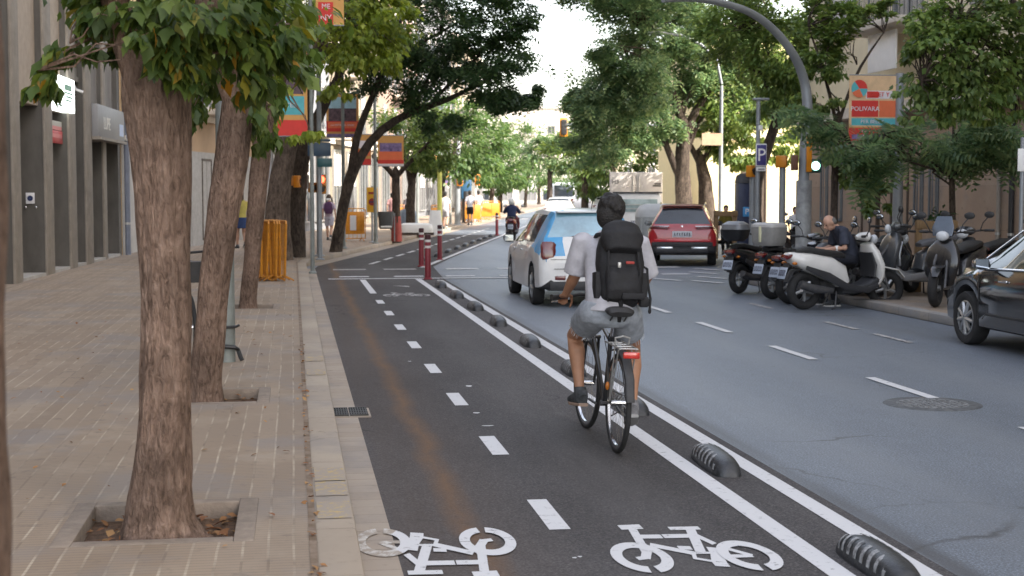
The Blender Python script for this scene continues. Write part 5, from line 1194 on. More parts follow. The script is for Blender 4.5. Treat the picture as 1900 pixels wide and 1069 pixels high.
# ------------------------------------------------------------------ scooters
m_seat = pmat('black_seat', (0.02, 0.02, 0.021), .55, var=.2, scale=25, bump=.1)
m_eng = pmat('engine_metal', (0.10, 0.10, 0.105), .5, .5, var=.3, scale=14)
def scooter(label, loc, rz, body, panel, topcase=None, shield=False, naked=False, seatm=None, group='scooters and motorbikes parked at the right kerb', steer=0.25, cover=None, scale=1.0, plate_on=True):
    r = thing('parked_scooter' if not naked else 'parked_motorbike', label, 'scooter' if not naked else 'motorbike', loc, rz, group, scale)
    R_ = .27 if not naked else .30; yr, yf = -.62, .70
    def mwheel(y, st):
        M = Matrix.Translation((0, y, R_)) @ Matrix.Rotation(st, 4, 'Z'); w_ = MB(); w_.torus(R_ - .06, .062, 28, 10, 0, M, 1.05)
        o = w_.build('wheel', m_tyre, r); k = MB(); Q = M @ Matrix.Rotation(math.pi / 2, 4, 'Y')
        k.lathe([(R_ - .075, -.045), (R_ - .095, -.03), (R_ - .095, .03), (R_ - .075, .045)], 24, 0, Q)
        for i in range(5):
            a = 2 * math.pi * i / 5; k.tube([Q @ Vector((0, 0, 0)), Q @ Vector(((R_ - .085) * math.cos(a), (R_ - .085) * math.sin(a), 0))], [.028, .018], 6)
        k.cyl(Q @ Vector((0, 0, -.07)), Q @ Vector((0, 0, .07)), .035, n=10); k.build('rim', m_rim, o)
    mwheel(yr, 0); mwheel(yf, steer)
    SM = Matrix.Translation((0, .5, 0)) @ Matrix.Rotation(steer, 4, 'Z') @ Matrix.Translation((0, -.5, 0))
    b = MB()
    for s in (-1, 1): b.tube([SM @ Vector((s * .085, yf, R_)), SM @ Vector((s * .085, yf - .12, R_ + .35)), SM @ Vector((s * .05, .45, .80))], .022, 8)
    b.build('fork', m_chrome if naked else m_eng, r)
    b = MB(); b.sweep([(yf - .30, R_ + .10, .07, .012), (yf - .22, R_ + .24, .085, .014), (yf - .05, R_ + .31, .09, .014), (yf + .15, R_ + .27, .075, .014), (yf + .25, R_ + .16, .04, .012)], 12, 3, 0, SM); b.build('front_fender', body, r)
    b = MB(); b.sweep([(yr - .30, R_ + .12, .06, .012), (yr - .2, R_ + .28, .075, .014), (yr + .1, R_ + .34, .08, .014)], 10, 3); b.build('rear_fender', m_dark, r)
    b = MB(); b.sweep([(yr - .02, R_, .10, .06), (yr + .25, R_ + .05, .13, .10), (yr + .5, R_ + .06, .11, .09)], 12, 3, 0, Matrix.Translation((-.1, 0, 0))); b.build('engine', m_eng, r)
    b = MB(); b.tube([(.17, yr + .35, R_ + .0), (.19, yr + .05, R_ + .03), (.20, yr - .18, R_ + .10)], [.04, .06, .055], 12); b.build('exhaust', m_eng, r)
    if naked:
        b = MB(); b.sweep([(-.05, .80, .12, .06), (.12, .86, .16, .11), (.35, .86, .14, .11), (.42, .82, .08, .06)], 14, 2.6); b.build('fuel_tank', body, r)
        b = MB(); b.sweep([(-.72, .86, .07, .03), (-.4, .80, .11, .05), (-.02, .77, .13, .05)], 12, 3); b.build('seat', m_seat, r)
        b = MB(); b.sweep([(-.88, .80, .05, .03), (-.6, .72, .09, .06), (-.1, .68, .10, .06)], 12, 3); b.build('tail_body', panel, r)
        b = MB(); b.sweep([(-.2, .45, .13, .14), (.1, .48, .16, .18), (.32, .50, .12, .14)], 12, 3); b.build('motor_block', m_eng, r)
    else:
        # rear body shell, tunnel and floor, leg shield
        b = MB(); b.sweep([(-.92, .79, .05, .02), (-.84, .74, .13, .08), (-.60, .67, .19, .14), (-.30, .59, .20, .17), (-.12, .50, .19, .16), (-.04, .36, .17, .10)], 18, 2.8); b.build('rear_body', body, r)
        b = MB(); b.sweep([(-.10, .27, .17, .07), (.15, .27, .18, .06), (.36, .32, .19, .07), (.47, .42, .20, .05)], 16, 4); b.build('floorboard', panel, r)
        b = MB(); b.sweep([(.46, .30, .16, .05), (.52, .45, .23, .06), (.50, .62, .255, .075), (.43, .80, .22, .08), (.38, .92, .13, .06)], 18, 2.6); b.build('leg_shield', body, r)
        b = MB(); b.sweep([(.40, .45, .2, .02), (.42, .62, .21, .025), (.36, .80, .18, .02)], 14, 3.5); b.build('glove_panel', panel, r)
        b = MB(); b.sweep([(-.80, .835, .08, .03), (-.62, .85, .14, .045), (-.35, .80, .15, .05), (-.10, .77, .13, .05), (-.01, .74, .09, .03)], 16, 3.4); b.build('seat', seatm or m_seat, r)
        for s in (-1, 1):
            b = MB(); b.sweep([(-.70, .60, .012, .03), (-.35, .47, .014, .06), (-.05, .32, .014, .05), (.30, .27, .014, .045), (.46, .34, .012, .03)], 10, 3, 0, Matrix.Translation((s * .195, 0, 0))); b.build('side_panel', panel, r)
    b = MB(); b.sweep([(.44, 1.0, .05, .04), (.40, 1.02, .14, .07), (.30, 1.02, .13, .055), (.24, 1.0, .05, .03)], 14, 2.6, 0, SM); b.build('headset', body if not naked else m_dark, r)
    b = MB(); b.ell((0, .50 if not naked else .53, .98 if not naked else .90), (.09, .05, .07 if not naked else .09), 12, 8, 0, SM); b.build('headlight', m_lamp, r)
    b = MB(); b.tube([SM @ Vector(p) for p in ((-.36, .22, 1.03), (-.22, .30, 1.03), (0, .36, 1.0), (.22, .30, 1.03), (.36, .22, 1.03))], .013, 8)
    for s in (-1, 1): b.tube([SM @ Vector((s * .25, .285, 1.03)), SM @ Vector((s * .37, .21, 1.03))], .02, 8); b.tube([SM @ Vector((s * .2, .34, 1.04)), SM @ Vector((s * .34, .29, 1.03))], .007, 5)
    hb = b.build('handlebar', m_dark, r)
    for s in (-1, 1):
        b = MB(); b.tube([SM @ Vector((s * .2, .32, 1.03)), SM @ Vector((s * .25, .36, 1.14)), SM @ Vector((s * .31, .33, 1.22))], .008, 6)
        b.ell((s * .33, .325, 1.26), (.075, .02, .05), 12, 8, 0, SM); o = b.build('mirror', m_dark, r)
        b = MB(); b.ell((s * .33, .312, 1.26), (.062, .012, .04), 12, 8, 0, SM); b.build('mirror_glass', m_mirror, o)
        b = MB(); b.ell((s * .15, -.86, .66), (.03, .04, .022)); b.build('indicator', m_amber, r)
    b = MB(); b.sweep([(-.955, .72, .08, .025), (-.93, .745, .11, .04), (-.86, .77, .10, .03)], 12, 3); b.build('tail_light', m_tail, r)
    if plate_on: plate(r, -.97, .52, .20, .17, pmat('plate_pale', (0.40, .45, .54), .5, var=.05), rad(-18))
    b = MB(); b.sweep([(-.98, .42, .07, .01), (-.90, .66, .08, .012)], 10, 4); b.build('plate_holder', m_dark, r)
    b = MB()
    for s in (-1, 1): b.tube([(s * .08, -.15, .25), (s * .17, -.22, .03), (s * .19, -.28, .012)], .012, 6)
    b.build('stand', m_eng, r)
    if shield:
        b = MB(); b.sweep([(.50, .98, .13, .006), (.46, 1.10, .15, .006), (.38, 1.25, .10, .006)], 14, 3, 0, SM); b.build('windshield', pmat('screen_tint', (0.05, .07, .10), .1, spec=.8), r)
    if topcase == 'round':
        b = MB(); b.sweep([(-.74, .93, .16, .12), (-.74, 1.0, .21, .18), (-.74, 1.13, .24, .21)], 18, 3.4); b.build('top_case', m_black, r)
        b = MB(); b.sweep([(-.74, 1.135, .245, .215), (-.74, 1.22, .225, .19), (-.74, 1.275, .13, .11)], 18, 3); b.build('top_case_lid', pmat('case_lid_grey', (0.15, .155, .165), .3, var=.15), r)
    if topcase == 'square':
        b = MB(); b.sweep([(-.72, .90, .20, .17), (-.72, .96, .24, .2), (-.72, 1.2, .26, .215)], 18, 6); tc = b.build('top_case', pmat('case_grey', (0.28, .275, .265), .5, var=.12, scale=9), r)
        b = MB(); b.sweep([(-.72, 1.205, .265, .22), (-.72, 1.25, .255, .21), (-.72, 1.28, .2, .16)], 18, 5); b.build('top_case_lid', pmat('case_lid_pale', (0.40, .39, .38), .5, var=.1), r)
        b = MB(); b.box((0, -.935, 1.09), (.05, .02, .26), 0, 0, .006); b.build('reflector_strip', pmat('strip_yellow', (.62, .6, .40), .5), tc)
    return r
m_sg = pmat('scooter_dark_grey', (0.06, 0.064, 0.07), .3, var=.15, coat=.6); m_sw = pmat('scooter_white', (0.66, 0.645, 0.62), .3, var=.06, coat=.6); m_sb = pmat('scooter_black', (0.016, 0.016, 0.018), .25, var=.2, coat=.6)
m_ss = pmat('scooter_silver', (0.36, 0.37, 0.39), .3, .5, var=.1); m_sd = pmat('scooter_smoked', (0.035, 0.036, 0.04), .4, var=.2)
def az(d): return -rad(d)
scooter('black scooter with a rounded dark top case, farthest left of the parked row', (8.25, 25.1, 0), az(52), m_sb, m_sd, 'round')
scooter('dark scooter carrying a square grey top case', (8.45, 23.6, 0), az(62), m_sb, m_sb, 'square')
scooter('dark motorbike half hidden between the grey-cased and the white scooter', (8.42, 22.55, 0), az(66), m_sd, m_sb, naked=True)
scooter('white maxi scooter in front of the sitting man', (8.36, 21.35, 0), az(80), m_sw, m_sd, seatm=m_seat, steer=-.25, scale=1.08)
scooter('dark motorbike with round mirrors behind the white scooter', (9.5, 22.6, .12), az(66), m_sd, m_sb, naked=True, plate_on=False)
scooter('dark grey scooter with silver handlebar standing on the sidewalk, facing left', (9.95, 22.2, .12), az(262), m_sg, m_ss, seatm=pmat('seat_grey', (0.10, .10, .11), .6), steer=-.5, plate_on=False, scale=1.1)
scooter('dark scooter with a blue tinted windscreen, nose to the kerb beside the black car', (9.75, 20.4, .12), az(228), m_sb, m_ss, shield=True, steer=.2, plate_on=False, scale=1.05)
scooter('black and white motorbike partly hidden by the black car', (10.7, 19.0, .12), az(232), m_sw, m_sb, naked=True, plate_on=False)
scooter('dark scooter squeezed between the round-mirrored motorbike and the grey scooter', (9.75, 23.4, .12), az(70), m_sd, m_sb, plate_on=False, scale=1.05)
scooter('black scooter behind the windscreen machine, near the timber guard', (10.6, 21.3, .12), az(240), m_sb, m_sd, plate_on=False, scale=1.05)
scooter('scooter parked beyond the row near the blue machine', (11.6, 33.2, .12), az(60), m_sb, m_sd, plate_on=False, scale=.9)
# ------------------------------------------------------------------ people
m_skin = pmat('skin_tanned', (0.36, 0.185, 0.11), .55, var=.12, scale=9); m_skin2 = pmat('skin_pale', (0.48, 0.28, 0.20), .55, var=.1, scale=9)
m_hair = pmat('hair_dark', (0.008, 0.0065, 0.006), .6, var=.5, scale=60, bump=.6, bscale=90); m_hair2 = pmat('hair_brown', (0.07, 0.045, 0.03), .7, var=.3, scale=50)
def cloth(name, c, s=7, b=.5): return pmat(name, c, .9, var=.18, scale=s, bump=b, bscale=9, spec=.2)
m_tee = cloth('tshirt_grey', (0.42, 0.415, 0.45)); m_denim = cloth('denim', (0.26, 0.285, 0.32), 22); m_eye = pmat('eye_dark', (0.02, 0.015, 0.012), .2)
def head(mb, c, r=.1, yaw=0.0, pitch=0.0):
    """c: centre of the skull; face looks along +y before yaw"""
    M = Matrix.Translation(c) @ Matrix.Rotation(yaw, 4, 'Z') @ Matrix.Rotation(pitch, 4, 'X'); k = r / .1
    mb.ell((0, -.005 * k, .015 * k), (.076 * k, .096 * k, .10 * k), 16, 12, 0, M); mb.ell((0, .028 * k, -.055 * k), (.058 * k, .062 * k, .065 * k), 14, 10, 0, M)
    mb.tube([(0, .088 * k, .02 * k), (0, .112 * k, -.022 * k), (0, .094 * k, -.036 * k)], [.010 * k, .017 * k, .014 * k], 8, 0, True, M)
    mb.ell((0, .082 * k, -.062 * k), (.026 * k, .012 * k, .010 * k), 10, 6, 0, M)
    for s in (-1, 1): mb.ell((s * .079 * k, -.004 * k, -.008 * k), (.012 * k, .022 * k, .033 * k), 10, 8, 0, M)
    return M
def hair_cap(c, r, yaw, pitch, mat, par, back=0.0, name='hair', long=0.0):
    M = Matrix.Translation(c) @ Matrix.Rotation(yaw, 4, 'Z') @ Matrix.Rotation(pitch, 4, 'X'); k = r / .1
    b = MB(); b.ell((0, -.016 * k, .034 * k), (.088 * k, .102 * k, .098 * k), 18, 12, 0, M); b.ell((0, -.045 * k, -.02 * k), (.082 * k, .068 * k, .085 * k), 16, 10, 0, M)
    if long: b.ell((0, -.07 * k, -.06 * k - long / 2), (.075 * k, .04 * k, .06 * k + long / 2), 14, 10, 0, M)
    o = remesh(b, name, mat, .012 * k, par, 3); return o
def eyes(M, k, par):
    b = MB()
    for s in (-1, 1): b.ell((s * .031 * k, .080 * k, .012 * k), .011 * k, 10, 8, 0, M)
    b.build('eyes', m_eye, par)
def hand(mb, wrist, d, n, curl, side=1, s=1.0):
    """palm from the wrist along d, n the palm normal (towards the inside of the grip), four fingers and a thumb"""
    d = Vector(d).normalized(); n = Vector(n); n = (n - d * n.dot(d)).normalized(); x = d.cross(n) * side; wv = Vector(wrist)
    mb.loft([[tuple(wv + d * t * s + x * (a * hw) * s + n * (c * .014) * s) for a, c in ((-1, -.6), (-.6, -1), (.6, -1), (1, -.6), (1, .6), (.6, 1), (-.6, 1), (-1, .6))] for t, hw in ((-.01, .027), (.03, .036), (.085, .043), (.10, .038))])
    for i, (o, L_) in enumerate(((-.032, .062), (-.011, .072), (.011, .068), (.031, .052))):
        p = wv + d * .09 * s + x * o * s; pts = [p - d * .02 * s]; q = p; a = 0.15 + .05 * i
        for seg in (.45, .32, .26):
            q = q + (d * math.cos(a) + n * math.sin(a)) * L_ * seg * s * 1.25; pts.append(q); a += curl
        mb.tube(pts, [.0105 * s, .0105 * s, .0095 * s, .008 * s], 8)
    t0 = wv + d * .03 * s - x * .03 * s
    mb.tube([t0, t0 + (d * .6 - x * .7 + n * .25) * .035 * s, t0 + (d * .95 - x * .45 + n * .7) * .065 * s, t0 + (d * .95 - x * .1 + n * 1.0) * .085 * s], [.014 * s, .0125 * s, .011 * s, .008 * s], 8)

# --- the cyclist
O = Vector((2.19, 9.73, 0))
cy = thing('person', 'cyclist in grey t-shirt and denim shorts riding away with a black backpack', 'person', O); LEAN = rad(2.0); cy.rotation_euler = (0, LEAN, 0); cy.scale = (1, 1, .978); cy.location.x -= .03
bd = MB()
HC = Vector((.045, .53, 1.685))
hm = head(bd, HC, .104, rad(3), rad(4))
bd.tube([(.045, .49, 1.53), (.045, .515, 1.64)], [.062, .056], 14)
torso(bd, [(.0, .24, .96, .15, .12), (.005, .27, 1.08, .155, .11), (.02, .34, 1.25, .165, .11), (.035, .42, 1.42, .175, .10), (.04, .46, 1.50, .11, .07)])
SL, SR = (-.165, .46, 1.46), (.245, .46, 1.455)
EL, ER = (-.198, .52, 1.225), (.33, .53, 1.22); WL, WR = (-.232, .69, 1.068), (.30, .70, 1.065)
for S_, E_, W_ in ((SL, EL, WL), (SR, ER, WR)):
    limb(bd, [(*S_, .056), tuple((Vector(S_) * .5 + Vector(E_) * .5)[:]) + (.05,), (*E_, .042), tuple((Vector(E_) * .65 + Vector(W_) * .35)[:]) + (.043,), (*W_, .028)])
hand(bd, (-.234, .69, 1.066), (.0, .85, -.25), (.12, -.35, -1), 1.0, 1); hand(bd, (.302, .705, 1.06), (.05, .75, -.45), (-.1, -.45, -1), .75, -1)
HL, HR = (-.095, .27, .97), (.115, .27, .97); KL, KR = (-.16, .66, .76), (.255, .57, .66); AL, AR = (-.135, .53, .37), (.198, .28, .30)
for H_, K_, A_ in ((HL, KL, AL), (HR, KR, AR)):
    H_, K_, A_ = Vector(H_), Vector(K_), Vector(A_)
    limb(bd, [(*H_, .10), (*H_.lerp(K_, .5), .083), (*K_, .060), (*(K_.lerp(A_, .28) + Vector((0, -.02, 0))), .062), (*K_.lerp(A_, .65), .045), (*A_, .034)])
    bd.tube([A_, A_ + Vector((0, -.03, -.05))], [.036, .04], 10)
remesh(bd, 'body', m_skin, .0075, cy, 3)
eyes(hm, 1.04, cy)
hr = MB(); hr.ell(HC + Vector((0, -.012, .035)), (.103, .112, .108), 20, 14); hr.ell(HC + Vector((-.02, -.05, -.03)), (.095, .078, .10), 18, 12); hr.ell(HC + Vector((0, -.05, -.095)), (.07, .05, .05), 14, 10)
for i in range(46):
    a, e = random.uniform(0, 6.28), random.uniform(-.2, 1.4); v = Vector((math.cos(a) * math.cos(e), math.sin(a) * math.cos(e), math.sin(e)))
    if v.y > .55 and v.z < .5: continue
    p = HC + Vector((0, -.012, .02)) + Vector((v.x * .096, v.y * .108, v.z * .115)); hr.ell(p, random.uniform(.014, .026), 8, 6)
remesh(hr, 'hair', m_hair, .009, cy, 2)
ts = MB()
torso(ts, [(.0, .235, .99, .185, .155), (.0, .25, 1.06, .175, .145), (.01, .30, 1.2, .182, .14), (.03, .37, 1.34, .198, .135), (.038, .42, 1.44, .205, .12), (.042, .455, 1.51, .14, .095), (.044, .475, 1.555, .085, .078)], 22)
for S_, E_ in ((SL, EL), (SR, ER)):
    S_, E_ = Vector(S_), Vector(E_); ts.tube([S_ - (E_ - S_) * .12 + Vector((0, 0, .01)), S_.lerp(E_, .35), S_.lerp(E_, .98)], [.078, .088, .092], 14); ts.ell(S_, .08, 12, 8)
remesh(ts, 't_shirt', m_tee, .011, cy, 4)
sh = MB(); torso(sh, [(.0, .285, .865, .13, .12), (.002, .28, .90, .21, .155), (.002, .27, .95, .225, .16), (.002, .26, 1.0, .212, .155), (.002, .25, 1.055, .185, .15)], 22)
for H_, K_ in ((HL, KL), (HR, KR)):
    H_, K_ = Vector(H_), Vector(K_); sh.tube([H_, H_.lerp(K_, .30), H_.lerp(K_, .52)], [.125, .118, .112], 16)
so_ = remesh(sh, 'shorts', m_denim, .011, cy, 4)
fr = MB()
for H_, K_ in ((HL, KL), (HR, KR)):
    H_, K_ = Vector(H_), Vector(K_); d = (K_ - H_).normalized(); a = d.cross(Vector((1, 0, 0))).normalized(); c = d.cross(a)
    for i in range(60):
        q = random.uniform(0, 6.28); p = H_.lerp(K_, .53) + (a * math.cos(q) + c * math.sin(q)) * .106; fr.tube([p - d * .01, p + d * random.uniform(.012, .03) + Vector((0, 0, -.012))], .0016, 4)
fr.build('frayed_hem', pmat('frayed_white', (.6, .62, .66), .9), so_)
m_shoe = pmat('shoe_dark', (0.05, 0.055, 0.06), .7, var=.5, scale=22); m_sole = pmat('shoe_sole', (0.30, 0.21, 0.16), .8); m_shoe2 = pmat('shoe_grey', (0.16, 0.16, 0.17), .7, var=.4, scale=22)
def shoe(par, ank, yaw, pitch, mat=None, sole=None, s=1.0):
    M = Matrix.Translation(ank) @ Matrix.Rotation(yaw, 4, 'Z') @ Matrix.Rotation(pitch, 4, 'X') @ Matrix.Scale(s, 4)
    b = MB(); b.sweep([(-.085, -.055, .03, .035), (-.07, -.045, .042, .055), (0, -.05, .044, .055), (.09, -.068, .05, .036), (.16, -.076, .045, .026), (.19, -.08, .022, .016)], 16, 2.8, 0, M); b.tube([(0, -.02, -.02), (0, -.012, .022)], [.047, .042], 14, 0, True, M)
    o = b.build('shoe', mat or m_shoe, par, 60)
    q = MB(); q.sweep([(-.095, -.103, .036, .012), (0, -.105, .044, .013), (.10, -.107, .052, .013), (.20, -.10, .028, .011)], 14, 4, 0, M); q.build('sole', sole or m_sole, o)
    l = MB()
    for i in range(4): l.tube([(-.02, .03 + .025 * i, -.012 - .010 * i), (.02, .03 + .025 * i, -.012 - .010 * i)], .004, 5, 0, True, M)
    l.build('laces', m_white, o)
shoe(cy, AL, rad(6), rad(-4)); shoe(cy, (AR[0], AR[1], AR[2]), rad(-8), rad(-22), m_shoe2, pmat('sole_grey', (.3, .3, .3), .8))
# backpack
bp = thing('backpack', 'black hiking backpack on the back of the cyclist with loose straps', 'backpack', O + Vector((.062, .205, 1.035))); bp.scale = (.91, .95, .87); bp.rotation_euler = (0, LEAN, 0)
T_ = Matrix.Translation((0, 0, 0))
m_pack = pmat('pack_fabric', (0.008, 0.008, 0.010), .75, var=.35, scale=12, bump=.5, bscale=14); m_strap = pmat('strap_black', (0.012, 0.012, 0.014), .8)
b = MB(); b.sweep([(.0, -.04, .12, .07), (-.02, .02, .165, .105), (.0, .15, .178, .12), (.03, .30, .188, .115), (.07, .42, .175, .11), (.10, .50, .15, .10), (.12, .56, .09, .07)], 22, 3); m_ = remesh(b, 'main_bag', m_pack, .014, bp, 3)
b = MB(); b.sweep([(-.01 - .07, .40, .13, .05), (.02 - .03, .49, .172, .11), (.05, .56, .15, .10), (.12, .585, .08, .07)], 20, 2.6); remesh(b, 'top_lid', m_pack, .012, bp, 3)
b = MB(); b.sweep([(-.13, .02, .13, .03), (-.125, .10, .135, .05), (-.10, .22, .14, .05), (-.08, .28, .12, .03)], 18, 2.8); remesh(b, 'front_pocket', m_pack, .011, bp, 2)
for s in (-1, 1):
    b = MB(); b.sweep([(-.0, .02, .03, .07), (.0, .10, .035, .08), (.02, .22, .03, .07)], 12, 3, 0, Matrix.Translation((s * .18, 0, 0))); b.build('side_pocket', m_pack, bp)
    b = MB(); b.tube([(s * .12, .10, .53), (s * .15, .19, .52), (s * .165, .32, .42), (s * .175, .33, .26), (s * .185, .22, .12), (s * .18, .10, .04)], .018, 8); b.build('shoulder_strap', m_strap, bp)
    b = MB(); b.tube([(s * .11, -.06, .44), (s * .125, -.145, .25), (s * .11, -.11, .0)], .009, 6); b.build('compression_strap', m_strap, bp)
b = MB(); b.tube([(-.17, .05, .22), (-.215, .10, .20), (-.23, .13, .08), (-.235, .12, -.14)], .011, 6); b.build('loose_strap', m_strap, bp); b = MB(); b.tube([(.18, .02, .28), (.225, .05, .26), (.235, .05, .14), (.255, .03, .02), (.25, .02, -.07)], .010, 6); b.ell((.25, .02, -.08), (.014, .012, .022)); b.build('loose_strap', m_strap, bp); b = MB(); b.tube([(-.01, -.1, .02), (-.015, -.09, -.10), (-.015, -.07, -.16)], [.022, .024, .022], 8); b.build('loose_strap', m_strap, bp)
b = MB(); b.box((.04, -.145, .315), (.065, .02, .022), .1, 0, .006); b.build('red_tag', pmat('tag_red', (.35, .04, .03), .6), bp)
b = MB(); b.box((-.045, -.155, .295), (.026, .02, .045), 0, 0, .006); b.build('grey_buckle', m_alu, bp)
b = MB(); b.box((.07, -.17, .05), (.18, .03, .05), 0, 0, .01); b.box((.17, -.10, .0), (.08, .06, .08), .2, 0, .02); b.build('hip_belt', m_strap, bp)

# --- the cyclist's bicycle (origin under the rear hub, +y forward)
bk_ = thing('bicycle', 'black city bicycle with rear rack and red reflector under the cyclist', 'bicycle', O); bk_.rotation_euler = (0, LEAN, 0)
m_frame_b = pmat('bike_frame', (0.02, 0.021, 0.024), .3, var=.2, coat=.5)
def bwheel(par, y, st=0.0, r=.345, x=0.0, mud=False):
    M = Matrix.Translation((x, y, r)) @ Matrix.Rotation(st, 4, 'Z'); b = MB(); b.torus(r - .019, .019, 56, 10, 0, M); o = b.build('wheel', m_tyre, par)
    k = MB(); Q = M @ Matrix.Rotation(math.pi / 2, 4, 'Y'); k.lathe([(r - .035, -.011), (r - .055, -.009), (r - .055, .009), (r - .035, .011), (r - .035, -.011)], 48, 0, Q); k.cyl(Q @ Vector((0, 0, -.05)), Q @ Vector((0, 0, .05)), .018, n=12); k.build('rim', m_chrome, o)
    s = MB()
    for i in range(28):
        a = 2 * math.pi * i / 28; q = a + (.55 if i % 2 else -.55); s.tube([Q @ Vector((.017 * math.cos(q), .017 * math.sin(q), .03 if i % 4 < 2 else -.03)), Q @ Vector(((r - .05) * math.cos(a), (r - .05) * math.sin(a), 0))], .0011, 4)
    s.build('spokes', m_chrome, o); return o
bwheel(bk_, 0); bwheel(bk_, 1.06, rad(4))
b = MB(); BBP = (0, .44, .28); ST_ = (0, .29, .80); HT, HBt = (0, .86, .90), (0, .90, .72)
b.tube([BBP, ST_], .016, 10); b.tube([BBP, HBt], .018, 10); b.tube([(0, .31, .74), HT], .015, 10); b.tube([HT, HBt], .019, 10)
for s in (-1, 1):
    b.tube([(s * .02, .42, .28), (s * .055, .2, .32), (s * .06, 0, .345)], .010, 8); b.tube([(s * .012, .30, .78), (s * .055, .12, .55), (s * .06, 0, .345)], .009, 8)
b.build('frame', m_frame_b, bk_)
b = MB()
for s in (-1, 1): b.tube([(s * .05, 1.06, .345), (s * .05, .96, .55), (s * .045, .92, .70)], .012, 8)
b.box((0, .915, .715), (.12, .04, .03), 0, 0, .01); b.build('fork', m_frame_b, bk_)
b = MB(); b.tube([(0, .29, .78), (0, .20, .945)], .013, 10); b.build('seat_post', m_chrome, bk_)
b = MB(); b.sweep([(.00, .955, .08, .02), (.03, .97, .098, .034), (.10, .975, .095, .032), (.20, .97, .05, .026), (.34, .965, .022, .018), (.40, .955, .016, .014)], 18, 2.4); b.tube([(-.05, .13, .90), (-.05, .05, .94)], .006, 5); b.tube([(.05, .13, .90), (.05, .05, .94)], .006, 5); b.build('saddle', m_seat, bk_)
b = MB(); b.tube([(0, .86, .88), (0, .84, .98), (0, .89, 1.02)], .014, 8); b.tube([(-.345, .725, 1.01), (-.25, .79, 1.015), (-.12, .885, 1.03), (0, .895, 1.025), (.12, .885, 1.03), (.25, .79, 1.015), (.345, .725, 1.01)], .0125, 10); b.build('handlebar', m_dark, bk_)
for s in (-1, 1):
    b = MB(); b.tube([(s * .235, .80, 1.02), (s * .36, .72, 1.015)], .021, 10); b.build('grip', m_seat, bk_)
    b = MB(); b.tube([(s * .2, .85, 1.0), (s * .28, .83, .98), (s * .35, .775, .975)], .006, 6); b.build('brake_lever', m_chrome, bk_)
b = MB(); b.sweep([(-.37, .40, .028, .004), (-.33, .55, .03, .004), (-.20, .675, .032, .004), (0, .722, .032, .004), (.18, .69, .03, .004)], 10, 3); b.build('rear_mudguard', m_dark, bk_)
b = MB()
for s in (-1, 1): b.tube([(s * .06, .22, .75), (s * .06, -.26, .745)], .006, 6); b.tube([(s * .06, -.1, .745), (s * .062, 0, .36)], .005, 6); b.tube([(s * .06, -.22, .745), (s * .062, -.01, .36)], .005, 6)
for y in (.18, .05, -.1, -.25): b.tube([(-.06, y, .745), (.06, y, .745)], .005, 6)
b.tube([(-.045, -.05, .75), (-.05, -.06, .80), (0, -.08, .815), (.05, -.06, .80), (.045, -.05, .75)], .007, 6); b.build('rear_rack', m_alu, bk_)
b = MB(); b.box((.045 - .03, -.275, .705), (.115, .03, .045), 0, 0, .01); b.build('rear_reflector', pmat('reflector_red', (.5, .03, .02), .2, coat=1), bk_)
b = MB(); b.cyl((-.03, .44, .28), (.06, .44, .28), .02, n=12); Q = Matrix.Translation((.055, .44, .28)) @ Matrix.Rotation(math.pi / 2, 4, 'Y'); b.lathe([(.085, -.002), (.095, -.002), (.095, .002), (.085, .002), (.085, -.002)], 32, 0, Q); b.tube([(.055, .44, .372), (.055, 0, .39)], .005, 6); b.tube([(.055, .44, .19), (.055, 0, .31)], .005, 6)
b.tube([(-.065, .44, .28), (-.075, .615, .285)], .010, 8); b.tube([(.075, .44, .28), (.085, .275, .235)], .010, 8); b.build('crankset', m_eng, bk_)
for x, y, z in ((-.14, .615, .262), (.165, .275, .212)):
    b = MB(); b.box((x, y, z - .006), (.095, .085, .022), 0, 0, .006); b.box((x, y - .044, z - .006), (.07, .006, .016), 0, 1); b.build('pedal', [m_black, m_amber], bk_)
b = MB(); b.ell((-.075, .02, .46), (.015, .012, .03)); b.build('wheel_reflector', m_amber, bk_)
b = MB(); b.tube([(.02, .84, 1.0), (.05, .95, .9), (.02, .93, .75)], .004, 5); b.tube([(-.05, .3, .78), (-.05, .0, .5), (-.05, -.02, .36)], .003, 5); b.build('cable', m_black, bk_)

# --- man sitting on a motorbike, looking down at his hands
mp = at(1578, 474, 21.9); mo = Vector((mp.x, mp.y, 0))
mn = thing('person', 'bald-crowned man in dark t-shirt sitting on a scooter and looking down at his hands', 'person', mo)
zs = mp.z
b = MB()   # he faces -x (towards the road) and a little to the camera
HCm = Vector((-.38, -.06, zs + .52)); hmM = head(b, HCm, .102, rad(100), rad(-38))
b.tube([(-.24, -.02, zs + .44), (-.33, -.04, zs + .48)], [.06, .055], 12)
torso(b, [(0, 0, zs - .02, .13, .17), (-.03, 0, zs + .12, .125, .17), (-.10, 0, zs + .28, .125, .185), (-.19, 0, zs + .42, .10, .17), (-.23, 0, zs + .47, .07, .09)])
for s in (-1, 1):
    S_ = Vector((-.20, s * .19, zs + .39)); E_ = Vector((-.20, s * .27, zs + .13)); W_ = Vector((-.44, s * .07 - .04, zs + .10))
    limb(b, [(*S_, .055), (*S_.lerp(E_, .5), .05), (*E_, .042), (*E_.lerp(W_, .35), .042), (*W_, .028)])
    hand(b, W_, (-1, -s * .25, -.05), (0, -s * .8, .6), .55, s, 1)
remesh(b, 'body', m_skin2, .009, mn, 3); eyes(hmM, 1.02, mn)
b = MB(); M = hmM; b.ell((0, -.03, .0), (.084, .088, .07), 16, 10, 0, M); b.ell((0, -.07, -.03), (.07, .05, .06), 12, 8, 0, M); remesh(b, 'hair', pmat('hair_grey', (.16, .15, .14), .8, var=.3, scale=60), .010, mn, 2)
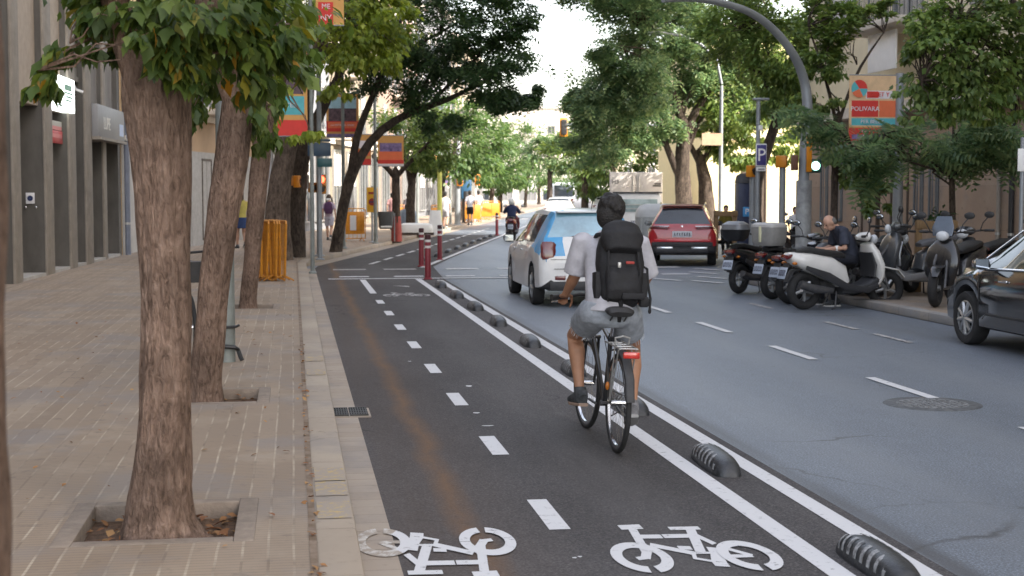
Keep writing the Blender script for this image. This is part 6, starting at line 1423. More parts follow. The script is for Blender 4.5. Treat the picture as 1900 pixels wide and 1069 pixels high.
b = MB(); torso(b, [(.0, 0, zs - .04, .155, .19), (-.03, 0, zs + .10, .15, .19), (-.10, 0, zs + .27, .15, .205), (-.18, 0, zs + .40, .13, .195), (-.23, -.01, zs + .47, .085, .11)], 20)
for s in (-1, 1):
    S_ = Vector((-.20, s * .19, zs + .39)); E_ = Vector((-.20, s * .27, zs + .13)); b.tube([S_ + Vector((.02, -s * .03, .03)), S_.lerp(E_, .4), S_.lerp(E_, .85)], [.075, .078, .078], 12); b.ell(S_, .075, 12, 8)
remesh(b, 't_shirt', cloth('tshirt_slate', (0.045, 0.05, 0.07)), .011, mn, 4)
b = MB(); torso(b, [(0, 0, zs - .12, .13, .17), (0, 0, zs - .03, .17, .195), (-.01, 0, zs + .06, .155, .18)], 18)
for s, kx, fx in ((-1, -.42, -.32), (1, -.44, -.40)):
    Hh = Vector((-.02, s * .10, zs - .04)); K_ = Vector((kx, s * .16, zs - .06)); A_ = Vector((fx, s * .17, .11)); limb(b, [(*Hh, .10), (*Hh.lerp(K_, .5), .088), (*K_, .072), (*K_.lerp(A_, .4), .066), (*A_, .05)])
remesh(b, 'trousers', cloth('trousers_dark', (0.03, 0.032, 0.042)), .012, mn, 4)
for s, fx in ((-1, -.32), (1, -.40)): shoe(mn, (fx, s * .17, .115), rad(95), 0, m_shoe, m_white)
b = MB(); b.tube([(-.33, -.17 - .03, zs + .115), (-.28, -.2, zs + .12)], [.046, .048], 12); b.build('white_wristband', m_white, mn)

# --- walking people
def walker(label, X, Y, h, rz, top, bottom, hairm, skin=m_skin2, skirt=False, shorts=True, longhair=.0, z=Z1, stride=.22, bag=None, group=None, vox=.02, sleeve=.45):
    r = thing('person', label, 'person', (X, Y, z), rz, group); k = h / 1.7
    b = MB(); HC_ = Vector((0, .01, 1.60)) * k; M = head(b, HC_, .102 * k); b.tube([(0, 0, 1.40 * k), (0, .01, 1.54 * k)], .052 * k, 10)
    torso(b, [(0, 0, .86 * k, .15 * k, .10 * k), (0, 0, 1.02 * k, .13 * k, .09 * k), (0, 0, 1.22 * k, .155 * k, .10 * k), (0, 0, 1.38 * k, .15 * k, .085 * k), (0, 0, 1.44 * k, .08 * k, .06 * k)])
    for s in (-1, 1):
        S_ = Vector((s * .17, 0, 1.37)) * k; E_ = Vector((s * .22, s * .05 - .02, 1.10)) * k; W_ = Vector((s * .22, s * .10 + .03, .86)) * k
        limb(b, [(*S_, .048 * k), (*E_, .038 * k), (*W_, .026 * k)]); hand(b, W_, (0, .15, -1), (-s, .2, 0), .35, s, k)
        H_ = Vector((s * .085, 0, .88)) * k; K_ = Vector((s * .09, -s * stride * .35 + .05, .47)) * k; A_ = Vector((s * .09, -s * stride, .09 + (.08 if s > 0 else 0))) * k
        limb(b, [(*H_, .088 * k), (*K_, .056 * k), (*K_.lerp(A_, .3), .055 * k), (*A_, .034 * k)])
    remesh(b, 'body', skin, vox * .6, r, 3)
    hair_cap(HC_, .102 * k, 0, 0, hairm, r, long=longhair)
    b = MB(); torso(b, [(0, 0, .88 * k, .165 * k, .12 * k), (0, 0, 1.02 * k, .15 * k, .11 * k), (0, 0, 1.22 * k, .175 * k, .12 * k), (0, 0, 1.38 * k, .17 * k, .105 * k), (0, 0, 1.455 * k, .085 * k, .07 * k)], 16)
    for s in (-1, 1):
        S_ = Vector((s * .17, 0, 1.37)) * k; E_ = Vector((s * .22, s * .05 - .02, 1.10)) * k; b.tube([S_ + Vector((-s * .03, 0, .02)), S_.lerp(E_, sleeve * 1.6)], [.066 * k, .064 * k], 10)
    remesh(b, 'top', top, vox * .7, r, 3)
    b = MB()
    if skirt: torso(b, [(0, 0, .60 * k, .20 * k, .17 * k), (0, 0, .75 * k, .19 * k, .15 * k), (0, 0, .93 * k, .165 * k, .12 * k)], 16)
    else:
        torso(b, [(0, 0, .80 * k, .16 * k, .12 * k), (0, 0, .94 * k, .16 * k, .115 * k)], 16)
        for s in (-1, 1):
            H_ = Vector((s * .085, 0, .88)) * k; K_ = Vector((s * .09, -s * stride * .35 + .05, .47)) * k; A_ = Vector((s * .09, -s * stride, .11 + (.08 if s > 0 else 0))) * k
            if shorts: b.tube([H_, H_.lerp(K_, .8)], [.10 * k, .09 * k], 12)
            else: b.tube([H_, K_, A_], [.10 * k, .072 * k, .055 * k], 12)
    remesh(b, 'skirt' if skirt else 'shorts' if shorts else 'trousers', bottom, vox * .7, r, 3)
    for s in (-1, 1): shoe(r, Vector((s * .09, -s * stride, .09 + (.08 if s > 0 else 0))) * k, 0, rad(-25 if s > 0 else 0), None, m_white, k * .95)
    return r
wy = ground(448, 461, Z1); walker('woman in a yellow top and navy skirt standing between the leaning trunks', wy.x, wy.y, 1.68, rad(20), cloth('top_yellow', (.42, .36, .10)), cloth('navy_skirt', (.03, .05, .12)), m_hair2, skirt=True, longhair=.08, stride=.1)
pp = ground(611, 446, Z1); walker('woman in pale shorts walking away with a purple backpack', pp.x, pp.y, 1.55, rad(-10), cloth('top_lilac', (.45, .38, .48)), cloth('pale_shorts', (.45, .46, .56)), m_hair2)
r = thing('backpack', 'purple backpack carried by the woman in pale shorts', 'backpack', (pp.x, pp.y, Z1 + .9), rad(-10))
b = MB(); b.sweep([(-.17, .02, .12, .07), (-.18, .15, .15, .09), (-.17, .32, .14, .085), (-.15, .42, .08, .05)], 16, 3.5); b.build('bag', cloth('purple_fabric', (.085, .045, .10)), r)
for s in (-1, 1): b = MB(); b.tube([(s * .09, -.1, .42), (s * .10, .0, .56), (s * .11, .11, .42), (s * .12, .08, .15), (s * .11, -.1, .06)], .018, 6); b.build('shoulder_strap', m_strap, r)
b = MB(); b.box((0, -.16, .5), (.16, .05, .07), 0, 0, .02); b.build('white_flap', m_white, r)
FPg = 'people on the far left sidewalk'
for px, py, h, t, bt, lab in ((872, 418, 1.7, (.45, .47, .55), (.02, .02, .025), 'man in a pale shirt and black shorts on the far left sidewalk'), (826, 425, 1.65, (.65, .65, .64), (.3, .3, .32), 'person in white beside the lime green pole'), (757, 428, 1.6, (.10, .09, .10), (.05, .05, .06), 'dark clothed person behind the red-based tree'), (728, 428, 1.6, (.50, .28, .28), (.30, .1, .1), 'person in pink left of the red-based trunk'), (888, 412, 1.7, (.6, .5, .5), (.4, .3, .3), 'person in pale pink before the far yellow fence'), (864, 414, 1.65, (.3, .38, .5), (.2, .25, .35), 'person in light blue left of the man in black shorts')):
    g = ground(px, py, Z1); walker(lab, g.x, g.y, h, rad(random.uniform(-30, 30)), cloth('top_%d' % px, t), cloth('bottom_%d' % px, bt), m_hair, group=FPg, vox=.035)
g = ground(1346, 474, Z1); walker('person in a dark yellow top behind the timber tree guard on the right', g.x, g.y, 1.3, rad(160), cloth('top_ochre', (.12, .10, .02)), cloth('dark_trousers', (.02, .02, .02)), m_hair, shorts=False, stride=.12)
g = ground(1474, 472, Z1); walker('person in white seen beyond the parked scooters', g.x, g.y, 1.25, rad(170), cloth('top_white', (.6, .6, .62)), cloth('dark_trousers', (.02, .02, .02)), m_hair, shorts=False, stride=.1)
# scooter rider far ahead
g = ground(955, 447); rs_ = scooter('scooter carrying a rider in the lane ahead of the white car', (g.x, g.y + .6, 0), -TH, pmat('scooter_maroon', (.16, .02, .03), .35, coat=.4), m_sb, group='scooter in traffic')
del rs_['group']
rd = thing('person', 'scooter rider in dark blue top and white helmet far ahead', 'person', (g.x, g.y + .6, 0), -TH)
b = MB(); head(b, Vector((0, -.30, 1.40)), .10); torso(b, [(0, -.38, .80, .15, .12), (0, -.38, 1.0, .14, .11), (0, -.34, 1.22, .19, .11), (0, -.32, 1.30, .08, .07)])
b.tube([(0, -.32, 1.25), (0, -.3, 1.38)], .05, 8)
for s in (-1, 1):
    limb(b, [(s * .19, -.32, 1.22, .055), (s * .28, -.1, 1.02, .045), (s * .26, .22, 1.03, .032)]); hand(b, (s * .26, .2, 1.03), (0, 1, 0), (0, 0, -1), .6, s); limb(b, [(s * .1, -.36, .80, .09), (s * .19, .08, .78, .065), (s * .16, .12, .40, .045)])
remesh(b, 'body', m_skin, .013, rd, 3)
b = MB(); torso(b, [(0, -.38, .80, .175, .14), (0, -.38, 1.0, .16, .13), (0, -.34, 1.22, .21, .13), (0, -.32, 1.31, .09, .08)])
for s in (-1, 1): b.tube([(s * .16, -.33, 1.23), (s * .28, -.1, 1.02)], [.075, .062], 10)
remesh(b, 'jacket', cloth('jacket_navy', (.03, .04, .09)), .016, rd, 3)
b = MB()
for s in (-1, 1): limb(b, [(s * .1, -.36, .80, .10), (s * .19, .08, .78, .075), (s * .16, .12, .40, .058)])
torso(b, [(0, -.38, .72, .16, .14), (0, -.38, .86, .17, .14)]); remesh(b, 'trousers', cloth('trousers_maroon', (.10, .03, .04)), .016, rd, 3)
for s in (-1, 1): shoe(rd, (s * .16, .12, .40), 0, 0)
b = MB(); b.ell((0, -.31, 1.43), (.125, .145, .13), 18, 12); b.build('helmet', m_white, rd); b = MB(); b.sweep([(-.18, 1.36, .10, .03), (-.2, 1.3, .08, .02)], 10, 3); b.build('helmet_rim', m_dark, rd)
# ------------------------------------------------------------------ street furniture
m_pole = pmat('pole_grey', (0.27, 0.29, 0.31), .5, .3, var=.12, scale=3); m_pole2 = pmat('pole_grey_green', (0.20, 0.22, 0.21), .6, .1, var=.2, scale=5)
m_yel = pmat('yellow_paint', (0.50, 0.20, 0.010), .5, var=.22, scale=12); m_orange = pmat('signal_orange', (0.66, 0.24, 0.012), .4, var=.1)
m_bur = pmat('burgundy_rubber', (0.19, 0.018, 0.028), .5, var=.15, scale=9); m_refl = pmat('reflective_white', (0.66, 0.64, 0.62), .4)
m_rub = pmat('black_rubber', (0.022, 0.024, 0.028), .42, var=.45, scale=26, bump=.15, bscale=90); m_rubw = pmat('worn_white_stripe', (0.10, 0.10, 0.105), .6, var=.5, scale=30, col2=(.38, .385, .39))
# lane separators
def separator(loc, rz=0.0, label=None, worn=0):
    r = thing('lane_separator', label, 'lane separator', loc, rz, 'rubber lane separators between the white lines')
    L_, W_, H_ = .78, .20, .12; NB = 26; mb = MB(); st_ = MB()
    def ring(t, k=1.0):
        y = -L_ / 2 + L_ * t; f = max(0.0, 1 - abs(2 * t - 1) ** 3.2) ** .5; w_ = W_ / 2 * (.55 + .45 * f) * k; h = H_ * (.30 + .70 * f) * k
        if t < .03 or t > .97: h *= .4
        return [(w_ * math.copysign(abs(math.cos(q)) ** .8, math.cos(q)), y, h * math.sin(q) ** .75 if 0 < q < math.pi else 0) for q in np.linspace(0, math.pi, 13)]
    mb.loft([ring(t) for t in np.linspace(0, 1, NB)]); mb.build('base', m_rub, r, 50)
    for s in (0, 1):
        st_ = MB()
        for i, (a, c) in enumerate(((.12, .155), (.22, .26), (.32, .37), (.43, .48), (.54, .59), (.65, .70), (.76, .80), (.85, .885))):
            R0, R1 = ring(a, 1.018), ring(c, 1.018); sel = slice(1, 6) if s == 0 else slice(7, 12); P0, P1 = R0[sel], R1[sel]; o = len(st_.v); n = len(P0)
            sk = .05
            st_.v += [(x, y + sk * (z / .13 - .3), z) for x, y, z in P0] + [(x, y + sk * (z / .13 - .3), z) for x, y, z in P1]
            for j in range(n - 1): st_.f.append((o + j, o + j + 1, o + n + j + 1, o + n + j)); st_.m.append(0)
        st_.build('stripes', m_rubw, r, 60)
    return r
sep0 = separator((2.72, ground(1323, 866).y, .0), rad(-2), 'black and white rubber lane separator right beside the cyclist, scuffed at its front')
labs = ['nearest rubber lane separator, cut by the bottom edge', 'rubber lane separator half hidden behind the rear wheel of the bicycle', 'rubber lane separator just left of the shoe of the cyclist', 'rubber lane separator one before that near the left shin of the cyclist', 'third rubber lane separator counted back from the crossing', 'second rubber lane separator counted back from the crossing', 'rubber lane separator closest to the crossing line', 'rubber lane separator ahead of the cyclist at mid distance', 'rubber lane separator under the line of the front car wheel']
pxs = [(1604, 1058), (1052, 692), (978, 640), (921, 602), (880, 574), (845, 552), (818, 533)]
for l, (px, py) in zip(['nearest lane separator, cut by the bottom edge of the photo', 'lane separator seen next to the lower left leg of the cyclist', 'second lane separator beyond the left leg of the cyclist', 'third lane separator beyond the left leg of the cyclist', 'fourth lane separator beyond the left leg of the cyclist', 'second lane separator back from the crossing line', 'lane separator closest to the crossing line'], pxs):
    dup(sep0, (2.74, ground(px, py).y, 0), rad(random.uniform(-3, 3)), l)
dup(sep0, (2.74, (ground(1323, 862).y + ground(1052, 692).y) / 2, 0), 0, 'lane separator hidden behind the rear wheel of the bicycle')
for i in range(9): dup(sep0, tuple(fs(2.5 + 2.5 * i, 2.45)), -TH, 'small distant lane separator beyond the burgundy bollards')
for o in COL.objects:
    if o.name.startswith('lane_separator') and o.get('label', '').startswith('small distant'): o['group'] = 'distant lane separators beyond the bollards'
# burgundy bollards
def bollard(loc, label):
    r = thing('flexible_bollard', label, 'bollard', loc, group='burgundy bollards with white bands')
    b = MB(); b.lathe([(.005, 0), (.095, 0), (.095, .02), (.062, .04), (.06, .90), (.05, .915), (.005, .92)], 24); b.build('post', m_bur, r)
    for z in (.64, .765):
        b = MB(); b.lathe([(.059, z), (.0625, z + .003), (.0625, z + .047), (.059, z + .05)], 24); b.build('white_band', m_refl, r)
    b = MB(); b.lathe([(.061, .80), (.062, .80), (.062, .905), (.05, .918), (.005, .922)], 24); b.build('cap', pmat('bollard_cap', (.05, .012, .016), .5), r); return r
c = ground(794, 519); b0 = bollard((c.x, c.y, .004), 'nearest burgundy bollard, standing on the crossing line')
for (px, py), l in (((782, 495), 'burgundy bollard behind and left of the nearest one'), ((816, 483), 'burgundy bollard at the start of the distant separators'), ((922, 437), 'thin distant burgundy bollard far down the cycle lane')):
    c = ground(px, py); dup(b0, (c.x, c.y, .004), 0, l)

# yellow fence panels stacked on edge beside the tree
def fence_panel(loc, rz, label, group, tilt=0.0, h=1.02, w_=1.1, nm='yellow_barrier'):
    r = thing(nm, label, 'barrier', loc, rz, group); r.rotation_euler = (tilt, 0, rz)
    b = MB(); b.tube([(-w_ / 2, 0, .1), (-w_ / 2, 0, h - .05), (-w_ / 2 + .05, 0, h), (w_ / 2 - .05, 0, h), (w_ / 2, 0, h - .05), (w_ / 2, 0, .1), (-w_ / 2, 0, .1)], .019, 8); b.build('frame', m_yel, r)
    b = MB(); n = int(w_ / .13)
    for i in range(1, n): b.tube([(-w_ / 2 + w_ * i / n, 0, .1), (-w_ / 2 + w_ * i / n, 0, h)], .009, 6)
    b.build('bars', m_yel, r)
    for s in (-1, 1): b = MB(); b.tube([(s * w_ * .36, -.2, .01), (s * w_ * .36, -.18, .03), (s * w_ * .36, 0, .12), (s * w_ * .36, .18, .03), (s * w_ * .36, .2, .01)], .014, 6); b.build('foot', m_yel, r)
    return r
c = ground(498, 521, Z1); BG = 'yellow barriers stacked upright by the slim trunk'
for i in range(7): fence_panel((c.x - .17 + .062 * i, c.y + .10 * (i % 3) + .2, Z1), rad(96 + 2.5 * (i % 4)), ['leftmost yellow barrier of the upright stack', 'second yellow barrier of the upright stack from the left', 'third yellow barrier of the upright stack from the left', 'middle yellow barrier of the upright stack', 'third yellow barrier of the upright stack from the right', 'second yellow barrier of the upright stack from the right', 'rightmost yellow barrier of the upright stack'][i], BG, rad(random.uniform(-3, 3)), 1.12)
fg = 'yellow fences along the far left sidewalk'
for px, py, rz, l, w_ in ((655, 448, 20, 'orange yellow fence with a white notice beside the slanting tree', .9), (808, 430, 60, 'yellow fence left of the lime green pole', .8), (878, 415, 15, 'yellow fence near the man in black shorts', .9), (897, 410, 15, 'yellow fence under the far left trees', 1.0), (913, 408, 15, 'last yellow fence before the far junction', 1.0), (752, 428, 50, 'yellow fence behind the red-based trunk', .8)):
    c = ground(px, py, Z1); f = fence_panel((c.x, c.y, Z1), rad(rz), l, fg, 0, 1.1, w_, 'yellow_fence'); b = MB(); b.box((0, 0, .62), (w_ - .06, .015, .75), 0, 0, .004); b.build('panel', m_yel, f)
    if 'notice' in l: b = MB(); b.box((.0, -.02, .62), (.22, .01, .5)); b.build('notice', m_plate, f)

# tapered lamp posts and other poles
def pole_thing(name, label, cat, base, top, r0, r1=None, mat=None, group=None, foot=True):
    r = thing(name, label, cat, base, group=group); b = MB(); b.tube([(0, 0, 0), (0, 0, .9), (0, 0, top)], [r0, r0 * .97, r1 or r0], 16)
    if foot: b.lathe([(r0 * 1.9, 0), (r0 * 1.9, .025), (r0 * 1.05, .05)], 16)
    b.build('pole', mat or m_pole, r); return r
c = ground(421, 671, Z1); r = pole_thing('street_post', 'grey post with a black bicycle lock left hanging at its foot', 'post', c, 4.2, .085, .08, m_pole2, foot=False)
lk = thing('bicycle_lock', 'black cable lock looped low round the grey post', 'lock', c + Vector((0, 0, .06)))
b = MB(); b.tube([(-.1, -.06, .12), (-.02, -.11, .10), (.08, -.09, .09), (.11, -.03, .06), (.14, -.05, -.02), (.15, -.06, -.04)], .022, 8); b.tube([(-.08, -.09, .32), (0, -.105, .29), (.09, -.07, .29), (.12, -.02, .30)], .014, 8); b.tube([(-.05, -.1, .42), (-.02, -.11, .36), (-.04, -.1, .30)], .012, 6); b.build('cable', m_black, lk)
# parked bicycle half hidden between the first two trunks
pb = thing('parked_bicycle', 'dark bicycle leaning by the grey post between the two front trunks', 'bicycle', (-1.02, 14.6, Z1), rad(14))
bwheel(pb, 0, 0, .34); bwheel(pb, 1.03, .5, .34)
b = MB(); b.tube([(0, .44, .28), (0, .3, .78)], .016, 8); b.tube([(0, .44, .28), (0, .9, .72)], .018, 8); b.tube([(0, .31, .7), (0, .86, .88)], .015, 8); b.tube([(0, .86, .9), (0, .9, .7)], .019, 8)
for s in (-1, 1): b.tube([(s * .02, .42, .28), (s * .06, 0, .345)], .010, 6); b.tube([(s * .012, .3, .76), (s * .06, 0, .345)], .009, 6); b.tube([(s * .05, 1.03, .34), (s * .045, .91, .7)], .011, 6)
b.build('frame', m_frame_b, pb)
b = MB(); b.sweep([(.12, .95, .08, .025), (.2, .97, .085, .03), (.38, .95, .02, .018)], 14, 2.6); b.tube([(0, .3, .76), (0, .25, .94)], .013, 8); b.build('saddle', m_seat, pb)
b = MB(); b.tube([(0, .86, .88), (0, .85, 1.02)], .013, 8); b.tube([(-.31, .72, 1.06), (-.15, .86, 1.04), (.15, .86, 1.04), (.31, .72, 1.06)], .013, 8); b.build('handlebar', m_dark, pb)
b = MB(); b.sweep([(-.2, .8, .13, .10), (-.2, 1.0, .15, .12)], 12, 4); b.build('basket', m_dark, pb)

# pedestrian signals
m_red_on = emat('signal_red_on', (1.0, 0.10, 0.04), 1.6); m_green_on = emat('signal_green_on', (0.55, 1.0, 0.85), 0.9)
def signal_head(par, x, y, z, rz, on=None, h=.42, w_=.22, two=True):
    M = Matrix.Translation((x, y, z)) @ Matrix.Rotation(rz, 4, 'Z'); b = MB(); b.box((0, 0, 0), (w_, .16, h), 0, 0, .02, M); o = b.build('signal_head', m_orange, par)
    for i, zz in enumerate((h * .25, -h * .25) if two else (0,)):
        b = MB(); b.lathe([(.005, 0), (w_ * .36, 0), (w_ * .36, .01)], 16, 0, M @ Matrix.Translation((0, -.085, zz)) @ Matrix.Rotation(math.pi / 2, 4, 'X')); b.build('lens', on if (on is not None and i == 0) else m_black, o)
        b = MB(); b.tube([(-w_ * .4, -.08, zz + .02), (-w_ * .3, -.2, zz + .09), (0, -.24, zz + .12), (w_ * .3, -.2, zz + .09), (w_ * .4, -.08, zz + .02)], .012, 5, 0, False, M); b.build('visor', m_black, o)
    return o
Y = 38; c = at(593, 470, Y); r = pole_thing('traffic_signal', 'pedestrian signal with a glowing red lens before the slanting tree', 'traffic light', Vector((c.x, Y, Z1)), 2.62, .07)
signal_head(r, .06, -.1, at(592, 342, Y).z - Z1, 0, m_red_on, .5, .24); signal_head(r, -.17, .0, at(582, 348, Y).z - Z1, rad(60), None, .26, .2, False)
Y = 37; c = at(533, 470, Y); r = pole_thing('traffic_signal', 'pedestrian signal with its dark side turned, beside the twin dark trunks', 'traffic light', Vector((c.x, Y, Z1)), 2.3, .09, .08)
signal_head(r, .02, -.14, at(540, 335, Y).z - Z1, rad(-10), None, .26, .26, False); signal_head(r, .26, 0, at(551, 337, Y).z - Z1, rad(80), None, .3, .22, False)
# info panel / grey cabinet with white head
Y = 38; c = at(562, 470, Y); r = thing('parking_meter_post', 'white headed service post on a thin grey pole between the signals', 'post', (c.x, Y, Z1)); b = MB(); b.tube([(0, 0, 0), (0, 0, 1.75)], .075, 14); b.build('pole', m_pole, r)
b = MB(); b.box((-.0, 0, 1.93), (.36, .2, .36), 0, 0, .03); b.build('head', m_plinth, r); b = MB(); b.box((.06, 0, 2.3), (.24, .16, .28), 0, 0, .03); b.build('upper_head', m_white, r); b = MB(); b.box((.06, -.085, 2.31), (.13, .01, .17)); b.box((.0, -.105, 1.93), (.05, .01, .22)); b.build('print', m_navy, r)
Y = 38.6; c = at(545, 470, Y); r = thing('service_cabinet', 'tall dark glass cabinet with a brown base behind the left signals', 'cabinet', (c.x, Y, Z1)); b = MB(); b.box((0, 0, 1.15), (.42, .4, 1.5), 0, 0, .02); b.build('cabinet', pmat('cabinet_glass', (.07, .085, .08), .2, var=.4, scale=4), r); b = MB(); b.box((0, 0, .2), (.46, .44, .42), 0, 0, .02); b.build('base', pmat('brown_base', (.20, .13, .10), .8), r); b = MB(); b.box((0, -.21, 1.3), (.3, .02, .04)); b.box((0, -.21, .9), (.3, .02, .04)); b.build('shelf', m_alu, r)

# banners
m_bor = pmat('banner_orange', (0.62, 0.33, 0.10), .7, var=.05); m_bred = pmat('banner_red', (0.62, 0.045, 0.035), .7, var=.08); m_bteal = pmat('banner_teal', (0.10, 0.42, 0.46), .7, var=.1, scale=9); m_bdk = pmat('banner_picture', (0.03, 0.022, 0.028), .7, var=.0, scale=9, col2=(.16, .10, .12)); m_bpk = pmat('banner_vermilion', (0.74, 0.17, 0.07), .7, var=.06); m_bpur = pmat('banner_purple', (0.08, 0.06, 0.16), .7, var=0, scale=9, col2=(.3, .22, .42)); m_bwh = pmat('banner_white', (0.72, 0.68, 0.70), .7)
m_sky = pmat('banner_pale_blue', (0.35, .55, .62), .7, var=.1)
def banner(root, x0, x1, z0, z1, parts, face=(0, -1, 0), texts=(), name='banner'):
    """flat printed cloth in the xz plane of its post; parts: (u0,u1,v0,v1,material)"""
    b = MB(); b.box(((x0 + x1) / 2, 0, (z0 + z1) / 2), (x1 - x0, .012, z1 - z0)); o = b.build(name, m_bor, root); W_, H_ = x1 - x0, z1 - z0
    for s in (-1,):
        for i, (u0, u1, v0, v1, m) in enumerate(parts):
            q = MB(); q.box((x0 + W_ * (u0 + u1) / 2, s * (.008 + .0012 * i), z0 + H_ * (v0 + v1) / 2), (W_ * (u1 - u0), .003, H_ * (v1 - v0))); q.build('print', m, o)
    for s_, u, v, sz, m in texts:
        t = MB(); text(t, s_, sz, frame3((x0 + W_ * u, -.024, z0 + H_ * v), (1, 0, 0), (0, 0, 1))); t.build('lettering', m, o)
    q = MB()
    for z in (z0 - .01, z1 + .01): q.tube([(x0, 0, z), (x1, 0, z)], .014, 6)
    q.tube([(0, 0, z0 - .01), (x0 if abs(x0) < abs(x1) else x1, 0, z0 - .01)], .014, 6); q.tube([(0, 0, z1 + .01), (x0 if abs(x0) < abs(x1) else x1, 0, z1 + .01)], .014, 6); q.build('bracket', m_pole, o); return o
def bpole(label, px, Y, top, bs, r0=.06, pm_=m_pole2):
    c = at(px, 480, Y); r = thing('banner_post', label, 'banner post', (c.x, Y, Z1), -rad(4)); b = MB(); b.tube([(0, 0, 0), (0, 0, top)], [r0, r0 * .8], 14); b.lathe([(r0 * 1.8, 0), (r0 * 1.8, .03), (r0, .06)], 14); b.build('pole', pm_ or m_pole, r)
    for p0, p1, y0, y1, parts, tx in bs:
        k = Y / math.cos(YAW) / FPX * .985; banner(r, (p0 - px) * k, (p1 - px) * k, at(px, y1, Y).z - Z1, at(px, y0, Y).z - Z1, parts, texts=tx)
    return r
bpole('post with two tall orange banners partly hidden by the near leaves', 580, 30, 6.4, [(504, 573, 58, 252, [(.05, .9, .40, .66, m_bdk), (.05, .92, .66, .70, m_bred), (.0, .92, .20, .38, m_bteal), (0, 1, 0, .15, m_bred), (.1, .85, .74, .80, m_bwh), (.1, .9, .84, .97, m_bteal)], [('FESTES', .45, .29, .13, m_bwh)]), (590, 641, -95, 46, [(.08, .62, .0, .3, m_bred), (.1, .9, .34, .6, m_bpk)], [('NY', .36, .09, .17, m_bwh), ('ME', .36, .24, .14, m_bwh)])], .045, m_pole2)
bpole('post with a banner showing a dark picture over red bands', 638, 43, 5.2, [(608, 667, 174, 254, [(.07, .93, .62, .92, m_sky), (.07, .93, .36, .66, m_bdk), (.0, 1, .12, .36, m_bred), (.05, .95, .20, .34, m_bpk), (0, 1, 0, .07, m_bpur)], [('LA FESTA DEL BARRI', .5, .27, .075, m_bwh)])], .06)
bpole('grey post with a pair of orange red banners behind the slanting tree', 697, 47, 5.0, [(654, 690, 250, 306, [(.05, .95, .55, .8, m_bwh), (.05, .95, .3, .5, m_bpk), (0, 1, 0, .2, m_bred)], []), (702, 750, 252, 308, [(.08, .92, .48, .76, m_bpur), (.05, .95, .2, .48, m_bpk), (0, 1, .08, .2, m_bred), (0, 1, 0, .07, m_bwh)], [])])
bpole('post with a teal and red banner among the green crowns', 775, 66, 5.0, [(779, 811, 288, 314, [(.05, .95, .52, .95, m_bteal), (.1, 1, .05, .5, m_bred)], [])])
r = bpole('post with a small orange and blue sign above the lime pole', 836, 74, 4.0, [(818, 834, 314, 342, [(.05, .95, .05, .32, m_bpur)], [])])
# big banner on the right
Y = 27.0; c = at(1664, 470, Y); r = thing('banner_post', 'grey post on the right carrying a large orange, red and teal festival banner', 'banner post', (c.x, Y, Z1), rad(-2)); b = MB(); b.tube([(0, 0, 0), (0, 0, at(1664, 136, Y).z - Z1)], [.11, .08], 16); b.lathe([(.2, 0), (.2, .03), (.11, .06)], 16); b.build('pole', m_pole, r)
k = (Y * math.cos(YAW) + c.x * math.sin(YAW)) / FPX / math.cos(rad(8)); x0, x1 = (1569 - 1664) * k, (1660 - 1664) * k; z0, z1 = at(1664, 262, Y).z - Z1, at(1664, 141, Y).z - Z1
m_peach = pmat('banner_peach', (0.70, 0.48, 0.28), .7)
o = banner(r, x0, x1, z0, z1, [(0, 1, .22, 1, m_peach), (.0, 1, .0, .20, m_bred), (.05, 1, .24, .35, m_bteal), (.05, .60, .37, .62, m_bred), (.62, 1, .37, .62, m_bpk), (.34, .95, .65, .77, m_bwh), (.36, .60, .66, .76, m_bred), (.06, .8, .03, .10, m_bpur)],
       texts=[('POLIVARA', .325, .49, .125, m_bwh), ('PER BELLV', .47, .295, .10, m_bwh), ('DUET Y', .62, .71, .115, m_bred), ('LA VENE', .4, .065, .085, m_bwh), ('OBRIM 15', .35, .145, .055, m_bwh)])
W_ = x1 - x0; H_ = z1 - z0; q = MB(); cx = x0 + W_ * .2; cz = z0 + H_ * .80
for a0, a1, m in ((0, 2.2, 0), (2.2, 3.6, 1), (3.6, 5.2, 2), (5.2, 6.283, 3)): q.add([(cx, -.026, cz)] + [(cx + .16 * math.cos(a), -.026, cz + .17 * math.sin(a)) for a in np.linspace(a0, a1, 9)], [tuple(range(10))], m)
q.build('round_emblem', [m_bred, m_bteal, m_bpk, m_bteal], o, 0)

# street direction panels on the left
Y = 36; c = at(594, 470, Y); r = pole_thing('direction_sign', 'two blue green direction panels on a grey pole above the left signals', 'street sign', Vector((c.x, Y, Z1)), 4.6, .06)
zt = lambda py: at(594, py, Y).z - Z1; k = Y / FPX * 1.0
for p0, p1, y0, y1, m in ((573, 615, 258, 263, pmat('panel_blue', (.025, .06, .11), .4, var=.15)), (573, 615, 265, 290, MATS['panel_blue']), (590, 617, 294, 310, pmat('panel_teal', (.02, .10, .115), .4, var=.15))):
    b = MB(); b.box((((p0 + p1) / 2 - 594) * k, -.075, (zt(y0) + zt(y1)) / 2), ((p1 - p0) * k, .03, zt(y0) - zt(y1)), 0, 0, .01); o = b.build('panel', m, r)
